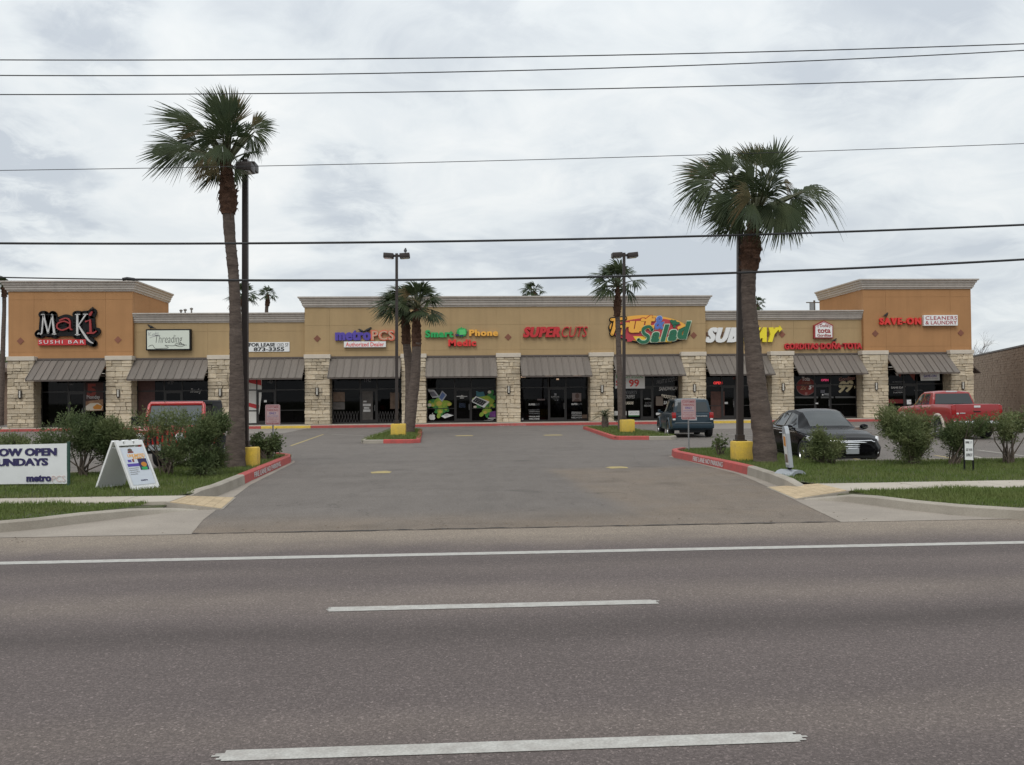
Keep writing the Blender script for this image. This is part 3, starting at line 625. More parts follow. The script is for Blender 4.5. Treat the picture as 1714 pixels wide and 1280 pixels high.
# ------------------------------------------------------------------ piers of split limestone
PX = [(12,56.5),(177,220),(348,390),(510,552),(672,713),(832,871),(988,1027),(1142,1182),(1291.5,1329),(1445,1487),(1592,1630)]
rs = random.Random(11)
STV = []
for k in range(7):
    bm = bmesh.new(); bmesh.ops.create_cube(bm, size=1.0)
    bmesh.ops.bevel(bm, geom=bm.edges[:], offset=0.07, segments=1, affect='EDGES')
    for v in bm.verts: v.co += Vector((rs.uniform(-.03,.03), rs.uniform(-.05,.05), rs.uniform(-.045,.045)))
    me = bpy.data.meshes.new('stone'); bm.to_mesh(me); bm.free(); me.materials.append(M_stone); STV.append(me)
CAPZ0, CAPZ1 = 4.52, 4.80
stones = []; piers = []
for (a, b) in PX:
    x0, x1 = X_(a, PY, 650), X_(b, PY, 650)
    pier = MB().box(x0+.07, x1-.07, PY+.10, SY+.12, .15, CAPZ0-.01).build('stone_pier', M_mortar, mall); piers.append((pier, x0, x1))
    MB().bbox(x0-.05, x1+.05, PY-.06, SY-.32, CAPZ0, CAPZ1, .025).build('cap', M_cap, pier)
    z = .155
    ret = MB()
    while z < CAPZ0-.06:
        h = rs.choice([.17,.22,.25,.28,.33])*rs.uniform(.9,1.1)
        if z+h > CAPZ0-.14: h = CAPZ0-.012-z
        n = rs.choice([2,3,3,4,4]) if h < .3 else rs.choice([2,3,3])
        w = [rs.uniform(.6,1.5) for _ in range(n)]; s = sum(w); x = x0
        for q in w:
            ww = (x1-x0)*q/s
            if h > .27 and rs.random() < .35 and ww < .75:
                parts = [(x, ww, z, h*.5), (x, ww, z+h*.5, h*.5)]
            else: parts = [(x, ww, z, h)]
            for (sx, sw, sz, shh) in parts:
                edge = .02*(1 if sx < x0+.01 or sx+sw > x1-.01 else 0)
                stones.append((sw*shh, pier, sx+sw/2, sw-.022+edge*rs.uniform(0,1.4), sz+shh/2, shh-.020, rs.uniform(-.035,.03)))
            x += ww
        for side in (0, 1):                                  # returns into the shop fronts
            yy = PY+.3
            while yy < SY-.05:
                d = min(rs.uniform(.25,.55), SY+.05-yy); o = rs.uniform(-.012,.02)
                if side: ret.bbox(x1-.12, x1+o, yy+.008, yy+d-.008, z+.008, z+h-.008, .012)
                else: ret.bbox(x0-o, x0+.12, yy+.008, yy+d-.008, z+.008, z+h-.008, .012)
                yy += d
        z += h
    o = ret.build('stone_return', M_stone, pier); o['kind'] = 'stuff'
stones.sort(key=lambda t: -t[0])
rest = {}
for i, (ar, pier, cx, w, cz, h, dy) in enumerate(stones):
    me = STV[i % 7]; B = Matrix.Translation((cx, PY+.15+dy, cz)) @ Matrix.Rotation(rs.uniform(-.02,.02), 4, 'Y') @ Matrix.Diagonal((w*(1 if i % 2 else -1), .32, h*1.0, 1))
    if i < 297: inst('stone', me, pier, B)
    else: rest.setdefault(pier, MB()).add([v.co.copy() for v in me.vertices], [tuple(p.vertices) for p in me.polygons], B)
for pier, mb in rest.items():
    o = mb.build('stone_infill', M_stone, pier); o['kind'] = 'stuff'
M_sconce = mat('sconce_glass', (0.55,0.53,0.48), 0.3)
for k, (pier, x0, x1) in enumerate(piers):
    cx = (x0+x1)/2; zc = 2.32; mb = MB()
    mb.box(cx-.07, cx+.07, PY-.06, PY+.02, zc-.26, zc+.26); mb.tube([(cx-.085,PY-.1,zc+.3),(cx-.085,PY-.1,zc-.2),(cx,PY-.12,zc-.3),(cx+.085,PY-.1,zc-.2),(cx+.085,PY-.1,zc+.3)], .022, 6)
    mb.box(cx-.09, cx+.09, PY-.13, PY-.03, zc-.03, zc+.0)
    mb.build('wall_lamp', M_pole, pier)
    MB().tube([(cx,PY-.1,zc-.2),(cx,PY-.1,zc+.24)], .055, 10).build('lamp_glass', M_sconce, pier)
# terracotta diamonds
for (a, b, yy) in [(34.5,570.5,CYW),(197.5,568.5,CYW),(531,566.5,CYW),(850.5,564,CYW),(1161,561,CYW),(1309,559.5,FY),(1465,558,CYW),(1608,557,CYW)]:
    q = P(a, b, yy); s = .235
    MB().prism([(q.x-s,q.z),(q.x,q.z-s),(q.x+s,q.z),(q.x,q.z+s)], -.02, .03, FM(yy)).build('diamond_tile', mat('terracotta', (0.20,0.075,0.045), 0.7, rnd=.2), mall)

# ------------------------------------------------------------------ awnings and shop fronts, one per bay
pm = MB(); pm.box(.01, .99, 0, 1, 0, .02); pm.box(-.035, .035, 0, 1.005, .0, .07)
PANEL = pm.mesh('awning_panel', M_awn)
AB, AD = 3.22, 1.62      # bottom edge height and reach
DOORS = [(.38,.62),(.36,.60),(.28,.55),(.40,.64),(.40,.64),(.42,.68),(.44,.62),(.30,.52),(.38,.62),(.36,.58)]
fronts = []
for k in range(10):
    x0, x1 = X_(PX[k][1], PY, 650)+.02, X_(PX[k+1][0], PY, 650)-.02
    wy = CYW if k in (0, 3, 4, 5, 6, 9) else FY
    zt = 4.52; ya, yb = wy-.05, wy-.05-AD
    fr = MB(); fr.box(x0+.02, x1-.02, wy-.10, wy-.002, zt+.04, zt+.16)                 # flashing band
    fr.box(x0+.02, x1-.02, wy-.06, wy-.004, zt-.05, zt+.04)
    for x in (x0+.03, x1-.03):
        fr.tube([(x, wy-.05, zt-.06), (x, yb+.02, AB-.05)], .028, 6); fr.tube([(x, wy-.02, AB+.25), (x, yb+.25, AB+.25)], .02, 6)
    fr.box(x0, x1, yb-.012, yb+.03, AB-.085, AB-.012)                                   # front lip
    aw = fr.build('awning', M_awnd, mall)
    MB().tube([(x0+.06 if k > 4 else x1-.06, wy-.02, AB+.42), (x0+.06 if k > 4 else x1-.06, yb+.55, AB+.42)], .03, 6).build('strut', M_offwhite, aw)
    n = 10; d = Vector((0, yb-ya, AB-zt)); nrm = Vector((0, AB-zt, -(yb-ya))).normalized()
    if nrm.z < 0: nrm = -nrm
    w = (x1-x0)/n
    for i in range(n):
        B = Matrix(((w, 0, 0, x0+i*w), (0, d.y, nrm.y, ya), (0, d.z, nrm.z, zt), (0, 0, 0, 1)))
        inst('awning_panel', PANEL, aw, B)
    # shop front
    s = MB(); y0, y1 = SY, SY+.10; H = WB-.02; T = 2.48; t = .035; zb = .15
    da, db = DOORS[k]; xa, xb = x0+(x1-x0)*da, x0+(x1-x0)*db
    s.box(x0-.1, x0+.05, y0, y1, zb, H); s.box(x1-.05, x1+.1, y0, y1, zb, H); s.box(x0+.05, x1-.05, y0, y1, H-.10, H)
    for x in (xa, xb): s.box(x-t, x+t, y0+.002, y1, zb, H-.10)
    segs = [(x0+.05, xa-t), (xa+t, xb-t), (xb+t, x1-.05)]
    for j, (p, q) in enumerate(segs):
        s.box(p, q, y0+.004, y1-.004, T-t, T+t)
        if j != 1:
            s.box(p, q, y0+.004, y1-.004, zb, zb+.12)
            if k in (2, 4, 7, 8): s.box(p, q, y0+.004, y1-.004, 1.08, 1.13)
    s.box(x0-.1, x1+.1, wy+.05, SY+.05, H+.001, H+.03)
    sf = s.build('shop_front', M_frame, mall); fronts.append((sf, x0, x1, xa, xb))
    for j, (p, q) in enumerate(segs):
        MB().box(p, q, y0+.045, y0+.055, T+t, H-.10).build('pane', M_glass, sf)
        if j != 1: MB().box(p, q, y0+.045, y0+.055, zb+.12, T-t).build('pane', M_glass, sf)
    p, q = segs[1]; dm = MB()
    dm.box(p+.005, p+.09, y0+.02, y0+.08, zb+.01, T-t-.005); dm.box(q-.09, q-.005, y0+.02, y0+.08, zb+.01, T-t-.005)
    dm.box(p+.09, q-.09, y0+.02, y0+.08, zb+.01, zb+.26); dm.box(p+.09, q-.09, y0+.02, y0+.08, T-t-.12, T-t-.005)
    dm.build('door', M_frame, sf)
    MB().box(p+.09, q-.09, y0+.045, y0+.055, zb+.26, T-t-.12).build('door_pane', M_glass, sf)
    hm = MB(); hm.tube([(q-.12,y0+.02,1.0),(q-.12,y0-.05,1.02),(q-.12,y0-.05,1.38),(q-.12,y0+.02,1.4)], .016, 6); hm.build('door_handle', M_steel, sf)
    # partition and some goods inside
    it.box(x1+.4, x1+.5, SY+.12, SY+6, .17, WB-.28)
    gd = MB(); rg = random.Random(40+k)
    for _ in range(5):
        gx = rg.uniform(x0+.5, x1-.9); gy = SY+rg.uniform(2.0,5.2); gd.bbox(gx, gx+rg.uniform(.5,1.5), gy, gy+.5, .17, .17+rg.uniform(.7,1.9), .02)
    gd.build('furnishing', M_intf, mall)
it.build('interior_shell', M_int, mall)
# side awning over the far flank
sa = MB(); y0a, y1a = CYW+1.0, CYW+5.0
sa.add([(RR,y0a,4.35),(RR,y1a,4.35),(RR+1.25,y1a,3.25),(RR+1.25,y0a,3.25),(RR,y0a,4.25),(RR,y1a,4.25),(RR+1.2,y1a,3.2),(RR+1.2,y0a,3.2)],[(0,1,2,3),(7,6,5,4),(0,3,7,4),(1,5,6,2),(2,6,7,3)])
sa.build('side_awning', M_awnd, mall)
for (vx, vz) in [(303,521),(310,520),(320.5,518)]:
    q = P(vx, vz, 70); MB().tube([(q.x,70,4.0),(q.x,70,q.z+.05)], .06, 8).lathe([(.11,q.z),(.13,q.z+.1),(.02,q.z+.16)], 8, Matrix.Translation((q.x,70,0))).build('roof_vent', M_steel, mall)
# ------------------------------------------------------------------ lettering
FONT_CACHE = {}
def glyph_mesh(body, bold=0.0, extr=0.0, track=1.0):
    c = bpy.data.curves.new('t', 'FONT'); c.body = body; c.offset = min(bold, .034) if bold > .034 else bold; c.space_character = track; c.extrude = extr; c.resolution_u = 3
    o = bpy.data.objects.new('t', c); me = bpy.data.meshes.new_from_object(o)
    bpy.data.objects.remove(o); bpy.data.curves.remove(c); return me
def split_letters(me):
    """islands grouped into letters by overlap along the line"""
    n = len(me.vertices); par = list(range(n))
    def find(a):
        while par[a] != a: par[a] = par[par[a]]; a = par[a]
        return a
    for e in me.edges: par[find(e.vertices[0])] = find(e.vertices[1])
    isl = {}
    for i in range(n): isl.setdefault(find(i), []).append(i)
    items = []
    for k, vi in isl.items():
        xs = [me.vertices[i].co.x for i in vi]; items.append([min(xs), max(xs), {k}])
    items.sort(); out = []
    for it_ in items:
        if out and it_[0] < out[-1][1]-0.25*min(it_[1]-it_[0], out[-1][1]-out[-1][0]): out[-1][1] = max(out[-1][1], it_[1]); out[-1][2] |= it_[2]
        else: out.append(it_)
    g = [{} for _ in out]; lut = {}
    for gi, it_ in enumerate(out):
        for k in it_[2]: lut[k] = gi
    vs_ = [[] for _ in out]; fs = [[] for _ in out]
    for i in range(n):
        gi = lut[find(i)]; g[gi][i] = len(vs_[gi]); vs_[gi].append(me.vertices[i].co.copy())
    for p in me.polygons:
        gi = lut[find(p.vertices[0])]; fs[gi].append(tuple(g[gi][q] for q in p.vertices))
    return list(zip(vs_, fs))
def lettering(body, u0, u1, v0, v1, depth, m, parent, M, bold=0.0, shear=0.0, split=True, name='letter', local=False, n0=0.0, warp=None, box=None, track=1.0):
    """text fitted to u0..u1, v0..v1 on the plane M, standing depth proud of n0; box: cap-height fit ('X' reference)"""
    me = glyph_mesh(body, bold, 0.5, track)
    if len(me.vertices) == 0: return []
    xs = [v.co.x for v in me.vertices]; ys = [v.co.y for v in me.vertices]; a0, a1, b0, b1 = min(xs), max(xs), min(ys), max(ys)
    parts = split_letters(me) if split else [([v.co.copy() for v in me.vertices], [tuple(p.vertices) for p in me.polygons])]
    bpy.data.meshes.remove(me); out = []
    sw = abs(shear)*(v1-v0)
    for vs_, fs in parts:
        mb = MB(); q = []
        for c in vs_:
            tv = (c.y-b0)/(b1-b0); tu = (c.x-a0)/(a1-a0)
            u = u0+tu*(u1-u0-sw)+shear*tv*(v1-v0); v = v0+tv*(v1-v0)
            if warp: u, v = warp(u, v, tu, tv)
            q.append((u, v, n0+(c.z+.5)*depth))
        mb.add(q, fs, M)
        if bold > .034:                                      # heavier faces: the glyph smeared sideways
            k = (bold-.030)*.9*(v1-v0)/(b1-b0)
            for sg, dn in ((-1, .0012), (1, .0024)): mb.add([(u+sg*k, v, n-dn) for u, v, n in q], fs, M)
        out.append(mb.build(name, m, parent, local))
    return out
def stroke(pts, ws, n0, n1, mb, M, seg=8):
    """a brush stroke of varying width as solid pieces"""
    pts = [Vector(p) for p in pts]; ws = ws if isinstance(ws, (list, tuple)) else [ws]*len(pts)
    L_, R_ = [], []
    for i, p in enumerate(pts):
        d = (pts[min(i+1, len(pts)-1)]-pts[max(i-1, 0)]).normalized(); s = Vector((-d.y, d.x))*ws[i]/2
        L_.append(p+s); R_.append(p-s)
    for i in range(len(pts)-1):
        k = 0.0006*(i % 2)
        mb.prism([tuple(x) for x in (R_[i], R_[i+1], L_[i+1], L_[i])], n0, n1+k, M)
    for i in (list(range(len(pts)))):
        if ws[i] > 0.01: mb.prism([(pts[i].x+ws[i]/2*.99*math.cos(2*math.pi*j/seg), pts[i].y+ws[i]/2*.99*math.sin(2*math.pi*j/seg)) for j in range(seg)], n0, n1-.0012, M)
def curve(pts, n=6):
    """Catmull-Rom through the points"""
    p = [Vector(pts[0])]+[Vector(q) for q in pts]+[Vector(pts[-1])]; out = []
    for i in range(1, len(p)-2):
        for k in range(n):
            t = k/n; out.append(.5*((2*p[i])+(p[i+1]-p[i-1])*t+(2*p[i-1]-5*p[i]+4*p[i+1]-p[i+2])*t*t+(3*p[i]-p[i-1]-3*p[i+1]+p[i+2])*t**3))
    out.append(p[-2]); return out
def ell(cx, cy, rx, ry, n=40, rot=0.0):
    c, s = math.cos(rot), math.sin(rot); out = []
    for i in range(n):
        a = 2*math.pi*i/n; x, y = rx*math.cos(a), ry*math.sin(a); out.append((cx+x*c-y*s, cy+x*s+y*c))
    return out

# positions on the facade are read off in picture pixels and unprojected on the wall plane
def uv(px, py, y): q = P(px, py, y); return (q.x, q.z)
def crop(ox, oy, s): return lambda x, y: (ox+x/s, oy+y/s)
C1, C2, C3, C4, C5 = crop(0,440,4.572), crop(340,440,4.572), crop(680,440,4.572), crop(1000,440,4.572), crop(1300,440,4.14)
def cuv(C, y): return lambda a, b: uv(*C(a, b), y)
def rect(f, x0, y0, x1, y1):
    a, b = f(x0, (y0+y1)/2), f(x1, (y0+y1)/2); c, d = f((x0+x1)/2, y0), f((x0+x1)/2, y1); return a[0], b[0], d[1], c[1]
def sign(name, px, py, y, label, cat='shop sign', group='shop signs on the facade'):
    q = P(px, py, y); return empty(name, (q.x, y, q.z), 0, label, cat, group)
G_S = 'shop signs on the facade'
W1, W2 = FM(CYW), FM(FY)

# --- sushi bar
f = cuv(C1, CYW); s = sign('shop_sign', 115, 550, CYW, 'white and red letters on a black cloud-shaped board with red sushi bar strip')
strokes = {
 'M': ([([(308,540),(322,548),(332,540),(345,398)],[14,10,11,14]), ([(345,398),(380,540)],[15,12]), ([(380,540),(412,398)],[9,9]), ([(410,398),(428,545)],[14,20]), ([(412,545),(440,545)],[8,8]), ([(300,545),(330,545)],[8,8]), ([(330,396),(350,396)],[8,8])], M_dimwhite),
 'a': ([(curve([(540,462),(500,448),(455,465),(450,498),(490,515),(540,495)]),14), (curve([(470,440),(515,425),(545,445),(548,500),(562,512)]),[14]*25)], M_dkred),
 'K': ([([(603,398),(603,550)],[18,20]), ([(588,396),(622,396)],[8,8]), ([(588,550),(620,550)],[8,8]), ([(612,478),(668,396)],[10,12]), ([(650,394),(682,394)],[7,7]), (curve([(612,478),(650,540),(690,595),(722,616)]),[12,13,14,15,16,17,18,19,19,19,18,17,16,15,13,12,10,8,6])], M_dimwhite),
 'i': ([([(668,450),(700,440),(705,530)],[16,20,22]), ([(680,538),(728,538),(746,524)],[16,16,12]), ([(700,398),(715,376)],[26,14])], M_dkred),
}
back = MB(); kx = f(1, 0)[0]-f(0, 0)[0]
def scale_w(w, e=0): return [x*kx+e for x in w] if isinstance(w, (list, tuple)) else w*kx+e
for nm, (sl, m) in strokes.items():
    mb = MB()
    for pts, w in sl:
        P_ = [f(p[0], p[1]) for p in pts]; stroke(P_, scale_w([q*.8 for q in w] if isinstance(w, list) else w*.8), .16, .26, mb, W1); stroke(P_, scale_w(w, .42), .02, .15, back, W1, 12)
    mb.build('letter', m, s)
u0, u1, v0, v1 = rect(f, 300, 586, 664, 630)
back.prism([f(340,400),f(480,430),f(560,450),f(600,410),f(690,400),f(735,520),f(600,560),f(330,560)], .02, .149, W1)
back.build('backing', M_black, s)
bm_ = MB().prism([(u0,v0),(u1,v0),(u1,v1),(u0,v1)], .02, .17, W1).build('red_strip', M_red, s)
lettering('SUSHI BAR', *rect(f, 308, 592, 652, 618), .03, M_white, s, W1, n0=.17, bold=-.006, track=1.3)
# --- threading salon
f = cuv(C1, FY); s = sign('shop_sign', 284, 568, FY, 'pale lightbox with handwritten threading lettering and a flourish')
u0, u1, v0, v1 = rect(f, 1128, 508, 1470, 670)
MB().bbox(u0, u1, FY-.32, FY-.002, v0, v1, .03).build('cabinet', M_black, s)
MB().box(u0+.09, u1-.09, FY-.335, FY-.318, v0+.09, v1-.09).build('face', mat('mint_white', (0.62,0.66,0.58), 0.5), s)
def ink(pts, w, m, nm='handwriting', n0=.335, n1=.342, M=W2):
    mb = MB()
    for p in pts: stroke(curve([f(*q) for q in p]) if len(p) > 2 else [f(*q) for q in p], w, n0, n1, mb, M, 6)
    return mb.build(nm, m, s)
ink([[(1150,530),(1152,560)],[(1168,535),(1152,548),(1172,560)],[(1185,545),(1178,556),(1190,560),(1194,548),(1185,545)],[(1205,528),(1205,562)],[(1196,542),(1216,540)],[(1222,532),(1222,562)],[(1158,576),(1200,562),(1236,562)]], .028, M_grey)
lettering('Threading', *rect(f, 1190, 553, 1410, 632), .006, mat('dark_ink', (0.06,0.06,0.055), 0.6), s, W2, n0=.335, bold=-.012, shear=.12)
ink([[(1150,640),(1180,630),(1200,655),(1240,656),(1300,650),(1275,632),(1330,636),(1385,628),(1440,630)],[(1350,625),(1380,615),(1425,630),(1390,642),(1352,632)]], .03, MATS['dark_ink'])
# --- for lease banner (a thing of its own)
s = sign('lease_banner', 450, 580, FY, 'white for-lease banner with black phone number, fixed flat to the wall', 'banner', None); f = cuv(C2, FY)
u0, u1, v0, v1 = rect(f, 322, 606, 662, 679)
MB().bbox(u0, u1, FY-.05, FY-.002, v0, v1, .008).build('panel', M_white, s)
K = mat('black_print', (0.02,0.02,0.022), 0.6)
lettering('FOR LEASE', *rect(f, 352, 612, 552, 640), .006, K, s, W2, n0=.05, bold=.045)
lettering('1202 SF', *rect(f, 566, 614, 654, 640), .006, K, s, W2, n0=.05)
lettering('873-3355', *rect(f, 388, 645, 622, 675), .006, K, s, W2, n0=.05, bold=.045)
# --- phone dealer
f = cuv(C2, CYW); s = sign('shop_sign', 610, 563, CYW, 'purple and hollow coral channel letters above an authorized dealer board')
lettering('metro', *rect(f, 1016, 516, 1282, 594), .16, M_purple, s, W1, n0=.02, bold=.065, track=1.1)
for o in lettering('PCS', *rect(f, 1288, 514, 1466, 596), .16, M_coral, s, W1, n0=.02, bold=.065, track=1.16): pass
lettering('PCS', *rect(f, 1297, 522, 1458, 588), .012, M_pale, s, W1, n0=.18, bold=.0)
u0, u1, v0, v1 = rect(f, 1080, 602, 1400, 646)
MB().bbox(u0, u1, CYW-.22, CYW-.002, v0, v1, .015).build('board', M_white, s)
lettering('Authorized Dealer', *rect(f, 1094, 608, 1386, 640), .006, M_brightred, s, W1, n0=.22, bold=.012)
# --- phone repair
f = cuv(C3, CYW); s = sign('shop_sign', 772, 563, CYW, 'green, amber and red channel letters around a green splash emblem')
lettering('Smart', *rect(f, 147, 514, 358, 571), .16, M_green, s, W1, n0=.02, bold=.065, track=1.16)
lettering('Phone', *rect(f, 483, 510, 700, 560), .16, M_amber, s, W1, n0=.02, bold=.065, track=1.16)
lettering('Medic', *rect(f, 324, 585, 533, 638), .16, M_brightred, s, W1, n0=.02, bold=.065, track=1.16)
rr = random.Random(3); pts = []
for i in range(26):
    a = 2*math.pi*i/26; k = (1.0 if i % 2 else .78)*rr.uniform(.9,1.1); pts.append(f(426+44*k*math.cos(a), 530-40*k*math.sin(a)))
MB().prism(pts, .02, .14, W1).build('emblem', M_green, s)
MB().prism([f(404,512),f(452,508),f(456,548),f(408,552)], .14, .17, W1).build('emblem_cross', mat('light_green', (0.10,0.52,0.16), 0.4), s)
mb = MB(); mb.prism([f(376,545),f(404,545),f(404,560),f(376,560)], .02, .16, W1); mb.prism([f(408,548),f(436,548),f(436,562),f(408,562)], .02, .162, W1); mb.build('emblem_base', M_navy, s)
# --- hair salon
s = sign('shop_sign', 930, 555, CYW, 'dark red channel letters, the first half heavy and the second half thin')
lettering('SUPER', *rect(f, 893, 489, 1190, 570), .18, M_red, s, W1, n0=.02, bold=.075, shear=.22, track=1.16)
lettering('CUTS', *rect(f, 1180, 487, 1390, 568), .18, M_red, s, W1, n0=.02, bold=-.005, shear=.22)
# --- fruit and salad
f = cuv(C4, CYW); s = sign('shop_sign', 1085, 552, CYW, 'red oval board with amber and green brush lettering and lettuce')
def W(p): return [f(*q) for q in p]
oval = ell(395, 505, 305, 104, 48, rad(3))
MB().prism(W([(395+(x-395)*1.03, 512+(y-505)*1.06) for x, y in oval]), .02, .10, W1).build('backing', M_black, s)
MB().prism(W(oval), .10, .125, W1).build('amber_oval', M_amber, s)
MB().prism(W([(x-8, y-2+2) for x, y in ell(385, 508, 272, 86, 48, rad(-2))]), .125, .14, W1).build('red_oval', mat('rose_red', (0.47,0.045,0.06), 0.4), s)
MB().prism(W([(225,545),(285,540),(262,600),(225,604)]), .10, .139, W1).build('red_patch', MATS['rose_red'], s)
MB().prism(W([(270,560),(620,572),(560,608),(290,592)]), .126, .152, W1).build('yellow_band', mat('yolk', (0.80,0.50,0.04), 0.4), s)
def warp_up(du, dv, bend=0.0):
    def w(u, v, tu, tv): return (u+du*tv, v+dv*tu+bend*math.sin(math.pi*tu))
    return w
hh = abs(f(0,0)[1]-f(0,100)[1])
# swash capital F and the rest of the word
def brush(pts, w, m, nm, n0, n1, e=None, me_=None):
    mb = MB(); q = curve(W(pts), 5); ws = [w*kx]*len(q); stroke(q, ws, n0, n1, mb, W1, 10); mb.build(nm, m, s)
    if e: stroke(q, [w*kx+e]*len(q), n0-.05, n0-.002, me_, W1, 10)
edge1 = MB()
brush([(135,440),(125,490),(108,545)], 27, M_amber, 'letter', .19, .24, .16, edge1)
brush([(104,436),(150,432),(205,425)], 22, M_amber, 'letter', .19, .242, .16, edge1)
brush([(122,500),(160,492),(185,486)], 20, M_amber, 'letter', .19, .241, .16, edge1)
for t, r_ in (('r',(180,456,242,550)),('u',(234,446,324,536)),('i',(316,424,356,524)),('t',(346,402,440,508))):
    lettering(t, *rect(f, *r_), .05, M_amber, s, W1, bold=.075, shear=.2, n0=.19)
    a, b, c, d = rect(f, *r_); lettering(t, a-.05, b+.05, c-.05, d+.05, .05, M_dkred, s, W1, bold=.085, shear=.2, n0=.135, name='letter_edge')
edge1.build('letter_edge', M_black, s)
lettering('&', *rect(f, 428, 408, 516, 506), .05, M_blue, s, W1, bold=.03, shear=.15, n0=.16)
a, b, c, d = rect(f, 424, 403, 521, 511); lettering('&', a, b, c, d, .015, mat('pale_blue', (0.35,0.45,0.62), 0.4), s, W1, bold=.05, shear=.15, n0=.142, name='letter_edge')
edge2 = MB()
brush([(412,512),(390,488),(345,505),(352,540),(385,565),(372,600),(335,606),(310,590)], 24, M_dkgreen, 'letter', .22, .27, .10, edge2)
for t, r_ in (('a',(402,530,478,606)),('l',(480,472,540,600)),('a',(532,512,612,596)),('d',(598,448,706,582))):
    lettering(t, *rect(f, *r_), .05, M_dkgreen, s, W1, bold=.06, shear=.3, n0=.22)
    a, b, c, d = rect(f, *r_); lettering(t, a-.05, b+.05, c-.05, d+.05, .05, mat('leaf_white', (0.55,0.66,0.50), 0.5), s, W1, bold=.07, shear=.3, n0=.165, name='letter_edge')
edge2.build('letter_edge', MATS['leaf_white'], s)
lt = MB(); rr = random.Random(9)
for i in range(16):
    a = rr.uniform(0,6.28); k = rr.uniform(0,1); lt.prism(W(ell(590+42*k*math.cos(a), 460+32*k*math.sin(a), rr.uniform(10,17), rr.uniform(8,14), 9)), .15, .19+i*.004, W1)
lt.build('lettuce', M_dkgreen, s)
MB().prism(W([(602,492),(650,470),(664,486),(610,512)]), .28, .30, W1).build('carrot_slice', M_amber, s)
# --- sandwich shop
f = cuv(C4, FY); s = sign('shop_sign', 1240, 560, FY, 'slanted white and yellow channel letters with arrow tips at both ends')
lettering('SUB', *rect(f, 822, 494, 1092, 610), .18, M_white, s, W2, n0=.05, bold=.085, shear=.32, track=1.18)
lettering('WAY', *rect(f, 1090, 494, 1385, 607), .18, M_yellowl, s, W2, n0=.05, bold=.085, shear=.32, track=1.18)
MB().prism([f(*q) for q in [(783,570),(818,572),(812,582),(850,592),(846,609),(804,600),(798,614)]], .05, .228, W2).build('arrow_tip', M_white, s)
MB().prism([f(*q) for q in [(1345,500),(1384,496),(1386,480),(1407,508),(1382,530),(1380,514),(1352,520)]], .05, .229, W2).build('arrow_tip', M_yellowl, s)
MB().box(*rect(f, 830, 528, 1370, 562)[:2], FY-.05, FY-.004, *rect(f, 830, 528, 1370, 562)[2:]).build('raceway', mat('raceway_brown', (0.16,0.085,0.05), 0.7), s)
# --- gorditas
f = cuv(C5, FY); s = sign('shop_sign', 1376, 578, FY, 'row of small dark red channel letters low on the tan wall')
lettering('GORDITAS DOÑA TOTA', *rect(f, 50, 546, 584, 598), .16, M_red, s, W2, n0=.02, bold=.05, track=1.12)
u0, u1, v0, v1 = rect(f, 60, 566, 576, 582); MB().box(u0, u1, FY-.02, FY-.004, v0, v1).build('raceway', M_dkred, s)
s = sign('shop_sign', 1376, 552, FY, 'small white house-shaped board with a dark red outline and roof')
house = [(250,523),(382,523),(382,432),(318,400),(250,432)]
MB().prism([f(*q) for q in house], .02, .22, W2).build('backing', M_dkred, s)
MB().prism([f(*q) for q in [(260,516),(376,516),(376,438),(318,408),(260,438)]], .22, .235, W2).build('face', M_white, s)
lettering('Doña', *rect(f, 290, 426, 350, 446), .008, M_dkred, s, W2, n0=.235, bold=.02)
lettering('tota', *rect(f, 274, 455, 364, 487), .008, M_dkred, s, W2, n0=.235, bold=.03)
lettering('Gorditas', *rect(f, 272, 492, 368, 512), .008, M_dkred, s, W2, n0=.235, bold=.03)
mb = MB(); stroke([f(268,440),f(318,412),f(368,440)], .035, .235, .243, mb, W2); stroke([f(278,440),f(278,450)], .04, .235, .243, mb, W2); stroke([f(358,440),f(358,450)], .04, .235, .243, mb, W2); mb.build('roof_mark', M_dkred, s)
# --- laundry
M_dkred2 = mat('crimson_print', (0.34, 0.04, 0.05), 0.5)
f = cuv(C5, CYW); s = sign('shop_sign', 1535, 537, CYW, 'red channel letters beside a white cleaners and laundry board on orange tower')
lettering('SAVE-ON', *rect(f, 708, 380, 992, 428), .16, M_brightred, s, W1, n0=.02, bold=.06, track=1.3)
u0, u1, v0, v1 = rect(f, 1008, 363, 1242, 436)
MB().bbox(u0, u1, CYW-.25, CYW-.002, v0, v1, .02).build('board', M_white, s)
lettering('CLEANERS', *rect(f, 1018, 370, 1236, 396), .006, M_dkred2, s, W1, n0=.25, bold=.014, track=1.1)
lettering('& LAUNDRY', *rect(f, 1018, 402, 1236, 428), .006, M_dkred2, s, W1, n0=.25, bold=.014)

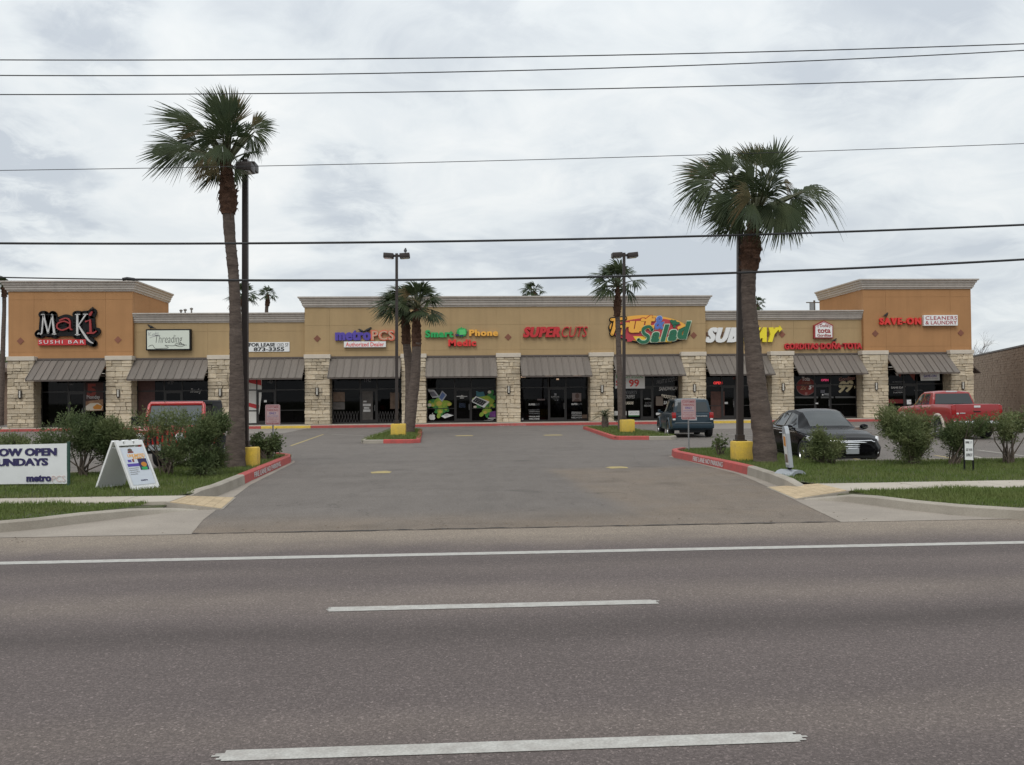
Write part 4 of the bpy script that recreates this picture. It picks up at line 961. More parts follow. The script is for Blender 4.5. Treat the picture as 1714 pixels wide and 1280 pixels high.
# ------------------------------------------------------------------ what is stuck to the shop windows
GP = FM(SY+.04)
def on_glass(k, nm, pts, m, n0=.0, n1=.006): return MB().prism([uv(*q, SY) for q in pts], n0, n1, GP).build(nm, m, fronts[k][0])
def gtext(k, body, x0, y0, x1, y1, m, bold=0.0, shear=0.0, n0=.0, warp=None):
    a, b = uv(x0, (y0+y1)/2, SY), uv(x1, (y0+y1)/2, SY); c, d = uv((x0+x1)/2, y0, SY), uv((x0+x1)/2, y1, SY)
    return lettering(body, a[0], b[0], d[1], c[1], .004, m, fronts[k][0], GP, bold=bold, shear=shear, split=False, name='window_lettering', n0=n0, warp=warp)
def box4(x0, y0, x1, y1): return [(x0,y1),(x1,y1),(x1,y0),(x0,y0)]
Mp = lambda nm, c, **k: mat(nm, c, k.pop('rough', .7), **k)
M_brown = Mp('brown_print', (0.13,0.085,0.06), var=.3, scale=4); M_food = Mp('food_print', (0.42,0.26,0.15), scale=2.2, c2=(0.16,0.07,0.04)); M_cream = Mp('cream_print', (0.62,0.56,0.46))
M_dimred = Mp('dim_red_print', (0.22,0.04,0.03)); M_orng = Mp('orange_print', (0.55,0.22,0.03))
# 1 sushi poster
on_glass(0, 'window_poster', box4(140,640,172.5,687), Mp('poster_dark', (0.05,0.02,0.018)))
gtext(0, '5', 146, 642, 160, 663, M_dimred, bold=.06, n0=.008); gtext(0, 'Monday', 145, 661, 167, 669, M_dimwhite, n0=.008)
on_glass(0, 'food_picture', [(139,672),(172,668),(172.5,687),(139,688)], M_food, .007, .011)
on_glass(0, 'food_picture', [(140,682),(150,675),(164,674),(172,680),(170,686),(143,687)], M_cream, .012, .014); on_glass(0, 'food_picture', [(155,681),(162,676),(171,679),(169,685),(157,685)], M_orng, .015, .017)
gtext(0, '1141', 115, 641, 122, 645, M_greyv)
# 2 salon: rust blind and script
on_glass(1, 'window_blind', box4(227.5,634,259,706), Mp('rust_blind', (0.07,0.03,0.026), var=.2, scale=8))
gtext(1, 'Threading', 316, 650, 338, 659, M_dimwhite, shear=.4); gtext(1, '1137', 281, 638, 290, 643, M_greyv)
# 3 vacant unit: white swoosh panel with two red bands
k = 2
on_glass(k, 'window_panel', [(396,709),(430,709),(434,690),(437.5,662),(438,632),(396,629)], M_offwhite)
on_glass(k, 'red_band', [(396,627),(437,636),(437.5,645),(415,640),(396,634)], M_red, .007, .011); on_glass(k, 'red_band', [(396,669),(434,678),(433,685),(415,680),(396,674)], M_red, .007, .011)
on_glass(k, 'panel_rail', [(396,686.5),(433,686.5),(433,688.5),(396,688.5)], M_black, .007, .013)
on_glass(k, 'lock_box', box4(442,669.5,446.5,673), M_white, .0, .05); gtext(k, '1133', 448, 636.5, 456, 641.5, M_greyv)
# 4 phone dealer: posters, papers, folding gates
k = 3
for (q, m) in [(box4(556,656,577,672),M_brown),(box4(556,673,577,685),Mp('grey_poster',(0.10,0.09,0.085),var=.3,scale=5)),(box4(653,657,668,684),M_brown),(box4(604,652,624,705),Mp('door_film',(0.075,0.066,0.06),var=.3,scale=3))]: on_glass(k, 'window_poster', q, m)
for (a, b, c, d) in [(608,670.5,613.5,673),(607.5,675.5,620.5,679.5),(609,681,618,684),(608,685,620,689)]: on_glass(k, 'door_notice', box4(a,b,c,d), M_dimwhite, .008, .011)
gtext(k, '1142', 610, 633.5, 620.5, 639, M_greyv)
for (a, b) in [(556,600),(632,672)]:
    gmb = MB(); n = 9
    for i in range(n):
        xa, xb = a+(b-a)*i/n, a+(b-a)*(i+1)/n
        for (p, q) in (((xa,688),(xb,706.5)),((xb,688),(xa,706.5))):
            pa, pb = uv(*p, SY), uv(*q, SY); gmb.tube([(pa[0],SY-.03,pa[1]),(pb[0],SY-.03,pb[1])], .014, 4)
    gmb.build('folding_gate', Mp('gate_metal',(0.085,0.08,0.08)), fronts[k][0])
# 5 phone repair graphics
k = 4; C = crop(700, 620, 12.243)
def cg(nm, pts, m, n0=.0, n1=.004): return on_glass(k, nm, [C(*p) for p in pts], m, n0, n1)
Mg1, Mg2, Mg3 = Mp('leaf_green', (0.035,0.19,0.045), var=.3, scale=3), Mp('lime', (0.25,0.36,0.04), var=.25, scale=4), Mp('gold', (0.52,0.40,0.08))
on_glass(k, 'valance', box4(714,627,830,632.5), Mp('olive_band', (0.03,0.05,0.03)))
rr = random.Random(8)
def splash(cx, cy, r, seed):
    r2 = random.Random(seed)
    for i in range(9):
        a = r2.uniform(0, 6.28); d = r*r2.uniform(.3,.8); m = [Mg1, Mg1, Mg2][i % 3]
        cg('window_graphic', [(cx+d*math.cos(a)+q[0], cy+d*.8*math.sin(a)+q[1]) for q in ell(0, 0, r*r2.uniform(.3,.5), r*r2.uniform(.18,.3), 12, a)], m, .0+.001*i, .002+.001*i)
    cg('window_graphic', ell(cx, cy, r*.42, r*.36, 14), Mg2, .012, .014); cg('window_graphic', ell(cx, cy+r*.1, r*.25, r*.2, 10), Mg3, .015, .017)
splash(430, 650, 250, 1); splash(1400, 600, 240, 2); splash(450, 830, 150, 5); splash(1370, 840, 150, 6); splash(300, 700, 120, 11); splash(1500, 700, 110, 12)
Msl, Msc = Mp('silver_print', (0.46,0.47,0.50)), Mp('screen_blue', (0.10,0.16,0.34))
cg('window_graphic', [(190,385),(330,395),(440,545),(290,560)], Msl, .02, .022); cg('window_graphic', [(215,440),(320,430),(395,520),(290,535)], Mp('keys', (0.14,0.14,0.17)), .023, .025)
cg('window_graphic', [(490,410),(585,500),(490,640),(415,560)], Msl, .02, .022); cg('window_graphic', [(495,440),(560,502),(485,605),(430,555)], Msc, .023, .025)
cg('window_graphic', [(1180,525),(1460,640),(1350,765),(1075,630)], M_white, .024, .026); cg('window_graphic', [(1195,548),(1410,640),(1310,725),(1105,630)], K, .027, .029)
for i in range(4):
    for j in range(3): cg('window_graphic', ell(1200+i*48-j*28, 585+i*20+j*28, 8, 6, 6), Msl, .03, .031)
cg('window_graphic', [(1185,415),(1250,440),(1340,430),(1370,520),(1250,540),(1190,520)], Mp('teal_print', (0.04,0.14,0.17)), .02, .022)
cg('window_graphic', ell(230, 705, 42, 36, 10), M_cream, .02, .022); cg('window_graphic', ell(635, 690, 42, 34, 10), Mg3, .02, .022); cg('window_graphic', ell(1460, 440, 36, 34, 10), M_cream, .02, .022); cg('window_graphic', ell(1165, 745, 34, 26, 10), M_cream, .02, .022)
cg('window_graphic', [(470,935),(590,880),(725,918),(545,980)], M_white, .02, .022); cg('window_graphic', ell(575, 910, 50, 22, 10), Msl, .023, .025)
cg('window_graphic', [(1470,850),(1595,820),(1590,950),(1455,950)], Mp('violet_print', (0.17,0.05,0.22), var=.4, scale=4), .02, .022); cg('window_graphic', [(1430,968),(1590,962),(1590,982),(1430,990)], M_dimwhite, .02, .022); cg('window_graphic', [(1345,1020),(1450,1012),(1560,995),(1480,1038),(1350,1040)], M_dimwhite, .023, .025)
cg('fruit_emblem', [(280,905),(300,898),(330,905),(346,925),(335,950),(350,975),(330,1008),(305,1014),(285,1008),(262,1014),(238,1000),(222,965),(222,930),(240,905),(262,902)], M_white, .02, .022); cg('fruit_emblem', [(282,895),(288,872),(305,864),(300,886)], M_white, .02, .022)
cg('door_notice', [(785,522),(870,518),(895,500),(920,518),(1005,524),(1005,538),(785,538)], M_dimwhite); cg('door_notice', [(855,552),(940,552),(940,570),(855,570)], M_dimwhite)
for i in range(5): gtext(k, 'hours', *C(840, 662+i*20), *C(965, 676+i*20), Mp('blue_print', (0.10,0.14,0.24)))
# 6 hair salon
k = 5; C = crop(860, 620, 12.243)
def ct(body, x0, y0, x1, y1, m=M_dimwhite, **kw): return gtext(k, body, *C(x0,y0), *C(x1,y1), m, **kw)
ct('SUPER', 302, 675, 445, 714, bold=.06, shear=.2); ct('CUTS', 440, 675, 530, 714, M_greyv, shear=.2)
ct('SUPER', 1178, 668, 1312, 706, bold=.06, shear=.2); ct('CUTS', 1308, 668, 1405, 706, M_greyv, shear=.2)
ct('HAIRCUTS', 308, 795, 528, 822, M_greyv); ct('CONDITIONING', 312, 832, 528, 850); ct('WAXING', 312, 866, 530, 894, M_greyv)
ct('WALK-INS', 312, 928, 530, 956, bold=.04); ct('WELCOME', 312, 976, 528, 1006, bold=.05)
ct('NIOXIN', 1190, 862, 1396, 896); ct('REDKEN', 1185, 945, 1396, 978)
for yy in (848, 912): cg('window_rule', [(1188,yy),(1396,yy),(1396,yy+8),(1188,yy+8)], M_dimwhite)
ct('SUPERCUTS', 770, 528, 930, 552); ct('HOURS', 800, 570, 915, 588, M_greyv); ct('9-8', 835, 596, 910, 620, M_greyv)
cg('door_notice', [(832,466),(876,466),(876,512),(832,512)], M_greyv)
cg('window_poster', [(1198,460),(1384,460),(1384,632),(1198,632)], Mp('portrait_print', (0.20,0.155,0.145))); cg('window_poster', ell(1300, 520, 42, 54, 14), Mp('portrait_dark', (0.10,0.06,0.05)), .005, .007); cg('window_poster', [(1215,632),(1262,585),(1335,585),(1375,632)], MATS['portrait_dark'], .005, .0065)
cg('window_poster', [(480,582),(640,582),(640,612),(480,612)], Mp('rose_grey', (0.11,0.08,0.08))); cg('window_poster', [(1400,905),(1545,900),(1545,980),(1400,980)], M_brown); cg('window_sticker', ell(180, 998, 18, 24, 10), M_dimwhite)
M_lamp = emit('warm_tube', (1.0, 0.72, 0.40), 3.5)
for (a, b, c, d, y) in [(150,135,245,150,64.0),(1228,122,1385,132,64.5),(880,184,925,196,66.5),(655,120,800,128,67.0)]:
    p, q = P(*C(a, b), y), P(*C(c, d), y); MB().box(p.x, q.x, y, y+.25, (p.z+q.z)/2, (p.z+q.z)/2+.10).build('ceiling_lamp', M_lamp, mall)
# 7 juice shop
k = 6; C = crop(1020, 610, 12.193)
def slant(dz): return lambda u, v, tu, tv: (u, v+dz*tu)
ct('JUICES', 1085, 185, 1325, 240, M_greyv, shear=.2); ct('FRUIT & YOGURT', 965, 320, 1440, 400, M_greyv, bold=.01, shear=.2, warp=slant(.25)); ct('SANDWICH', 1010, 455, 1395, 535, M_dimwhite, bold=.02, shear=.2, warp=slant(.05))
ct('SMOOTHIES', 1055, 600, 1365, 670, M_cream, bold=.05, shear=.2, warp=slant(-.16)); ct('SALADS', 1105, 740, 1360, 810, M_dimwhite, bold=.04, shear=.2)
ct('DESSERTS', 300, 535, 570, 600, M_greyv, shear=.2); ct('CREPES', 305, 620, 525, 690, M_dimwhite, shear=.2); ct('JUGOS', 300, 755, 500, 830, M_cream, bold=.05, shear=.2)
ct('OPEN', 720, 685, 835, 715, M_dimwhite); ct('DAILY', 735, 765, 830, 798, M_greyv); ct('MON-SUN', 715, 820, 845, 860, M_dimwhite)
cg('window_poster', [(952,650),(1098,650),(1098,838),(952,838)], Mp('tan_paper', (0.17,0.13,0.105))); cg('window_poster', [(390,945),(612,942),(614,1032),(390,1034)], M_white); cg('window_poster', [(395,1036),(610,1034),(610,1055),(395,1056)], Mg1); cg('window_poster', [(100,950),(350,948),(350,1034),(100,1036)], M_offwhite); cg('window_poster', [(955,985),(1040,980),(1040,1025),(955,1030)], M_white)
gtext(k, 'OPEN 7 DAYS', *C(420, 975), *C(600, 1000), Mg1)
s = sign('price_banner', 1055, 638, SY-.3, 'white hanging banner with green special heading and big red price', 'banner', None)
B_ = FM(SY-.3); u0, u1 = uv(*C(110, 330), SY-.3)[0], uv(*C(722, 330), SY-.3)[0]; v1, v0 = uv(*C(500, 172), SY-.3)[1], uv(*C(500, 484), SY-.3)[1]
MB().prism([(u0,v0),(u1,v0-.02),(u1,v1),(u0,v1+.02)], -.012, .012, B_).build('sheet', M_white, s)
def bt(body, x0, y0, x1, y1, m, bold): 
    a, b, c, d = uv(*C(x0,y0), SY-.3)[0], uv(*C(x1,y0), SY-.3)[0], uv(*C(x0,y1), SY-.3)[1], uv(*C(x0,y0), SY-.3)[1]; lettering(body, a, b, c, d, .004, m, s, B_, bold=bold, n0=.012)
bt('LUNCH', 140, 205, 408, 275, M_green, .02); bt('SPECIAL', 446, 203, 690, 275, M_green, .0); bt('$4', 130, 310, 335, 455, M_brightred, .03); bt('99', 398, 305, 606, 455, M_brightred, .03)
# 8 sandwich shop
k = 7; M_neon = emit('red_neon', (0.9, 0.05, 0.05), 0.9)
gtext(k, 'OPEN', 1194.5, 638.5, 1209, 643, M_neon, bold=.02); gtext(k, 'OPEN', 1227, 630.5, 1237, 634.5, MATS.get('dim_red_print'), bold=.02)
on_glass(k, 'window_poster', box4(1213,672.5,1218.5,676), M_dimwhite); on_glass(k, 'window_poster', box4(1190,655,1213,701), Mp('booth_brown', (0.075,0.03,0.022), var=.4, scale=3)); on_glass(k, 'window_poster', box4(1227,668,1237,678), Mp('dark_poster', (0.05,0.04,0.045)))
# 9 gorditas
k = 8; C = crop(1320, 610, 12.243)
cg('window_disc', ell(362, 450, 205, 185, 28), Mp('disc_rim', (0.14,0.09,0.085))); cg('window_disc', ell(362, 450, 192, 172, 28), Mp('disc_red', (0.17,0.022,0.018), var=.3, scale=2), .005, .007)
ct('Tota', 275, 250, 440, 335, M_dimwhite, bold=.03, n0=.009); ct('COMBO', 275, 355, 455, 400, M_food, n0=.009); ct('2x', 240, 420, 390, 515, M_food, bold=.03, shear=.3, n0=.009); ct('5', 415, 415, 480, 510, M_white, bold=.05, shear=.2, n0=.009); ct('00', 485, 420, 540, 465, M_dimwhite, n0=.009)
cg('window_disc', [(340,570),(388,570),(388,618),(340,618)], Mp('rose_mark', (0.34,0.16,0.14)), .009, .011)
ct('OPEN', 670, 295, 820, 340, emit('pink_neon', (0.75,0.05,0.16), .6), bold=.02)
ct('Gorditas', 1030, 262, 1370, 345, Mp('gordita_print', (0.26,0.13,0.11)), bold=.03, shear=.1, warp=slant(.12), n0=.003); ct('99', 1000, 345, 1345, 585, Mp('straw', (0.50,0.43,0.27)), bold=.06, shear=.25, warp=slant(.10), n0=.004); ct('¢', 1345, 415, 1415, 490, MATS['straw'], n0=.004)
for (a, b) in [((140,655),(610,690)),((665,652),(925,688)),((960,650),(1460,686))]: cg('shelf_strip', [(a[0],b[1]),(b[0],b[1]),(b[0],a[1]),(a[0],a[1])], Mp('strip_grey', (0.10,0.10,0.10)))
cg('door_notice', [(660,520),(745,520),(745,585),(660,585)], Mp('slate_print', (0.11,0.11,0.13))); cg('door_notice', ell(703, 618, 18, 16, 8), M_white); cg('door_notice', [(745,585),(855,590),(860,640),(720,625)], M_greyv); cg('lock_box', [(552,782),(606,782),(606,808),(552,808)], M_white, 0, .04)
# 10 laundry
k = 9; C = crop(1480, 590, 12.8)
ct('ALTERATIONS', 180, 612, 440, 640, M_greyv); ct('SAME DAY', 152, 725, 465, 770, M_dimwhite, bold=.04); ct('CLEANERS', 215, 790, 405, 818, M_greyv); ct('& LAUNDRY', 202, 838, 415, 866, M_dimwhite); ct('SAVE-ON', 645, 795, 820, 820, M_greyv)
cg('red_band', [(85,1000),(470,998),(470,1085),(85,1088)], Mp('maroon_band', (0.17,0.012,0.012))); cg('window_graphic', [(500,410),(680,410),(650,600)], Mp('rust_tri', (0.20,0.05,0.035))); cg('window_graphic', [(300,430),(380,420),(345,540)], MATS['rust_tri'])
cg('window_graphic', [(230,430),(300,450),(310,500),(270,490)], M_dimwhite, .005, .007); cg('window_graphic', [(400,405),(425,405),(428,455),(415,450)], M_dimwhite, .005, .007); cg('window_graphic', [(1290,450),(1410,430),(1400,520),(1300,510)], Mp('deep_blue', (0.015,0.03,0.10)))
s = sign('opening_banner', 1556, 628, SY-.35, 'small sagging white now-open banner with red and blue lettering under last awning', 'banner', None)
B_ = FM(SY-.35); def_ = lambda x, y: uv(*C(x, y), SY-.35)
MB().prism([def_(785,600), def_(1190,594), def_(1178,340), def_(745,340)], -.01, .01, B_).build('sheet', M_white, s)
def bt2(body, x0, y0, x1, y1, m, bold): a, b = def_(x0, y1), def_(x1, y0); lettering(body, a[0], b[0], a[1], b[1], .004, m, s, B_, bold=bold, n0=.01)
bt2('NOW OPEN', 785, 388, 1150, 448, M_brightred, .02); bt2('SAVE-ON', 845, 470, 1115, 528, M_purple, .02); bt2('CLEANERS & LAUNDRY', 815, 548, 1160, 570, M_grey, .0)
# kerb lettering
def kerb_text(body, a, b, z0, z1, m, out=0.004, parent=None):
    """stencilled on the leaning face of a kerb between two ground points"""
    a, b = Vector(a), Vector(b); d = b-a; L_ = d.length; d = d/L_; n = Vector((d.y, -d.x, 0))
    up = (Vector((0, 0, .18))-n*.018).normalized()
    M = Matrix(((d.x, up.x, n.x, a.x), (d.y, up.y, n.y, a.y), (d.z, up.z, n.z, a.z), (0, 0, 0, 1)))
    lettering(body, 0, L_, z0, z1, .003, m, parent, M, bold=.01, split=False, name='kerb_lettering', n0=out)
kq = P(832, 710, 58.44); kq2 = P(880, 710, 58.44)
kerb_text('FIRE LANE NO PARKING', (kq.x, 58.45, 0), (kq2.x, 58.45, 0), .03, .13, M_dimwhite, .003, shop_kerb)
kerb_text('FIRE LANE NO PARKING', (-4.563, 21.0, 0), (-4.66, 24.6, 0), .04, .16, M_dimwhite, .006, kl)
kerb_text('FIRE LANE NO PARKING', (6.37, 24.4, 0), (6.475, 22.0, 0), .04, .16, M_dimwhite, .006, kr)
# ------------------------------------------------------------------ palms
WIND = Vector((-0.75, 0.05, -0.18))
def fan(mb, hub, axis, nrm, L, n, droop, r, spread=118, wind=.35):
    axis = axis.normalized(); side = nrm.cross(axis)
    if side.length < 1e-3: side = Vector((1, 0, 0)).cross(axis)
    side.normalize(); nrm = axis.cross(side).normalized()
    S = [0.03, .2, .40, .58, .76, .9, 1.0]
    for i in range(n):
        a = rad(-spread+2*spread*(i+r.uniform(.2,.8))/n); da = rad(2*spread/n)
        d = axis*math.cos(a)+side*math.sin(a); t = side*math.cos(a)-axis*math.sin(a)
        l = L*(.70+.30*math.cos(a*.62))*r.uniform(.78, 1.1); dr = droop*r.uniform(.6, 1.5); w_ = wind*r.uniform(.5, 1.4)
        vs_, fs = [], []
        for k, s in enumerate(S):
            p = hub+d*l*s+nrm*(-.34*abs(math.sin(a))*l*s*(1-.35*s))
            e = max(0, s-.28)**2.0
            p = p+Vector((0, 0, -1))*dr*l*e*1.6+WIND*w_*l*e*1.5
            wd = l*s*da*.56 if s <= .60 else l*.60*da*.56*max(.05, (1-(s-.60)/.40))**.8
            ridge = nrm*wd*.35
            vs_ += [p-t*wd, p+ridge, p+t*wd]
        for k in range(len(S)-1):
            b = k*3; fs += [(b, b+1, b+4, b+3), (b+1, b+2, b+5, b+4)]
        mb.add(vs_, fs)
def frond(parent, base, hub, tip, nrm, r, n=30, droop=.35, rp=.03, dry=.08, wind=.35, spread=118):
    base, hub, tip = Vector(base), Vector(hub), Vector(tip); mb = MB()
    mid = (base+hub)/2+Vector((0, 0, .06*(hub-base).length)); mb.mi = 1
    mb.tube([base, base*.5+mid*.5+Vector((0, 0, .02)), mid, hub, hub+(tip-hub)*.12], [rp*1.5, rp*1.1, rp, rp*.6, rp*.3], 5)
    mb.mi = 0; fan(mb, hub, tip-hub, nrm, (tip-hub).length, n, droop, r, spread, wind)
    m = M_leaf_dry if r.random() < dry else M_leaf_palm
    return mb.build('frond', [m, M_petiole], parent)
def trunk_mesh(pts, rs_, n, r, rough=.04, ring=.06):
    """a trunk with leaf-scar rings along a smooth curve"""
    c = []; R = []
    P_ = [Vector(pts[0])]+[Vector(p) for p in pts]+[Vector(pts[-1])]; Q = [rs_[0]]+list(rs_)+[rs_[-1]]
    for i in range(1, len(P_)-2):
        m = max(2, int((P_[i+1]-P_[i]).length/ring))
        for k in range(m):
            t = k/m; c.append(.5*((2*P_[i])+(P_[i+1]-P_[i-1])*t+(2*P_[i-1]-5*P_[i]+4*P_[i+1]-P_[i+2])*t*t+(3*P_[i]-P_[i-1]-3*P_[i+1]+P_[i+2])*t**3))
            R.append((Q[i]+(Q[i+1]-Q[i])*t)*(1+r.uniform(-rough, rough)))
    c.append(P_[-1]); R.append(Q[-1])
    mb = MB(); mb.tube(c, R, n)
    j = Vector
    for i in range(len(mb.v)):
        x, y, z = mb.v[i]; mb.v[i] = (x+r.uniform(-1, 1)*rough*.25*rs_[0], y+r.uniform(-1, 1)*rough*.25*rs_[0], z+r.uniform(-.5, .5)*ring*.3)
    return mb, c, R
def boots(mb, c, R, r, n, l=.10, w=.05, i0=0):
    """stubs of cut leaf stalks"""
    for _ in range(n):
        k = r.randrange(i0, len(c)-1); a = r.uniform(0, 6.283); d = Vector((math.cos(a), math.sin(a), 0)); p = c[k]+d*R[k]*.9; t = Vector((-d.y, d.x, 0))
        up = Vector((0, 0, 1)); e = p+d*l*r.uniform(.3, .8)+up*l*r.uniform(.5, 1.4); ww = w*r.uniform(.6, 1.2)
        mb.add([p-t*ww, p+t*ww, e+t*ww*.5, e-t*ww*.5, p-t*ww*.8-d*.02+up*.08, p+t*ww*.8-d*.02+up*.08], [(0,1,2,3),(3,2,5,4),(0,3,4),(1,5,2)])
def palm_px(label, Y, trunk, boot, top, fronds, seed, fill=10, fl=1.1, group='fan palms in the kerbed islands', n=32, cat='palm tree', zbase=.15):
    """trunk/boot: (px, py, width px); fronds: (hub, tip, depth offset, facing, droop)"""
    r = random.Random(seed)
    def W(px, py, dy=0.0): return P(px, py, Y+dy)
    mpp = (W(858, 600)-W(857, 600)).length
    b = W(*trunk[0][:2]); b.z = min(b.z, zbase)
    root = empty('palm_tree', (b.x, Y, zbase), 0, label, cat, group)
    pts = [W(*t[:2]) for t in trunk]; pts[0].z = zbase-.1
    mb, c, R = trunk_mesh(pts, [t[2]*mpp/2 for t in trunk], 16, r, .045)
    boots(mb, c, R, r, 60, .035, .05, len(c)//3)
    mb.build('trunk', M_trunk, root, smooth=60)
    pts = [W(*t[:2]) for t in boot]; mb, c, R = trunk_mesh(pts, [t[2]*mpp/2 for t in boot], 14, r, .09, .05)
    boots(mb, c, R, r, 90, .11, .06)
    for _ in range(26):                                      # hanging fibres
        k = r.randrange(1, len(c)); a = r.uniform(0, 6.283); p = c[k]+Vector((math.cos(a), math.sin(a), 0))*R[k]; mb.add([p, p+Vector((.02,.02,-.01)), p+Vector((math.cos(a)*.06, math.sin(a)*.06, -r.uniform(.1,.28)))], [(0,1,2)])
    mb.build('fibre_sheath', M_boot, root)
    top3 = W(*top)
    for (hx, hy, tx, ty, dy, face, dr, *sp) in fronds:
        hub, tip = W(hx, hy, dy), W(tx, ty, dy*1.35); ax = (tip-hub).normalized()
        nr = Vector((0, -1, 0))*face+Vector((-ax.z, 0, ax.x))*(1-face)*(1 if ax.x > 0 else -1)
        frond(root, top3+Vector((r.uniform(-.06,.06), r.uniform(-.06,.06), r.uniform(-.1,.05))), hub, tip, nr+Vector((r.uniform(-.15,.15), 0, r.uniform(-.15,.15))), r, (n-6 if not sp or sp[0] > 45 else 17), dr, .028, .12, .14, sp[0]+r.uniform(-4,10) if sp else 50+r.uniform(-10,14))
    for k in range(fill):                                    # fronds that point towards and away from the road
        az = r.choice([90, 270])+r.uniform(-55, 55); el = r.uniform(-5, 75); d = Vector((math.cos(rad(az))*math.cos(rad(el)), math.sin(rad(az))*math.cos(rad(el)), math.sin(rad(el))))
        hub = top3+d*fl*r.uniform(.7,1.1); ax = (d+Vector((-.25, 0, -.25))).normalized(); up = Vector((0,0,1)); nr = (up-ax*ax.dot(up)).normalized()
        frond(root, top3, hub, hub+ax*fl*r.uniform(.85,1.1), nr+Vector((r.uniform(-.3,.3), r.uniform(-.3,.3), 0)), r, n-6, .3, .026, .05, .15, 82)
    return root
palm_px('tallest fan palm, its ragged crown blown over the double lamp post', 22.75,
    [(393,782,37),(394,740,31),(396,700,26),(396,640,23),(395,580,20.5),(393,500,18),(390,450,17.5),(385,400,18.5),(382,352,19)], [(382,358,20),(382,342,27),(381,322,29),(381,306,21),(380,290,15),(378,274,13)], (378,276),
    [(379,206,331,150,.1,1,.05,20),(379,208,343,141,-.3,1,.05,20),(379,204,354,139,.3,1,.04,18),(380,206,366,140,.0,1,.04,18),(381,208,380,142,-.4,1,.04,20),(382,206,396,142,.3,1,.05,18),(384,208,409,146,-.2,1,.06,18),(388,212,412,158,.5,1,.1,20),(372,214,338,168,-.6,1,.08,22),
     (326,207,251,183,.2,.8,.08,20),(330,206,266,178,-.2,.8,.08,18),(334,208,282,177,.4,.85,.1,20),(344,214,300,200,-.6,.9,.15,34),(338,222,288,206,.3,.85,.15,30),
     (303,240,249,229,.1,.8,.1,22),(300,244,240,250,-.3,.8,.1,24),(302,248,236,266,.3,.8,.12,22),(306,250,252,280,-.1,.8,.12,24),(312,252,282,294,.2,.8,.15,28),(322,244,280,250,-.5,.85,.15,40),(330,238,284,228,.6,.9,.2,40),
     (350,252,326,300,0,.8,.15,30),(356,256,342,304,-.4,.8,.15,26),(362,258,360,296,.4,.8,.15,28),(344,246,304,282,.3,.85,.2,30),
     (424,214,469,203,0,.85,.15,26),(422,212,454,188,.4,.9,.12,24),(420,212,439,184,-.3,.9,.1,24),(426,220,458,226,-.4,.8,.35,30),(424,226,446,252,.3,.75,.3,30),(418,226,426,264,.0,.75,.25,24),(412,218,430,200,.6,.9,.2,40),
     (374,232,352,196,-.9,1,.1,60),(384,230,392,188,-1.0,1,.1,60),(362,236,330,212,-.8,1,.2,60),(378,226,372,178,.8,1,.1,55),(398,230,414,204,-.7,1,.2,50),(352,232,316,232,.8,.95,.3,55),(372,240,360,272,-.9,.9,.25,50),
     (392,282,414,302,-.3,.75,.3,40),(392,278,408,288,.3,.7,.3,40)], 3, 7, .75)
palm_px('thick-trunked fan palm standing behind a yellow lamp base, leaning slightly', 21.9,
    [(1281,775,43),(1279,740,38),(1274,700,34),(1268,650,31),(1262,600,29),(1256,540,26),(1253,500,24),(1253,470,24.5),(1254,445,26)], [(1254,453,27),(1256,434,33),(1257,412,34),(1259,395,26),(1262,378,19),(1264,363,15)], (1264,366),
    [(1198,300,1132,280,0,.75,.2),(1200,296,1146,262,.4,.8,.2),(1196,306,1136,304,-.3,.6,.5),(1188,312,1134,318,-.2,.5,.9),(1192,318,1144,330,.4,.6,.7),(1228,340,1172,356,.1,.9,.15),(1230,344,1184,380,.4,.85,.15),(1234,346,1208,394,-.3,.8,.15),(1226,334,1176,338,-.5,.85,.25),
     (1218,288,1180,244,.2,.75,.3),(1222,284,1196,238,-.3,.8,.3),(1228,290,1206,252,.6,.9,.4),(1250,282,1236,240,.4,1,.2),(1258,278,1252,231,-.2,1,.15),(1266,278,1270,229,.3,1,.15),(1276,282,1288,233,-.3,1,.15),(1290,278,1313,223,0,.55,.05),(1290,284,1306,238,.4,.8,.15),(1296,292,1312,262,-.4,.9,.2),
     (1346,318,1419,312,.1,.5,.6),(1342,322,1398,304,-.3,.6,.7),(1330,328,1362,306,.4,.7,.5),(1298,336,1286,398,-.6,1,.08),(1302,334,1306,408,-.4,1,.08),(1308,336,1330,404,-.7,1,.1),(1314,338,1348,394,-.2,.9,.15),(1324,332,1358,376,-.2,.85,.25),(1322,326,1358,350,.4,.8,.4),(1312,304,1336,312,.6,.8,.5),
     (1262,306,1232,268,-.9,1,.25),(1236,316,1196,296,.7,.9,.25),(1288,314,1310,274,.7,.9,.2),(1244,330,1206,344,-.7,.9,.3),(1278,320,1262,282,-1.0,1,.3),(1258,332,1226,316,-1.1,.95,.4),(1282,330,1300,300,-1.0,.95,.4),(1262,340,1250,372,-1.0,.9,.3)], 4, 8, .75)
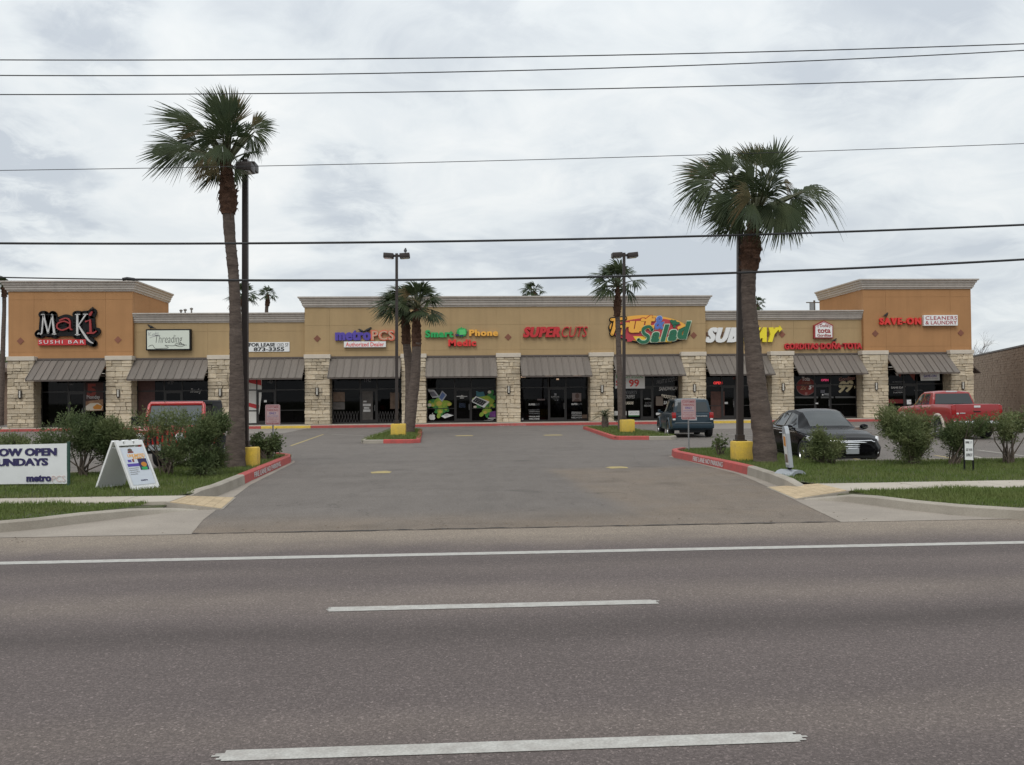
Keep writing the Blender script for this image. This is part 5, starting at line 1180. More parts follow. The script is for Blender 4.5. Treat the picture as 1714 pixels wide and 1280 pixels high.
def palm_small(label, Y, trunk, boot, R_, nf, seed, group, n=20, wind=.5, flat=0.0, zbase=.12, bootw=1.0):
    """a smaller fan palm with an evenly built, wind-combed crown"""
    r = random.Random(seed)
    def W(px, py): return P(px, py, Y)
    mpp = (W(858, 600)-W(857, 600)).length; b = W(*trunk[0][:2]); top = W(*boot[-1][:2])
    root = empty('palm_tree', (b.x, Y, zbase), 0, label, 'palm tree', group)
    pts = [W(*t[:2]) for t in trunk]; pts[0].z = zbase-.1
    mb, c, R = trunk_mesh(pts, [t[2]*mpp/2 for t in trunk], 12, r, .04, .09); mb.build('trunk', M_trunk, root, smooth=60)
    pts = [W(*t[:2]) for t in boot]; mb, c, R = trunk_mesh(pts, [t[2]*mpp/2 for t in boot], 12, r, .08, .08); boots(mb, c, R, r, 50, .12, .06); mb.build('fibre_sheath', M_boot, root)
    for k in range(nf):
        az = 2.4*k; el = rad(82-102*((k+.5)/nf)**1.15)+r.uniform(-.15,.15)
        d = Vector((math.cos(az)*math.cos(el), math.sin(az)*math.cos(el), math.sin(el)+.0))
        d = (d+Vector((-.32*wind, 0, 0))).normalized()
        hub = top+d*R_*r.uniform(.42,.58); ax = (d+Vector((-.35*wind, 0, -.28))).normalized(); up = Vector((0,0,1))
        nr = (up-ax*ax.dot(up)); nr = (nr.normalized() if nr.length > .1 else Vector((0,-1,0)))+Vector((r.uniform(-.4,.4), r.uniform(-.8,-.1), r.uniform(-.2,.2)))
        frond(root, top, hub, hub+ax*R_*r.uniform(.48,.62), nr, r, n, .3, .022*R_, .03, wind*.6, 84)
    return root
GI = 'fan palms in the kerbed islands'
palm_small('slimmer of twin fan palms, behind the lamp post with two heads', 46.8, [(684,722,17),(686,680,16),(685,620,14),(681,580,13),(680,570,13)], [(680,576,14),(680,562,15),(679,544,14),(678,528,10),(677,516,8)], 1.55, 26, 21, GI, 22, .6)
palm_small('stouter of twin fan palms leaning up beside the phone repair sign', 45.2, [(684,724,19),(689,680,18),(695,630,16),(697,590,15),(697,572,15)], [(697,580,15),(697,566,16),(697,546,15),(697,532,12),(699,517,9)], 1.55, 28, 22, GI, 22, .1)
palm_small('slender fan palm with small windswept crown beside the fruit sign', 45.0, [(1040,722,12),(1039,680,10.5),(1036,600,9),(1034,540,8.5),(1033,520,8)], [(1033,530,10),(1033,514,13),(1034,505,12),(1034,492,7),(1034,480,6)], 1.5, 22, 25, GI, 22, .45)
GB = 'palms rising far behind the shops'
palm_small('distant small palm half hidden behind the tall lamp post', 95, [(407,640,8),(407,540,7),(407,508,6)], [(407,512,8),(407,505,9),(407,498,6)], 1.85, 18, 31, GB, 14, .3)
palm_small('distant little palm standing alone above the low tan parapet', 105, [(447,640,7),(446,540,6),(447,510,5.5)], [(447,512,7),(448,505,8),(448,494,5)], 1.25, 17, 32, GB, 14, .3)
palm_small('palm crown just showing above the middle of the long parapet', 100, [(894,640,8),(894,520,8)], [(894,522,10),(894,505,10),(894,490,7)], 1.6, 18, 33, GB, 14, .5)
palm_small('palm crown peeping out from behind the thick palm trunk', 105, [(1268,640,7),(1268,524,7)], [(1268,526,8),(1268,518,8),(1268,510,6)], 1.2, 16, 34, GB, 14, 0)
palm_small('tall thin palm at the very edge of the orange sushi tower', 75, [(2,680,8),(5,580,7),(7,520,6),(7,492,6)], [(7,497,8),(7,488,8),(5,482,6)], 1.15, 18, 35, GB, 14, .6)
# young feather palm by the pier
def young_palm(px, py, Y, label):
    r = random.Random(61); b = P(px, py, Y); root = empty('young_palm', (b.x, Y, .12), 0, label, 'palm tree')
    top = Vector((b.x, Y, .12+.62)); mb, c, R = trunk_mesh([(b.x,Y,.05),(b.x,Y,.4),top], [.17,.19,.14], 12, r, .12, .07); boots(mb, c, R, r, 40, .1, .05); mb.build('trunk', M_trunk, root)
    for k in range(20):
        az = 2.4*k; el = rad(75-75*k/20); d = Vector((math.cos(az)*math.cos(el), math.sin(az)*math.cos(el), math.sin(el))); mb = MB(); L = r.uniform(.75,1.0); pts = []
        for i in range(9):
            s = i/8; pts.append(top+d*L*s+Vector((0,0,-1))*.55*s*s*L)
        mb.tube(pts, [.012*(1-.8*i/8) for i in range(9)], 4)
        for i in range(1, 9):
            for q in (0, .5):
                p = pts[i-1]*(q)+pts[i]*(1-q); t = (pts[i]-pts[i-1]).normalized(); sd = t.cross(Vector((0,0,1))).normalized()
                for sg in (-1, 1):
                    e = p+(sd*sg*.8+t*.7+Vector((0,0,.15))).normalized()*L*.26*(1.15-abs(i/8-.45)); mb.add([p-t*.012, p+t*.012, e], [(0,1,2)])
        mb.build('frond', M_leaf_palm, root)
young_palm(1013, 716, 47.9, 'young feathery palm with stubby trunk by a stone pier')

# ------------------------------------------------------------------ shrubs
def leaves(mb, tips, per, L, w, r, spread=.22, up=.35):
    for (p, d) in tips:
        for _ in range(per):
            q = p-d*r.uniform(0, spread*1.6)+Vector((r.gauss(0,1), r.gauss(0,1), r.gauss(0,1)))*spread*.22
            a = (d*.8+Vector((r.gauss(0,.7), r.gauss(0,.7), r.gauss(up,.6)))).normalized(); s = a.cross(Vector((r.uniform(-1,1), r.uniform(-1,1), r.uniform(-1,1)))).normalized()
            l = L*r.uniform(.6,1.2); ww = w*r.uniform(.7,1.2); dn = Vector((0,0,-.12*l))
            mb.add([q, q+a*l*.45+s*ww, q+a*l+dn, q+a*l*.45-s*ww], [(0,1,2,3)])
def shrub(label, px, py, w, h, nb, per, seed, m=None, z=VZ, group='oleander shrubs along the parking kerb', name='shrub', bare=.05, flat=1.0, L=.092, lw=.0105, Y=None, depth=.8, lumps=7, cat='shrub', xoff=0.0):
    """w, h in metres: crown width and total height"""
    r = random.Random(seed)
    b = P(px, py, Y) if Y else G(px, py, z); root = empty(name, (b.x, b.y, z), 0, label, cat, group)
    base = Vector((b.x, b.y, z)); tips = []; sm = MB()
    lp = [(Vector((r.uniform(-.5,.5)*w*.7+xoff, r.uniform(-.5,.5)*w*depth*.7, h*(bare+(1-bare)*r.uniform(.25,.8)))), r.uniform(.22,.36)*min(w, h*1.1)) for _ in range(lumps)]
    for k in range(nb):
        c, rr = r.choice(lp)
        a = Vector((r.gauss(0,1), r.gauss(0,1), r.gauss(.25,1))).normalized(); t = c+a*rr*r.uniform(.55,1.08)
        t.z = min(max(t.z, h*bare*.7), h*r.uniform(.92,1.05)); tips.append((base+t, (a+Vector((0,0,.5))).normalized()))
    for k in range(max(8, lumps*2)):
        t, d = r.choice(tips); s0 = base+Vector((r.uniform(-.12,.12), r.uniform(-.1,.1), -.05)); m1 = s0*.45+t*.55+Vector((r.uniform(-.1,.1), r.uniform(-.1,.1), h*.06))
        sm.tube([s0, s0*.72+m1*.28+Vector((0,0,h*.05)), m1, t], [.022, .018, .012, .004], 5)
    sm.build('stem', M_stem, root)
    mb = MB(); leaves(mb, tips, per, L, lw, r); mb.build('foliage', m or M_bush, root)
    return root
GS = 'oleander shrubs along the parking kerb'
shrub('low loose shrub behind the end of the white banner', 40, 790, 1.15, .95, 150, 30, 1)
shrub('tall bushy oleander beside the banner post, before the sushi windows', 140, 797, 1.6, 1.52, 560, 36, 2, M_bush2, bare=.0)
shrub('feathery oleander behind the white folding board', 200, 795, 1.05, 1.35, 360, 36, 3, bare=.0)
shrub('oleander spilling in front of the red jeep grille', 280, 795, 1.35, 1.46, 150, 22, 4, bare=.5, lumps=9)
shrub('dense dark oleander in front of the jeep wheel, beside the palm trunk', 336, 797, 1.2, 1.5, 540, 36, 5, M_bush2, bare=.0)
shrub('small round leafy bush behind the yellow base of the tall lamp', 446, 768, .95, .72, 120, 26, 6, M_bush2, Y=25.6, group=None, L=.10, lw=.028, name='bush')
shrub('sparse upright weed beside the grey sign post', 1208, 752, .8, .55, 16, 10, 7, M_bush2, Y=24.6, group=None, name='weed', bare=.5, L=.12, lw=.03, lumps=4, cat='plant')
shrub('small windblown oleander in front of the black sedan grille', 1388, 777, 1.15, .85, 200, 34, 8, lumps=6, xoff=.05)
shrub('large oleander before the red pickup, dense to the ground', 1530, 778, 1.6, 1.45, 470, 32, 9, M_bush, bare=.0)
shrub('open oleander with bare stems beside the little lawn sign', 1597, 778, 1.1, 1.12, 230, 30, 10, M_bush2, bare=.22)
shrub('tree-like oleander with slender bare trunks and flat airy crown', 1690, 776, 1.5, 1.15, 200, 30, 11, bare=.5, lumps=6)
shrub('oleander further along, cut by the edge of view', 1790, 778, 1.4, 1.2, 120, 24, 12, bare=.4)
shrub('clipped oleander past the banner, cut by the edge', -70, 792, 1.3, 1.0, 110, 24, 13)
# ------------------------------------------------------------------ trees behind
def crown_tree(label, X, Y, h, w, nb, per, seed, m, name='leafy_tree', bare=.25, L=.35, lw=.11, group='trees beyond the shops'):
    r = random.Random(seed); root = empty(name, (X, Y, 0), 0, label, 'tree', group); base = Vector((X, Y, 0)); tips = []
    lp = [(Vector((r.uniform(-.5,.5)*w*.7, r.uniform(-.5,.5)*w*.6, h*(bare+(1-bare)*r.uniform(.2,.8)))), r.uniform(.2,.34)*w) for _ in range(9)]
    sm = MB(); sm.tube([base, base+Vector((.1,0,h*.3)), base+Vector((.0,.1,h*.6))], [.03*h, .022*h, .008*h], 8)
    for c, rr in lp: sm.tube([base+Vector((0,0,h*.28)), base+c*.6+Vector((0,0,h*.12)), base+c], [.014*h, .008*h, .002*h], 6)
    sm.build('trunk', M_stem, root)
    for _ in range(nb):
        c, rr = r.choice(lp); a = Vector((r.gauss(0,1), r.gauss(0,1), r.gauss(.2,1))).normalized(); tips.append((base+c+a*rr*r.uniform(.5,1.05), a))
    mb = MB(); leaves(mb, tips, per, L, lw, r, .5); mb.build('crown', m, root); return root
q = P(2, 640, 84); crown_tree('dark leafy tree beyond the edge of the sushi tower', q.x-1.2, 84, 6.3, 5.5, 300, 16, 41, M_bush2)
q = P(-40, 640, 92); crown_tree('pale green tree behind the darker tree at the tower edge', q.x, 92, 5.2, 6, 260, 16, 42, M_bush)
def bare_tree(label, X, Y, h, seed, spread=.9):
    r = random.Random(seed); root = empty('bare_tree', (X, Y, 0), 0, label, 'tree', 'bare trees beyond the block wall'); tm = MB(); bm_ = MB()
    def grow(mb, p, d, l, rad_, dep):
        n = 3; pts = [p]; q = p
        for i in range(n): d = (d+Vector((r.gauss(0,.16), r.gauss(0,.16), r.gauss(.03,.1)))).normalized(); q = q+d*l/n; pts.append(q)
        mb.tube(pts, [rad_*(1-.45*i/n) for i in range(n+1)], 6 if dep < 3 else 3, cap=False)
        if dep >= 6: return
        for k in range(3 if dep < 5 else 2):
            a = r.uniform(0, 6.28); s = spread*r.uniform(.45, 1.0); o = d.cross(Vector((math.cos(a), math.sin(a), .3))).normalized()
            grow(bm_, pts[-1] if k < 2 else pts[2], (d+o*s).normalized(), l*r.uniform(.6,.85), rad_*.55, dep+1)
    grow(tm, Vector((X, Y, 0)), Vector((0,0,1)), h*.3, h*.022, 0)
    tm.build('trunk', mat('grey_bark', (0.13,0.11,0.10), 0.9), root); bm_.build('crown', MATS['grey_bark'], root); return root
q = P(1655, 600, 92); bare_tree('leafless grey tree with fine twigs above the block wall', q.x, 92, 8.6, 5)
q = P(1690, 600, 98); bare_tree('second smaller leafless tree behind the twiggy grey one', q.x, 98, 7.2, 9)
# ------------------------------------------------------------------ street furniture
M_yel = M_yelpaint
def lamp_post(label, bx, by0, by1, bw, px, ptop, Y, heads, base_label, group='parking lot lamp posts', ptw=.15):
    """square base, square pole, flat shoebox heads; heads: list of (px0, py0, px1, py1, dy)"""
    zb = VZ if Y < 30 else .12
    c = P(bx, by1, Y); mpp = (P(858, 600, Y)-P(857, 600, Y)).length
    top = P(px, ptop, Y+.1); q = P(px, by0, Y+.1)
    root = empty('lamp_post', (q.x, Y+.1, zb), 0, label, 'lamp post', group)
    w = bw*mpp/2; h = P(bx, by0, Y).z
    MB().bbox(c.x-w, c.x+w, Y-w, Y+w, zb-.05, h, .045).build('concrete_base', M_yel, root, smooth=40)
    mb = MB(); mb.bbox(q.x-.14, q.x+.14, Y+.1-.14, Y+.1+.14, h-.02, h+.035, .01); mb.bbox(q.x-.1, q.x+.1, Y, Y+.2, h+.03, h+.16, .01); mb.build('base_plate', M_pole, root)
    t = ptw/2; dx = (top.x-q.x); mb = MB()
    mb.add([(q.x-t,Y+.1-t,h+.02),(q.x+t,Y+.1-t,h+.02),(q.x+t,Y+.1+t,h+.02),(q.x-t,Y+.1+t,h+.02),(top.x-t*.85,Y+.1-t,top.z),(top.x+t*.85,Y+.1-t,top.z),(top.x+t*.85,Y+.1+t,top.z),(top.x-t*.85,Y+.1+t,top.z)],[(0,3,2,1),(4,5,6,7),(0,1,5,4),(1,2,6,5),(2,3,7,6),(3,0,4,7)]); mb.build('pole', M_pole, root)
    for (x0, y0, x1, y1, dy, side, rz) in heads:
        a, b = P(x0, y0, Y+.1+dy), P(x1, y1, Y+.1+dy); W_ = b.x-a.x; H_ = a.z-b.z; cx, cz = (a.x+b.x)/2, (a.z+b.z)/2
        B = Matrix.Translation((cx, Y+.1+dy, cz)) @ Matrix.Rotation(rad(rz), 4, 'Y')
        hm = MB(); hm.bbox(-W_/2, W_/2, -.24, .24, -H_/2, H_/2, .03, B); hd = hm.build('lamp_head', M_pole, root, smooth=40)
        MB().box(-W_/2+.05, W_/2-.05, -.19, .19, -H_/2-.012, -H_/2+.004, B).build('lens', M_lens, hd)
        am = MB(); am.box(min(top.x, cx), max(top.x, cx), Y+.1+min(0,dy)-.04, Y+.1+max(0,dy)+.04, cz-.05, cz+.05); am.build('arm', M_pole, root)
    return root
lamp_post('tall lamp post on a yellow base beside the tallest palm', 421, 748, 778, 24, 410.5, 267, 23.1, [(398,274,424,288,-.45,0,0),(404,273,430,287,.45,0,0)], '')
lamp_post('tall lamp post on yellow base, its top lost in palm fronds', 1242, 738, 769, 32, 1238.5, 290, 22.7, [(1222,296,1236,306,.3,0,0),(1240,296,1256,306,-.3,0,0)], '')
lamp_post('lamp post with two flat heads in front of the phone dealer', 667, 709, 729, 24, 664, 424, 42.0, [(642,424,659,432,0,0,4),(669,424,686,432,0,0,-4)], '', ptw=.14)
lamp_post('lamp post with two flat heads before the fruit sign', 1050, 702, 724, 22, 1044.5, 423, 42.2, [(1024,423,1041,431,0,0,-3),(1050,423,1067,431,0,0,-6)], '', ptw=.14)
# sign posts
def notice_sign(label, px0, py0, px1, py1, Y, zb):
    a, b = P(px0, py0, Y), P(px1, py1, Y); cx = (a.x+b.x)/2; root = empty('parking_sign', (cx, Y, zb), 0, label, 'sign', 'customer parking signs on island tips')
    mb = MB(); mb.tube([(cx,Y+.03,zb-.1),(cx,Y+.03,a.z-.02)], .022, 6); mb.build('post', M_steel, root)
    w, h = b.x-a.x, a.z-b.z; M = FM(Y)
    MB().prism([(a.x+.03,b.z),(b.x-.03,b.z),(b.x,b.z+.03),(b.x,a.z-.03),(b.x-.03,a.z),(a.x+.03,a.z),(a.x,a.z-.03),(a.x,b.z+.03)], -.003, .003, M).build('plate', mat('sign_pink', (0.50,0.36,0.36), 0.5), root)
    mr = mat('sign_maroon', (0.30,0.055,0.065), 0.6); fr = MB(); e = .02
    for (u0, u1, v0, v1) in [(a.x+e,b.x-e,b.z+e,b.z+e+.012),(a.x+e,b.x-e,a.z-e-.012,a.z-e),(a.x+e,a.x+e+.012,b.z+e+.012,a.z-e-.012),(b.x-e-.012,b.x-e,b.z+e+.012,a.z-e-.012)]: fr.prism([(u0,v0),(u1,v0),(u1,v1),(u0,v1)], .003, .005, M)
    fr.build('border', mr, root)
    def ln(t, f0, f1, m, bold=.02, ins=.12): lettering(t, a.x+w*ins, b.x-w*ins, a.z-h*f1, a.z-h*f0, .002, m, root, M, bold=bold, split=False, n0=.003, name='lettering')
    ln('CUSTOMER', .08, .18, mr, .02, .1); ln('PARKING', .22, .33, mr, .02, .13); ln('ONLY', .37, .48, mat('sign_blue', (0.10,0.08,0.25), 0.6), .03, .26)
    ln('UNAUTHORIZED', .54, .59, MATS['sign_blue'], 0, .13); ln('VEHICLES WILL', .63, .68, mr, 0, .13); ln('BE TOWED AWAY', .72, .77, mr, 0, .13); ln('AT OWNER', .80, .85, mr, 0, .22); ln('EXPENSE', .88, .94, mr, .02, .1)
notice_sign('faded pink parking notice on a thin post before the vacant shop', 444, 677, 469, 711, 26.5, VZ)
notice_sign('faded pink parking notice on a thin post in front of the blue car', 1140, 668, 1165, 702, 26.9, VZ)
# banner on stakes
q0, q1 = P(-95, 744, 18.35), P(112, 742, 18.25); z1 = q1.z; z0 = P(112, 810, 18.25).z
root = empty('lawn_banner', (q1.x-.8, 18.3, VZ), 0, 'white banner with navy lettering stretched between stakes on the grass', 'banner')
M = FM(18.3); n = 24; vs_ = []; fs = []
for i in range(n+1):
    for j in range(9):
        t, s = i/n, j/8; x = q0.x+(q1.x-.02-q0.x)*t; z = z0+(z1-z0)*s; vs_.append((x, 18.3-.005*math.sin(t*9+s*2)*math.sin(math.pi*s)-.008*math.sin(math.pi*s)*math.sin(math.pi*t), z+.012*math.sin(math.pi*t)*(1-2*s)))
for i in range(n):
    for j in range(8): fs.append((i*9+j, (i+1)*9+j, (i+1)*9+j+1, i*9+j+1))
MB().add(vs_, fs).build('sheet', mat('banner_vinyl', (0.70,0.71,0.71), 0.45, var=.04, scale=3), root, smooth=180)
for x in (q0.x-.03, q1.x): MB().bbox(x-.025, x+.025, 18.30, 18.35, VZ-.1, z1+.03, .006).build('stake', mat('green_stake', (0.02,0.06,0.045), 0.6), root)
def bl(body, a, b, c, d, m, bold, **k): p, q = P(a, d, 18.25), P(b, c, 18.25); lettering(body, p.x, q.x, p.z, q.z, .003, m, root, M, bold=bold, n0=.0145, split=True, **k)
bl('NOW OPEN', -19, 93, 749.5, 764, M_navy, .075); bl('SUNDAYS', -17, 78.5, 766.5, 780.5, M_navy, .075); bl('metro', 43, 84, 795, 806.5, M_navy, .06); bl('PCS', 85.5, 108, 796, 806.5, mat('faint_pink', (0.62,0.48,0.46), .6), -.005)
# folding board
root = empty('folding_board', (-6.15, 17.45, VZ), 0, 'white plastic folding board with phone poster standing on the grass', 'sandwich board')
def board_panel(p0, p1, p2, p3, nm, poster):
    """four corners: bottom-left, bottom-right, top-right, top-left"""
    p = [Vector(x) for x in (p0, p1, p2, p3)]; u = (p[1]-p[0]); v = (p[3]-p[0]); n_ = u.cross(v).normalized()
    if n_.y > 0: n_ = -n_
    mb = MB(); t = .022
    def bi(a, b): return (p[0]*(1-a)+p[1]*a)*(1-b)+(p[3]*(1-a)+p[2]*a)*b
    def slab(a0, b0, a1, b1, o0, o1): 
        c = [bi(a0,b0), bi(a1,b0), bi(a1,b1), bi(a0,b1)]; mb.add([x+n_*o0 for x in c]+[x+n_*o1 for x in c], [(0,3,2,1),(4,5,6,7),(0,1,5,4),(1,2,6,5),(2,3,7,6),(3,0,4,7)])
    slab(.03,.03,.97,.86,-t*.5,t*.3); slab(0,0,.07,.9,-t,t); slab(.93,0,1,.9,-t,t); slab(.07,.0,.93,.05,-t,t); slab(0,.9,1,.93,-t,t)
    for a, b in ((0,.26),(.36,.62),(.72,1)): slab(a,.93,b,1,-t,t)
    pl = mb.build(nm, M_white, root)
    if poster:
        L_ = (u.length, v.length); ue, ve = u.normalized(), v.normalized()
        M = Matrix(((ue.x,ve.x,n_.x,p[0].x+n_.x*.012),(ue.y,ve.y,n_.y,p[0].y+n_.y*.012),(ue.z,ve.z,n_.z,p[0].z+n_.z*.012),(0,0,0,1)))
        def R(a, b, c, d): return [(a*L_[0], b*L_[1]), (c*L_[0], b*L_[1]), (c*L_[0], d*L_[1]), (a*L_[0], d*L_[1])]
        def pic(nm_, pts, m, o=.004): return MB().prism(pts, 0, o, M).build(nm_, m, pl)
        pic('poster', R(.1,.1,.9,.85), mat('pale_print', (0.60,0.64,0.70), .5), .002)
        pic('poster_block', R(.55,.39,.86,.62), M_navy, .006); pic('poster_block', R(.14,.47,.55,.53), M_purple, .005)
        pic('poster_block', ell(.72*L_[0], .50*L_[1], .10*L_[0], .05*L_[1], 10), M_orng, .009); pic('poster_block', R(.6,.39,.8,.45), M_green, .0088); pic('poster_block', ell(.4*L_[0], .80*L_[1], .08*L_[0], .035*L_[1], 10), M_brown, .006)
        pic('poster_block', R(.3,.745,.5,.775), M_dimred, .005)
        for a, b, c, d, t_, m in [(.25,.66,.86,.72,'UNLIMITED',M_amber),(.42,.61,.84,.655,'FAMILY',M_amber),(.14,.43,.5,.45,'details',M_grey),(.14,.39,.46,.41,'details',M_grey),(.14,.35,.48,.37,'details',M_grey),(.14,.31,.4,.33,'details',M_grey),(.42,.17,.66,.2,'metro',M_navy)]:
            lettering(t_, a*L_[0], c*L_[0], b*L_[1], d*L_[1], .004, m, pl, M, bold=.02, split=False, n0=.002, name='poster_lettering')
        pic('poster_block', R(.2,.56,.32,.61), M_purple, .005); pic('poster_block', R(.36,.56,.42,.62), M_dimred, .005)
yA = 17.35
pA, pB = G(232, 818, VZ), G(249, 814, VZ); tA, tB = P(203, 739, 17.75), P(219, 738, 18.0)
pC, pD = G(160, 817, VZ), G(184, 813, VZ); 
dxn = pB-pA; topL = Vector((tA.x, 17.62, tA.z)); topR = topL+Vector((dxn.x, dxn.y, 0)); 
bx = (pB-pA).normalized()
w_ = .60; dirv = Vector((.56, .83, 0)).normalized(); 
pA = G(221, 821, VZ); fl = Vector((pA.x, pA.y, VZ)); fr_ = fl+dirv*w_
tl = P(191.5, 738.5, fl.y+.03); tl = Vector((tl.x, fl.y+.03, tl.z)); tr = tl+dirv*w_*.96
bl_ = G(159.5, 819, VZ); br_ = bl_+dirv*w_
board_panel(fl, fr_, tr, tl, 'front_panel', True)
off = Vector((-.05, .02, .0))
board_panel(bl_, br_, tr+off, tl+off, 'rear_panel', False)
# kerbside sign on a curved base
c = G(1322, 796, VZ); root = empty('pavement_sign', (c.x, c.y, VZ), 0, 'narrow grey swing sign on a curved weighted base, seen almost edge-on', 'sign')
M_gp = mat('grey_plastic', (0.30,0.32,0.34), 0.5, var=.05)
bm2 = MB(); R_ = rad(38); B = Matrix.Translation((c.x, c.y, VZ)) @ Matrix.Rotation(R_, 4, 'Z')
prof = [(-.30,0),(-.26,.05),(-.14,.11),(0,.13),(.14,.11),(.26,.05),(.30,0),(.2,.0),(.1,.05),(0,.06),(-.1,.05),(-.2,0)]
bm2.prism([(x, z) for x, z in prof], -.20, .20, B @ Matrix(((1,0,0,0),(0,0,-1,0),(0,1,0,0),(0,0,0,1)))); bm2.build('curved_base', M_gp, root)
MB().box(-.03,.03,-.03,.03,.12,.2, B).build('pivot', M_black, root)
B2 = Matrix.Translation((c.x, c.y, VZ+.17)) @ Matrix.Rotation(rad(-102), 4, 'Z') @ Matrix.Rotation(rad(-3), 4, 'Y') @ Matrix.Rotation(rad(5), 4, 'X')
outl = [(-.25,0),(.25,0),(.25,.68),(.20,.78),(.1,.84),(-.1,.84),(-.20,.78),(-.25,.68)]
FMX = Matrix(((1,0,0,0),(0,0,-1,0),(0,1,0,0),(0,0,0,1)))
MB().prism(outl, -.038, .038, B2 @ FMX).build('panel', M_gp, root)
for s_ in (1, -1):
    o1, o2 = (.039, .042) if s_ > 0 else (-.042, -.039)
    MB().prism([(-.2,.06),(.2,.06),(.2,.68),(-.2,.68)], o1, o2, B2 @ FMX).build('poster', M_offwhite, root)
    o1, o2 = (.0425, .045) if s_ > 0 else (-.045, -.0425)
    MB().prism([(-.15,.45),(.1,.42),(.16,.62),(-.1,.64)], o1, o2, B2 @ FMX).build('poster_block', M_orng, root); MB().prism([(-.18,.1),(.18,.1),(.15,.26),(-.12,.28)], o1, o2, B2 @ FMX).build('poster_block', M_brown, root)
# small lawn sign
a, b = G(1612, 785, VZ), G(1629, 788, VZ); Yl = 18.5
a = P(1614.5, 735, Yl); b = P(1628.5, 738, Yl); zt_, zb_ = a.z, P(1620, 770, Yl).z; root = empty('lawn_sign', ((a.x+b.x)/2, Yl, VZ), 0, 'small white sign on two black stakes planted in the grass', 'sign')
for x, dz in ((a.x-.005,.02),(b.x+.005,.0)): MB().bbox(x-.014, x+.014, Yl, Yl+.028, VZ-.08, zt_+dz, .004).build('stake', M_black, root)
M = FM(Yl); MB().prism([(a.x,zb_+.01),(b.x,zb_),(b.x,zt_-.015),(a.x,zt_)], -.004, .004, M).build('plate', M_white, root)
h = zt_-zb_; w = b.x-a.x
for t, f0, f1, m, bo in [('SUPER',.10,.2,K,.05),('CUTS',.10,.2,M_grey,.0),('GET YOUR',.44,.56,K,.02),('SUPERCUT',.68,.82,K,.02)]:
    x0, x1 = (a.x+w*.1, a.x+w*.52) if t == 'SUPER' else ((a.x+w*.54, b.x-w*.1) if t == 'CUTS' else (a.x+w*.14, b.x-w*.1)); lettering(t, x0, x1, zt_-h*f1, zt_-h*f0, .002, m, root, M, bold=bo, split=False, n0=.005, name='lettering')

# ------------------------------------------------------------------ overhead lines
def cable(label, pts, Y, w, slack=None):
    """through three sight points, carried on past the frame as a sagging curve"""
    (x0, y0), (x1, y1), (x2, y2) = pts; p = [P(x0, y0, Y), P(x1, y1, Y), P(x2, y2, Y)]
    X = [q.x for q in p]; Z = [q.z for q in p]
    def z(x): return sum(Z[i]*math.prod((x-X[j])/(X[i]-X[j]) for j in range(3) if j != i) for i in range(3))
    c = []
    for i in range(81):
        x = -34+70*i/80; c.append((x, Y, z(x)))
    if slack:
        k = [q for q in c if q[0] < slack]; root = empty('power_line', (0, Y, z(0)), 0, label, 'cable', 'overhead power lines'); e = (slack, Y, z(slack))
        MB().tube(k+[e], w*.55, 6).build('thin_run', M_cable, root); MB().tube([e]+[q for q in c if q[0] > slack], w, 6).build('thick_run', M_cable, root)
        MB().tube([(slack-.1,Y,z(slack-.1)),(slack,Y,z(slack)+.02),(slack+.16,Y,z(slack+.16))], w*1.35, 6).build('splice', M_cable, root)
    else: tag(MB().tube(c, w, 6).build('power_line', M_cable), label, 'cable', 'overhead power lines')
YL = 21.0
cable('highest of the overhead wires, thin and nearly level', [(0,100),(857,95),(1714,73)], YL, .0125)
cable('thin overhead wire second from the top', [(0,126),(857,118),(1714,84)], YL+.5, .0125)
cable('thin overhead wire third from the top, by the palm tip', [(0,158),(857,151),(1714,128)], YL, .012)
cable('faintest hairline wire crossing both tall palm crowns', [(0,285),(857,268),(1714,240)], YL+.2, .008)
cable('thick cable second from the bottom, crossing clear sky', [(0,407),(857,402),(1714,376)], YL, .027)
cable('lowest thick cable, thin before its splice above the sushi tower', [(0,464),(857,466),(1714,434)], YL, .029, P(213, 466, YL).x)
# ------------------------------------------------------------------ birds on the signs
def bird(label, px, py, Y, face, s=1.0):
    q = P(px, py, Y); B = Matrix.Translation((q.x, Y, q.z)) @ Matrix.Rotation(rad(face), 4, 'Z') @ Matrix.Scale(s, 4)
    mb = MB(); prof = [(-.26,.00,.012),(-.16,.02,.022),(-.08,.05,.05),(0,.08,.065),(.07,.12,.055),(.10,.16,.038),(.13,.18,.034),(.155,.18,.02),(.19,.175,.006),(.21,.17,.002)]
    mb.tube([(x,0,z) for x, z, r in prof], [r for x, z, r in prof], 8, B)
    for y in (-.02,.02): mb.tube([(0.01,y,.03),(.02,y,-.04)], .006, 4, B)
    return tag(mb.build('bird', M_bird, None, smooth=60), label, 'bird', 'black birds perched about the shops')
bird('black bird on the last purple letter of the phone sign', 615.5, 555, CYW-.12, 20, 1.5)
bird('black bird perched on the middle purple letters', 605, 556, CYW-.12, 175, 1.2)
bird('black bird at the corner of the pale lightbox', 252.5, 549.5, FY-.2, 180, 1.3)
bird('black bird sitting above the red sushi letter', 154.5, 519, CYW-.15, 100, 1.2)
bird('black bird on one lamp head over the twin palms', 678.5, 423, 42.1, 90, 1.2)
bird('black bird on the red laundry letters', 1483, 529.5, CYW-.1, 30, 1.4)
bird('black bird on the small gorditas letters', 1397, 571, FY-.1, 10, 1.0)

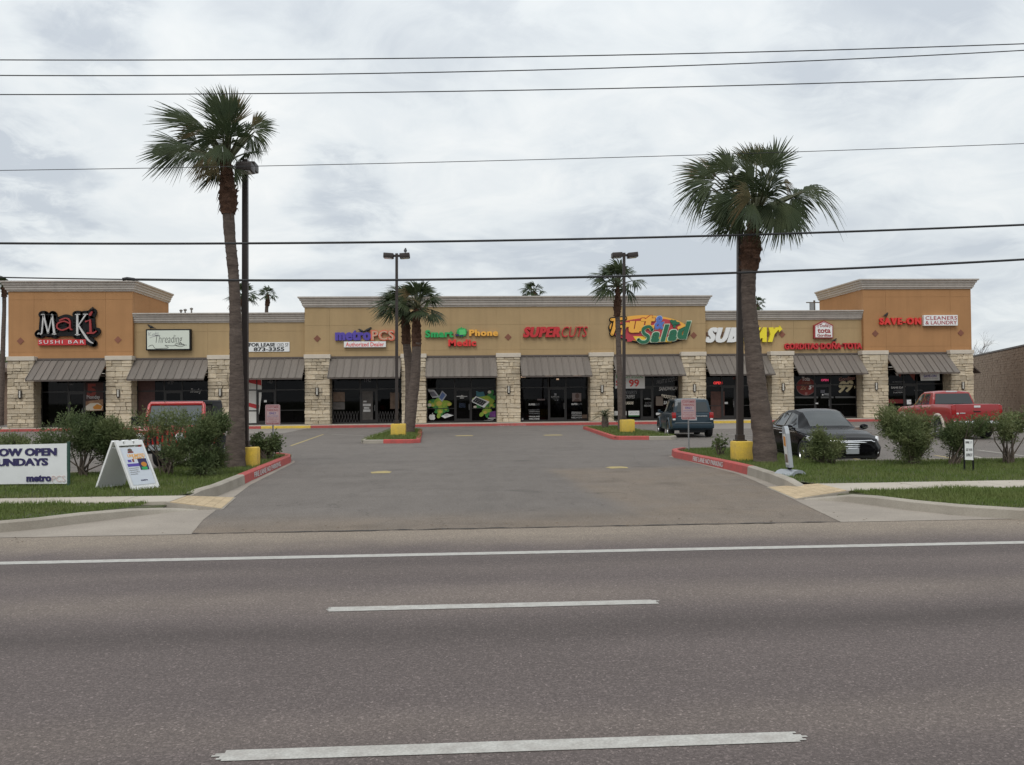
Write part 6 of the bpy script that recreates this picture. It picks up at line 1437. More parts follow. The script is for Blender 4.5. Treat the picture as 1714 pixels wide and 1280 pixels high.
# ------------------------------------------------------------------ beyond the shops
def wall_run(a, b, h0, h1, t):
    d = (b-a).normalized(); s = Vector((-d.y, d.x, 0))*t
    return [a, b, b+s, a+s]
a = P(1760, 660, 56); b = P(1622, 660, 82); a = Vector((a.x, a.y, 0)); b = Vector((b.x, b.y, 0)); d = (b-a); L_ = d.length; d.normalize(); s_ = Vector((d.y, -d.x, 0)); 
za = P(1760, 571, 56).z; zb_ = P(1628, 597, 81).z; hz = (za+zb_)/2
M_block = mat('split_block', (0.34,0.265,0.205), 0.95, scale=1.2, c2=(0.28,0.215,0.165), bump=.6, bscale=9, fine=.18, spec=.1)
root = empty('block_building', (a.x, a.y, 0), 0, 'plain brown split-block building side beyond the laundry tower', 'building')
if s_.x < 0: s_ = -s_
MB().add([a, b, b+s_*14, a+s_*14]+[p+Vector((0,0,hz)) for p in (a, b, b+s_*14, a+s_*14)], [(0,3,2,1),(4,5,6,7),(0,1,5,4),(1,2,6,5),(2,3,7,6),(3,0,4,7)]).build('wall', mat('block_mortar', (0.24,0.185,0.145), .95), root)
# courses of split-faced block, proud of the joints
bk = MB(); rb = random.Random(2); zc = .02; row = 0
while zc < hz-.1:
    x = -.2*(row % 2)
    while x < L_-.02:
        x0, x1 = max(0, x), min(L_, x+.4); o = rb.uniform(.015,.05)
        p0, p1 = a+d*(x0+.006), a+d*(x1-.006)
        q = [p0, p1, p1-s_*o, p0-s_*o]; z0_, z1_ = zc+.006, min(zc+.194, hz)
        bk.add([v+Vector((0,0,z0_)) for v in q]+[v+Vector((0,0,z1_)) for v in q], [(4,5,6,7),(0,3,2,1),(2,3,7,6),(3,0,4,7),(1,2,6,5)]); x += .4
    zc += .2; row += 1
o = bk.build('blockwork', M_block, root); o['kind'] = 'stuff'
MB().add([a-s_*.06, b-s_*.06, b+s_*.3, a+s_*.3]+[p+Vector((0,0,.12)) for p in (a-s_*.06, b-s_*.06, b+s_*.3, a+s_*.3)], [(0,3,2,1),(4,5,6,7),(0,1,5,4),(1,2,6,5),(2,3,7,6),(3,0,4,7)]).build('coping', M_awnd, root, basis=Matrix.Translation((0,0,hz)))
# low brown shed at the other end
q = P(-60, 640, 78); q1 = P(11, 640, 78); zr = P(5, 614, 78).z
root = empty('brown_house', (q.x, 79, 0), 0, 'low brown house with a shallow roof beyond the sushi tower edge', 'house')
MB().box(q.x-3, q1.x+.5, 78, 86, 0, zr-.45).build('wall', mat('brown_siding', (0.19,0.13,0.095), .9, var=.1), root)
MB().prism([(q.x-4, zr-.45), (q1.x+.9, zr-.45), (q1.x+.9, zr-.25), ((q.x+q1.x)/2, zr+.5), (q.x-4, zr-.25)], -9, 1, FM(78)).build('roof', mat('brown_roof', (0.14,0.10,0.08), .9), root)
MB().box(q.x+.6, q.x+2.2, 77.95, 77.99, 1.0, 2.2).build('window', M_cglass, root)
MB().box(q1.x-1.6, q1.x-.7, 77.95, 77.99, .1, 2.1).build('door', mat('rust_door', (0.14,0.045,0.035), .7), root)
# utility pole with transformer behind the tower
q = P(1363, 512, 95); root = empty('utility_pole', (q.x, 95, 0), 0, 'distant wooden utility pole with a transformer can above the parapet', 'utility pole')
MB().tube([(q.x,95,0),(q.x,95,q.z+.6)], [.16,.11], 8).build('pole', M_stem, root); MB().tube([(q.x-.35,94.8,q.z-.5),(q.x-.35,94.8,q.z+.3)], .24, 10).build('transformer', M_steel, root); MB().box(q.x-.9, q.x+.9, 94.9, 95, q.z+.32, q.z+.42).build('crossarm', M_stem, root)
# ------------------------------------------------------------------ vehicles (x forward, y left, z up)
def paint(name, c, coat=.6, rough=.35, spec=.5, metal=0.0): 
    m = mat(name, c, rough, coat=coat, spec=spec, metal=metal); nodes_of(m)[1].inputs['Coat Roughness'].default_value = .04; return m
def lerp_tab(tab, x):
    if x <= tab[0][0]: return tab[0][1:]
    for i in range(len(tab)-1):
        a, b = tab[i], tab[i+1]
        if x <= b[0]:
            t = (x-a[0])/(b[0]-a[0]); return tuple(p+(q-p)*t for p, q in zip(a[1:], b[1:]))
    return tab[-1][1:]
def smooth_tab(tab, n=3):
    """Catmull-Rom resample of a station table"""
    out = []
    for i in range(len(tab)-1):
        p0, p1, p2, p3 = tab[max(i-1,0)], tab[i], tab[i+1], tab[min(i+2,len(tab)-1)]
        for k in range(n):
            t = k/n; out.append(tuple(b+(c-b)*t if j == 0 else .5*((2*b)+(c-a)*t*.8+(2*b*0)+0) if False else b+(c-b)*(t*t*(3-2*t)*.5+t*.5) for j, (a, b, c, d) in enumerate(zip(p0, p1, p2, p3))))
    out.append(tab[-1]); return out
def ring_body(x, P_):
    zb, zm, zs, zt, wb, wm, ws, wt_ = P_
    half = [(0,zb),(wb*.9,zb),(wb,zb+.05),(wm,zm),(ws+.01,zs-.07),(ws-.015,zs),(wt_,zt-.012),(wt_*.5,zt),(0,zt+.004)]
    return [(x, y, z) for y, z in half]+[(x, -y, z) for y, z in half[-2:0:-1]]
def loft(rings, cap=True):
    mb = MB(); n = len(rings[0]); v = [p for r in rings for p in r]; f = []
    for i in range(len(rings)-1):
        for k in range(n): f.append((i*n+k, i*n+(k+1) % n, (i+1)*n+(k+1) % n, (i+1)*n+k))
    if cap: f += [tuple(range(n-1,-1,-1)), tuple(range((len(rings)-1)*n, len(rings)*n))]
    return mb.add(v, f)
def solid(mb, m, cuts=()):
    """mesh with cutters subtracted (wheel arches, beds)"""
    me = mb.mesh('tmp', m); bm = bmesh.new(); bm.from_mesh(me); bmesh.ops.recalc_face_normals(bm, faces=bm.faces[:]); bm.to_mesh(me); bm.free()
    if not cuts: return me
    o = bpy.data.objects.new('tmp', me); col.objects.link(o); tmp = [o]
    for c in cuts:
        cm = c.mesh('cut', M_well); bm = bmesh.new(); bm.from_mesh(cm); bmesh.ops.recalc_face_normals(bm, faces=bm.faces[:]); bm.to_mesh(cm); bm.free()
        co = bpy.data.objects.new('cut', cm); col.objects.link(co); tmp.append(co)
        md = o.modifiers.new('b', 'BOOLEAN'); md.operation = 'DIFFERENCE'; md.object = co; md.solver = 'EXACT'
        try: md.material_mode = 'TRANSFER'
        except Exception: pass
    dg = bpy.context.evaluated_depsgraph_get(); r = bpy.data.meshes.new_from_object(o.evaluated_get(dg))
    for t in tmp: bpy.data.objects.remove(t)
    return r
def mesh_obj(name, me, parent, smooth=35):
    me.name = name
    if smooth: me.polygons.foreach_set('use_smooth', [True]*len(me.polygons)); me.set_sharp_from_angle(angle=rad(smooth))
    return inst(name, me, parent, I4.copy(), True)
YX = Matrix(((1,0,0,0),(0,0,1,0),(0,1,0,0),(0,0,0,1)))      # prism in (x, z), extruded along y
def wheel(parent, x, y, r, w, rim_r, spokes, m_rim, rz=0, hubm=None):
    sg = 1 if y > 0 else -1
    B = Matrix.Translation((x, y, r)) @ Matrix.Rotation(rz, 4, 'Z') @ Matrix.Rotation(rad(-90)*sg, 4, 'X')   # local z points outwards
    t = MB(); t.lathe([(rim_r,-w/2),(r*.94,-w/2),(r,-w*.36),(r,w*.36),(r*.94,w/2),(rim_r*1.02,w/2),(rim_r,w*.38),(rim_r*.97,-w/2)], 28, B)
    wh = t.build('wheel', M_tyre, parent, True, smooth=40)
    m = MB(); m.lathe([(rim_r*.98,w*.30),(rim_r*1.01,w*.46),(rim_r*.93,w*.44),(rim_r*.88,w*.25),(rim_r*.86,-w*.3)], 28, B)
    for k in range(spokes):
        a = 2*math.pi*k/spokes; Rk = B @ Matrix.Rotation(a, 4, 'Z'); m.add([(.03,-.035*5/spokes*2,w*.36),(rim_r*.92,-.028*5/spokes*2.2,w*.40),(rim_r*.92,.028*5/spokes*2.2,w*.40),(.03,.035*5/spokes*2,w*.36),(.03,-.03,w*.25),(rim_r*.92,-.02,w*.28),(rim_r*.92,.02,w*.28),(.03,.03,w*.25)], [(0,1,2,3),(0,4,5,1),(2,6,7,3),(1,5,6,2)], Rk)
    m.lathe([(0,w*.40),(.055,w*.40),(.065,w*.33)], 14, B)
    m.build('rim', m_rim, wh, True, smooth=30)
    d = MB(); d.lathe([(0,w*.1),(rim_r*.75,w*.1),(rim_r*.86,-w*.05)], 20, B); d.build('brake_disc', M_well, wh, True)
    return wh
class Car:
    def __init__(s, name, label, loc, rz, cat, body, m_paint, arches, group=None, low=None, bed=None):
        s.root = empty(name, loc, rz, label, cat, group); s.tab = body; s.m = m_paint
        st = smooth_tab(body, 4); rings = [ring_body(p[0], p[1:]) for p in st]; cuts = []
        for (x, z, r) in arches:
            for sg in (-1, 1):
                c = MB(); c.prism([(x+r*math.cos(2*math.pi*i/28), z+r*math.sin(2*math.pi*i/28)) for i in range(28)], sg*.55, sg*1.4, YX); cuts.append(c)
        if bed: b = MB(); b.box(*bed); cuts.append(b)
        s.body = mesh_obj('body', solid(loft(rings), m_paint, cuts), s.root)
    def half(s, x, z):
        P_ = lerp_tab(smooth_tab(s.tab, 4), x); h = ring_body(x, P_)[1:8]
        for a, b in zip(h, h[1:]):
            if a[2] <= z <= b[2] and b[2] > a[2]: t = (z-a[2])/(b[2]-a[2]); return a[1]+(b[1]-a[1])*t
        return h[-1][1] if z > h[-1][2] else h[1][1]
    def side(s, name, pts, m, sg, off=.006, parent=None, dens=5):
        """patch on the flank: outline in (x, z)"""
        q = []
        for i in range(len(pts)):
            a, b = pts[i], pts[(i+1) % len(pts)]
            for k in range(dens): t = k/dens; q.append((a[0]+(b[0]-a[0])*t, a[1]+(b[1]-a[1])*t))
        o = [(x, sg*(s.half(x, z)+off), z) for x, z in q]; i_ = [(x, sg*(s.half(x, z)-.02), z) for x, z in q]; n = len(q)
        return MB().add(o+i_, [tuple(range(n))]+[(i, (i+1) % n, n+(i+1) % n, n+i) for i in range(n)]).build(name, m, parent or s.root, True)
    def cabin(s, tab, m, name='cabin'):
        """stations: x, belt z, belt half width, edge z, edge half width, roof z"""
        s.cab = smooth_tab(tab, 5); rings = []
        for (x, zb, wb, ze, we, zr) in s.cab:
            h = [(wb, zb-.03), (wb, zb), (we, ze), (we*.93, ze+(zr-ze)*.6), (we*.5, zr), ]
            rings.append([(x, y, z) for y, z in h]+[(x, 0, zr+.004)]+[(x, -y, z) for y, z in h[::-1]])
        return mesh_obj(name, solid(loft(rings), m), s.root, 30)
    def cab_pt(s, x, u): # u: 0 belt .. 1 roof edge
        P_ = lerp_tab(s.cab, x); zb, wb, ze, we, zr = P_; return (wb+(we-wb)*u, zb+(ze-zb)*u)
    def window(s, pts, sg, m=None, off=.007, name='side_window'):
        """side glass: outline in (x, u)"""
        q = []
        for i in range(len(pts)):
            a, b = pts[i], pts[(i+1) % len(pts)]
            for k in range(4): t = k/4; q.append((a[0]+(b[0]-a[0])*t, a[1]+(b[1]-a[1])*t))
        o = []; i_ = []
        for x, u in q: w, z = s.cab_pt(x, u); o.append((x, sg*(w+off), z)); i_.append((x, sg*(w-.03), z))
        n = len(q); return MB().add(o+i_, [tuple(range(n))]+[(i, (i+1) % n, n+(i+1) % n, n+i) for i in range(n)]).build(name, m or M_cglass, s.root, True)
    def screen(s, xs, wf, name, m=None, off=.008):
        """glass over the top surface between stations xs, up to wf of its width"""
        v = []; 
        for x in xs:
            zb, wb, ze, we, zr = lerp_tab(s.cab, x)
            for k in range(-4, 5):
                t = k/4*wf; a = abs(t)
                y = t*we*.93
                z = zr-(zr-(ze+(zr-ze)*.6))*max(0, (a*.93-.5)/.43) if a*.93 > .5 else zr
                v.append((x, y, z))
        f = [(i*9+j, i*9+j+1, (i+1)*9+j+1, (i+1)*9+j) for i in range(len(xs)-1) for j in range(8)]
        V_ = [Vector(p) for p in v]; n_ = (V_[9]-V_[0]).cross(V_[1]-V_[0]).normalized()
        if n_.z < 0: n_ = -n_
        if abs(n_.z) < .15 and n_.x*(xs[0]) < 0: n_ = -n_
        return MB().add([p+n_*off for p in V_], f).build(name, m or M_cglass, s.root, True, smooth=180)
    def add(s, name, mb, m, parent=None, smooth=None): return mb.build(name, m, parent or s.root, True, smooth)
    def blob(s, name, c, r, m, rz=0, ry=0, n=14): 
        B = Matrix.Translation(c) @ Matrix.Rotation(rad(rz), 4, 'Z') @ Matrix.Rotation(rad(ry), 4, 'Y'); mb = MB(); mb.ball((0,0,0), r, n, B); return s.add(name, mb, m, smooth=180)
def sedan(label, loc, rz, mp, group, rim=None, chrome_line=True):
    body = [(-2.41,.40,.62,.86,.90,.60,.66,.64,.52),(-2.30,.28,.60,.92,1.00,.74,.80,.77,.60),(-2.0,.24,.60,.95,1.05,.84,.90,.86,.70),(-1.4,.20,.58,.95,1.03,.87,.915,.885,.75),(-.5,.20,.56,.93,.99,.87,.915,.89,.76),
            (.5,.20,.56,.91,.98,.87,.915,.89,.76),(1.0,.20,.56,.89,.98,.87,.915,.89,.75),(1.5,.20,.56,.84,.93,.86,.91,.87,.70),(1.95,.20,.52,.77,.85,.83,.88,.80,.62),(2.22,.21,.50,.70,.76,.76,.80,.72,.54),(2.36,.24,.48,.62,.68,.64,.68,.62,.46),(2.43,.30,.46,.55,.60,.52,.56,.50,.38)]
    c = Car('sedan', label, loc, rz, 'car', body, mp, [(1.45,.335,.37),(-1.35,.335,.37)], group)
    c.cabin([(-1.95,1.00,.66,1.02,.62,1.045),(-1.6,.99,.76,1.12,.60,1.18),(-1.1,.98,.80,1.30,.59,1.37),(-.6,.96,.81,1.39,.59,1.455),(-.1,.95,.81,1.40,.58,1.475),(.3,.94,.81,1.345,.57,1.42),(.7,.93,.79,1.16,.58,1.22),(1.05,.92,.76,.98,.62,1.01),(1.2,.91,.72,.93,.60,.945)], mp)
    for sg in (-1, 1):
        c.window([(.78,.10),(.30,.90),(-.12,.93),(-.20,.10)], sg); c.window([(-.28,.10),(-.20,.93),(-.75,.92),(-1.0,.10)], sg); c.window([(-1.08,.12),(-.86,.88),(-1.3,.72),(-1.48,.15)], sg)
        if chrome_line: c.side('belt_trim', [(1.9,.765),(.9,.868),(-1.6,.925),(-1.6,.907),(.9,.85),(1.9,.75)], M_chrome, sg, .008)
        c.side('door_seam', [(.86,.84),(.865,.84),(.80,.3),(.795,.3)], M_black, sg, .004); c.side('door_seam', [(-.24,.86),(-.235,.86),(-.235,.3),(-.24,.3)], M_black, sg, .004)
        for x in (-.10, -1.12):
            hb = MB(); hb.tube([(x-.11,sg*.915,.80),(x-.08,sg*.95,.802),(x+.08,sg*.95,.803),(x+.11,sg*.915,.804)], .014, 6); c.add('door_handle', hb, M_chrome)
        mr = MB(); mr.ball((.72,sg*1.0,.98), (.075,.115,.075), 12); mr.tube([(.76,sg*.84,.93),(.74,sg*.93,.95)], .03, 6); mo = c.add('wing_mirror', mr, mp, smooth=180)
        ml = MB(); ml.box(.775,.80,sg*.93-.0,sg*1.09,.955,.975); c.add('mirror_trim', ml, M_chrome, mo)
        c.blob('headlight', (2.02,sg*.745,.675), (.33,.085,.085), M_lens, -sg*28, 12); c.blob('fog_lamp', (2.30,sg*.60,.36), (.05,.10,.05), M_lens, -sg*25)
        c.blob('tail_light', (-2.24,sg*.66,.84), (.08,.17,.09), M_tail, sg*20)
        for x in (1.45, -1.35): wheel(c.root, x, sg*.80, .335, .22, .245, 10 if rim is None else 5, M_chrome, rad(0))
        c.side('sill', [(1.0,.30),(-.9,.30),(-.9,.21),(1.0,.21)], M_black, sg, .004)
    c.screen([1.04,.9,.75,.6,.45,.33], .94, 'windscreen'); c.screen([-1.0,-1.2,-1.4,-1.6,-1.8], .9, 'rear_window')
    g = MB()
    g.prism([(-.48,.43),(.48,.43),(.57,.64),(.50,.66),(-.50,.66),(-.57,.64)], -.0, .02, Matrix(((0,0,1,2.395),(1,0,0,0),(0,1,0,0),(0,0,0,1)))); gr = c.add('grille', g, M_black)
    for k in range(5):
        z = .445+k*.047; w = .45+.025*k; b = MB(); b.tube([(2.35,-w-.04,z+.012),(2.40,-w*.7,z),(2.435,0,z-.004),(2.40,w*.7,z),(2.35,w+.04,z+.012)], .0145, 6); c.add('grille_bar', b, M_chrome, gr)
    b = MB(); b.tube([(2.33,-.56,.64),(2.31,-.52,.675),(2.40,-.25,.672),(2.42,0,.670),(2.40,.25,.672),(2.31,.52,.675),(2.33,.56,.64)], .019, 6); c.add('grille_trim', b, M_chrome, gr)
    b = MB(); b.prism([(-.62,.24),(.62,.24),(.52,.385),(-.52,.385)], 0, .02, Matrix(((0,0,1,2.41),(1,0,0,0),(0,1,0,0),(0,0,0,1)))); c.add('lower_intake', b, M_well)
    b = MB(); b.bbox(2.43,2.452,-.16,.16,.345,.475,.004); pl = c.add('number_plate', b, mat('plate_grey', (0.34,0.36,0.38), .5))
    return c
blk = paint('black_pearl', (0.005, 0.0048, 0.006), .07, .2, .07)
sedan('black sedan with chrome grille parked nose towards the grass strip', (9.74, 24.25, 0), rad(-92), blk, None).root.scale = (1, 1, .955)
q = P(-26, 690, 70); sedan('silver sedan showing only its edge beside the sushi tower', (q.x-.6, 70, 0), rad(-60), paint('silver_paint', (0.36,0.37,0.38), .7, .35, metal=.5), None, rim=1)

# blue-grey sport utility, seen from behind
def suv(label, loc, rz):
    mp = paint('slate_blue_paint', (0.016, 0.033, 0.047), .3, .35, .25); T = [(-2.25,.42,.70,1.02,1.06,.78,.82,.80,.70),(-2.20,.36,.70,1.06,1.10,.86,.90,.88,.78),(-1.9,.32,.70,1.08,1.12,.90,.93,.91,.82),(0,.30,.66,1.08,1.12,.90,.93,.91,.82),(.85,.30,.66,1.06,1.12,.90,.93,.91,.80),(1.2,.30,.66,1.04,1.11,.90,.93,.90,.78),(1.9,.32,.64,.98,1.06,.88,.91,.86,.74),(2.18,.36,.62,.92,1.00,.82,.85,.80,.68),(2.25,.42,.60,.84,.92,.74,.78,.74,.60)]
    c = Car('sport_utility', label, loc, rz, 'car', T, mp, [(1.38,.39,.45),(-1.38,.39,.45)])
    c.cabin([(-2.20,1.06,.82,1.10,.80,1.12),(-2.10,1.07,.83,1.45,.73,1.50),(-2.0,1.08,.835,1.66,.70,1.72),(-1.7,1.08,.84,1.72,.69,1.775),(-.6,1.08,.84,1.72,.69,1.78),(.1,1.08,.84,1.70,.68,1.75),(.35,1.07,.83,1.62,.67,1.67),(.95,1.06,.80,1.16,.68,1.20),(1.1,1.05,.76,1.07,.66,1.09)], mp)
    for sg in (-1, 1):
        c.window([(.66,.10),(.28,.88),(-.20,.90),(-.20,.10)], sg); c.window([(-.28,.10),(-.28,.90),(-1.05,.90),(-1.05,.10)], sg); c.window([(-1.13,.10),(-1.13,.90),(-1.85,.88),(-1.98,.14)], sg)
        tl = MB(); tl.bbox(-2.275,-2.10,sg*.80-.085,sg*.80+.085,.88,1.14,.02); t_ = c.add('tail_light', tl, M_tail, smooth=40); t2 = MB(); t2.bbox(-2.28,-2.2,sg*.80-.06,sg*.80+.06,.79,.87,.015); c.add('reversing_lamp', t2, M_lens)
        mr = MB(); mr.bbox(.62,.74,sg*.93-.06+sg*.08,sg*.93+.06+sg*.08,1.08,1.24,.03); mr.tube([(.68,sg*.84,1.1),(.68,sg*.96,1.14)], .03, 6); c.add('wing_mirror', mr, mp, smooth=40)
        for x in (1.38, -1.38):
            wheel(c.root, x, sg*.83, .375, .25, .235, 6, M_alloy)
            fl = MB(); fl.tube([(x+.47*math.cos(a), sg*(.915), .39+.47*math.sin(a)) for a in [math.pi*i/12 for i in range(13)]], .05, 6); c.add('wheel_flare', fl, mp, smooth=60)
        for x in (-.10, -.95): hb = MB(); hb.bbox(x-.12,x+.02,sg*.93-.02,sg*.93+.02,.93,.965,.006); c.add('door_handle', hb, mp)
        for xx in (-.24, -1.09): c.side('door_seam', [(xx,1.0),(xx+.006,1.0),(xx+.006,.4),(xx,.4)], M_black, sg, .003)
        c.blob('headlight', (2.20,sg*.68,.84), (.06,.11,.09), M_lens); rr_ = MB(); rr_.tube([(.0,sg*.62,1.77),(-.2,sg*.62,1.83),(-1.6,sg*.62,1.83),(-1.8,sg*.62,1.78)], .016, 6); c.add('roof_rail', rr_, M_black)
    g = MB(); XB = lambda z: -2.20+(z-1.12)*.27-.014
    g.add([(XB(1.16),-.68,1.16),(XB(1.16),.68,1.16),(XB(1.60),.60,1.60),(XB(1.60),-.60,1.60)],[(0,3,2,1)]); c.add('rear_window', g, M_cglass)
    c.screen([1.0,.85,.7,.55,.42], .93, 'windscreen')
    b = MB(); b.bbox(-2.34,-2.08,-.90,.90,.42,.66,.05); c.add('rear_bumper', b, mp, smooth=50); b = MB(); b.bbox(-2.36,-2.2,-.78,.78,.655,.69,.015); c.add('bumper_step', b, mat('mid_grey_trim', (0.12,0.14,0.15), .6))
    b = MB(); b.bbox(-2.275,-2.24,-.62,.62,.955,.985,.008); c.add('tailgate_trim', b, M_chrome)
    b = MB(); b.bbox(-2.275,-2.25,-.17,.17,.78,.92,.005); c.add('number_plate', b, MATS['plate_grey'])
    b = MB(); b.bbox(-2.2,-2.0,-.55,.55,.22,.40,.03); c.add('under_tray', b, M_black)
    b = MB(); b.box(2.2,2.262,-.45,.45,.66,.92); c.add('grille', b, M_chrome)
    return c
q = P(1154, 700, 39.6); suv('blue-grey sport utility seen from behind, parked nose to the shops', (q.x+.08, 40.9, 0), rad(85.5)).root.scale = (1, 1, .95)

# red pickup, seen from behind its corner
def pickup(label, loc, rz):
    mp = paint('pickup_red', (0.28, 0.014, 0.016), .4, .35); tan_ = paint('pale_flare', (0.42,0.36,0.30), .3, .4)
    T = [(-2.95,.70,.92,1.28,1.40,.90,.95,.95,.88),(-2.90,.62,.90,1.30,1.42,.94,.98,.97,.90),(-1.0,.58,.88,1.30,1.42,.94,.98,.97,.90),(-.9,.55,.86,1.30,1.40,.94,.98,.97,.88),(1.1,.52,.86,1.26,1.34,.94,.98,.96,.86),(1.4,.52,.86,1.24,1.33,.94,.98,.95,.84),(2.5,.54,.86,1.18,1.28,.93,.97,.92,.80),(2.85,.60,.86,1.08,1.20,.88,.92,.86,.72),(2.95,.70,.86,1.0,1.10,.80,.84,.80,.64)]
    c = Car('pickup_truck', label, loc, rz, 'pickup truck', T, mp, [(1.95,.43,.53),(-1.75,.43,.53)], bed=(-2.84,-.98,-.80,.80,.95,1.7))
    c.cabin([(-.92,1.32,.86,1.36,.84,1.38),(-.86,1.34,.87,1.60,.79,1.64),(-.74,1.34,.88,1.87,.72,1.92),(-.4,1.34,.88,1.90,.71,1.97),(.3,1.33,.88,1.88,.70,1.95),(.6,1.33,.87,1.80,.69,1.87),(1.25,1.31,.84,1.38,.70,1.42),(1.4,1.30,.80,1.31,.68,1.33)], mp)
    for sg in (-1, 1):
        c.window([(1.0,.10),(.58,.88),(.10,.91),(.10,.10)], sg); c.window([(.02,.10),(.02,.91),(-.52,.90),(-.60,.10)], sg)
        tl = MB(); tl.bbox(-2.975,-2.86,sg*.87-.075,sg*.87+.075,1.0,1.36,.015); c.add('tail_light', tl, M_tail, smooth=40)
        for x in (1.95, -1.75):
            wheel(c.root, x, sg*.84, .41, .28, .24, 6, M_alloy); fl = MB()
            fl.tube([(x+.555*math.cos(a), sg*.965, .43+.555*math.sin(a)) for a in [rad(-8)+rad(196)*i/16 for i in range(17)]], .075, 8); c.add('wheel_flare', fl, tan_, smooth=60)
        mr = MB(); mr.bbox(1.0,1.1,sg*1.04-.11,sg*1.04+.11,1.36,1.62,.03); mr.tube([(1.05,sg*.86,1.40),(1.05,sg*1.0,1.44)], .03, 6); mo = c.add('wing_mirror', mr, M_black, smooth=40); mg = MB(); mg.box(.985,.999,sg*1.04-.09,sg*1.04+.09,1.39,1.59); c.add('mirror_glass', mg, M_lens, mo)
        hb = MB(); hb.bbox(.12,.28,sg*.98-.02,sg*.98+.03,1.16,1.20,.006); c.add('door_handle', hb, M_chrome); c.blob('headlight', (2.86,sg*.72,1.0), (.08,.13,.11), M_lens)
        for xx in (1.08, .05, -.72): c.side('door_seam', [(xx,1.22),(xx+.007,1.22),(xx+.007,.62),(xx,.62)], M_black, sg, .003)
    XB = lambda z: -.875+(z-1.62)*.42-.02
    g = MB(); g.add([(XB(1.42),-.76,1.42),(XB(1.42),.76,1.42),(XB(1.85),.66,1.85),(XB(1.85),-.66,1.85)],[(0,3,2,1)]); rw = c.add('rear_window', g, M_cglass)
    g = MB(); g.add([(XB(1.62)-.006,-.14,1.60),(XB(1.62)-.006,.14,1.60),(XB(1.72)-.004,.12,1.70),(XB(1.72)-.004,-.12,1.70)],[(0,3,2,1)]); c.add('window_sticker', g, M_greyv, rw)
    b = MB(); b.bbox(-.76,-.68,-.22,.22,1.905,1.955,.01); c.add('cargo_lamp', b, M_lens)
    b = MB(); b.bbox(-2.985,-2.93,-.80,.80,.80,1.41,.02); tg = c.add('tailgate', b, mp, smooth=40)
    for (y0, y1, z0, z1, m) in [(-.12,.12,1.28,1.36,M_lens),(-.13,.13,1.10,1.14,M_black),(.45,.66,1.04,1.08,M_chrome),(.70,.78,1.02,1.08,M_lens)]: b = MB(); b.bbox(-3.0,-2.98,y0,y1,z0,z1,.004); c.add('badge', b, m, tg)
    b = MB(); b.bbox(-3.12,-2.86,-.92,.92,.56,.76,.03); c.add('rear_bumper', b, M_chrome, smooth=40)
    b = MB(); b.bbox(-3.13,-3.115,-.16,.16,.60,.72,.003); c.add('number_plate', b, MATS['plate_grey'])
    c.screen([1.3,1.1,.95,.8,.68], .93, 'windscreen'); b = MB(); b.box(2.9,2.97,-.5,.5,.78,1.06); c.add('grille', b, M_chrome)
    return c
q = P(1634, 690, 34.0); A_ = rad(84); pickup('red pickup truck with pale wheel flares and dark rear window, behind oleanders', (q.x+2.9*math.cos(A_), 34.0+2.9*math.sin(A_), 0), A_).root.scale = (1, 1, .965)

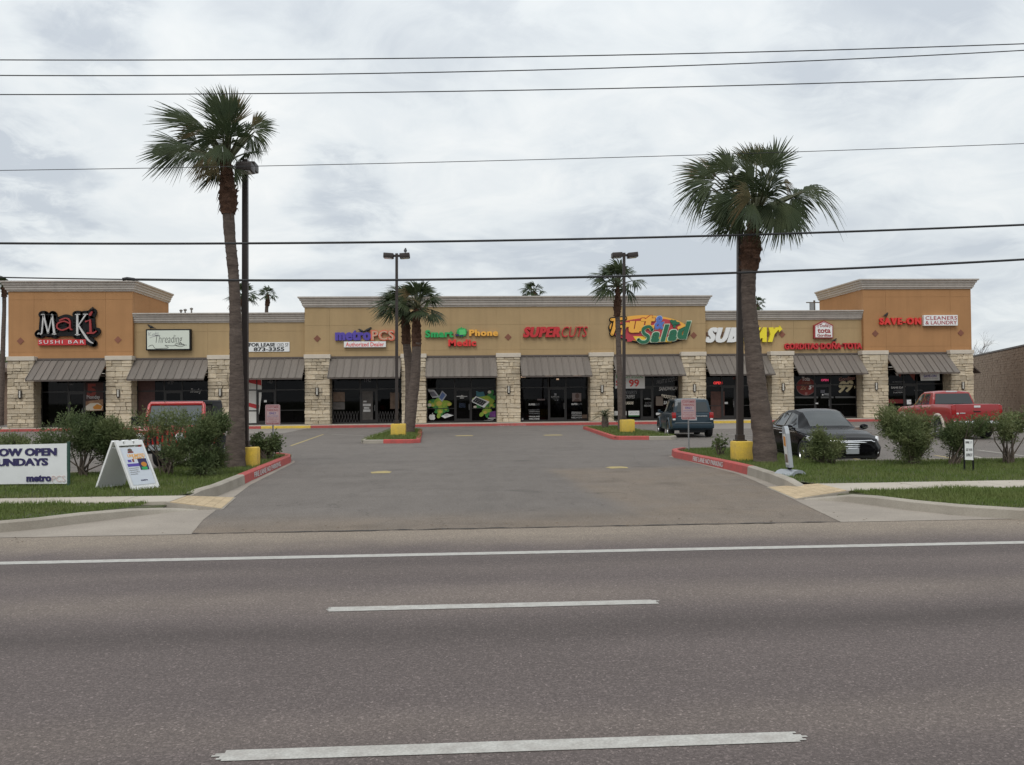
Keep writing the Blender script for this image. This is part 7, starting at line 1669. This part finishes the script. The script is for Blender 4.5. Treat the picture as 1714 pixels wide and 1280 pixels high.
# red open-fender jeep-like wagon, mostly behind the hedge
def jeep(label, loc, rz):
    mp = paint('jeep_red', (0.42, 0.022, 0.020), .5, .35); root = empty('off_roader', loc, rz, label, 'car')
    def ad(n, mb, m, p=None, sm=None): return mb.build(n, m, p or root, True, sm)
    b = MB(); b.bbox(-1.9,.55,-.76,.76,.62,1.12,.06); ad('body', b, mp, None, 40)
    b = MB(); b.add([(.5,-.72,.62),(.5,.72,.62),(1.72,.58,.66),(1.72,-.58,.66),(.5,-.70,1.16),(.5,.70,1.16),(1.72,.56,1.08),(1.72,-.56,1.08),(1.1,-.4,1.17),(1.1,.4,1.17)],[(0,3,2,1),(0,1,5,4),(1,2,6,5),(2,3,7,6),(3,0,4,7),(4,5,9,8),(5,6,9),(6,7,8,9),(7,4,8)]); ad('bonnet', b, mp)
    g = MB(); g.bbox(1.70,1.78,-.62,.62,.62,1.08,.03); gr = ad('grille', g, mp, None, 40)
    for k in range(7): s_ = MB(); s_.bbox(1.772,1.786,-.33+k*.11-.028,-.33+k*.11+.028,.72,1.0,.004); ad('grille_slot', s_, M_well, gr)
    XL = Matrix(((0,0,1,0),(1,0,0,0),(0,1,0,0),(0,0,0,1)))
    for sg in (-1, 1):
        h = MB(); h.lathe([(0,.05),(.06,.045),(.10,.02),(.115,0),(.115,-.03)], 16, Matrix.Translation((1.785, sg*.47, .90)) @ Matrix.Rotation(rad(90), 4, 'Y')); ad('headlight', h, M_lens, None, 60)
        f = MB(); f.bbox(.62,1.85,sg*.79-.17,sg*.79+.17,.93,1.0,.03); f.bbox(.62,.72,sg*.79-.17,sg*.79+.17,.60,.96,.03); f.bbox(-1.75,-.65,sg*.83-.14,sg*.83+.14,.93,1.0,.03); ad('wheel_flare', f, M_black, None, 40)
        t = MB(); t.bbox(1.81,1.86,sg*.80-.05,sg*.80+.05,.93,.99,.01); ad('indicator', t, mat('amber_lens', (0.6,0.2,0.03), .2))
        for x in (1.2,-1.2): wheel(root, x, sg*.80, .42, .27, .22, 5, M_alloy)
        m_ = MB(); m_.bbox(.42,.54,sg*.98-.09,sg*.98+.09,1.18,1.40,.03); m_.tube([(.45,sg*.76,1.16),(.47,sg*.92,1.22)], .03, 6); ad('wing_mirror', m_, M_black, None, 40)
        d = MB(); d.bbox(-.55,.42,sg*.765-.01,sg*.765+.012,.66,1.10,.02); ad('door', d, mp)
        w = MB(); w.add([(-.5,sg*.752,1.14),(.34,sg*.752,1.14),(.14,sg*.70,1.66),(-.5,sg*.70,1.66)],[(0,1,2,3)]); ad('side_window', w, M_cglass)
    fr = MB(); lo, hi = (.50,1.12), (.22,1.72)
    def wp(y, t): return (lo[0]+(hi[0]-lo[0])*t, y*(1-.07*t), lo[1]+(hi[1]-lo[1])*t)
    for sg in (-1, 1): fr.tube([wp(sg*.73,0), wp(sg*.73,.93), wp(sg*.70,1)], .05, 8)
    fr.tube([wp(-.71,1), wp(.71,1)], .055, 8); fr.tube([wp(-.73,.0), wp(.73,.0)], .04, 8); wf = ad('windscreen_frame', fr, mp, None, 60)
    gl = MB(); gl.add([wp(-.70,.03), wp(.70,.03), wp(.70,.97), wp(-.70,.97)], [(0,1,2,3)]); ad('windscreen', gl, mat('blue_grey_glass', (0.06,0.08,0.09), .25, spec=.15), wf)
    tp = MB(); tp.bbox(-1.85,.18,-.70,.70,1.68,1.80,.05); tp.bbox(-1.86,-.62,-.72,.72,1.1,1.72,.06); ad('soft_top', tp, mat('black_canvas', (0.014,0.014,0.017), .85), None, 40)
    b = MB(); b.bbox(1.86,2.04,-.80,.80,.52,.68,.04); ad('front_bumper', b, M_black, None, 40); b = MB(); b.bbox(2.04,2.055,-.20,.10,.60,.74,.004); ad('number_plate', b, MATS['plate_grey'])
    sp = MB(); sp.lathe([(.2,-.12),(.37,-.12),(.40,-.07),(.40,.07),(.37,.12),(.2,.12),(0,.1)], 20, Matrix.Translation((-2.03,.1,1.0)) @ Matrix.Rotation(rad(90), 4, 'Y')); ad('spare_wheel', sp, M_tyre, None, 40)
q = P(296, 690, 24.5); jeep('red off-roader with black soft top facing the hedge, half hidden by oleanders', (q.x+.05, 24.55, 0), rad(-88))
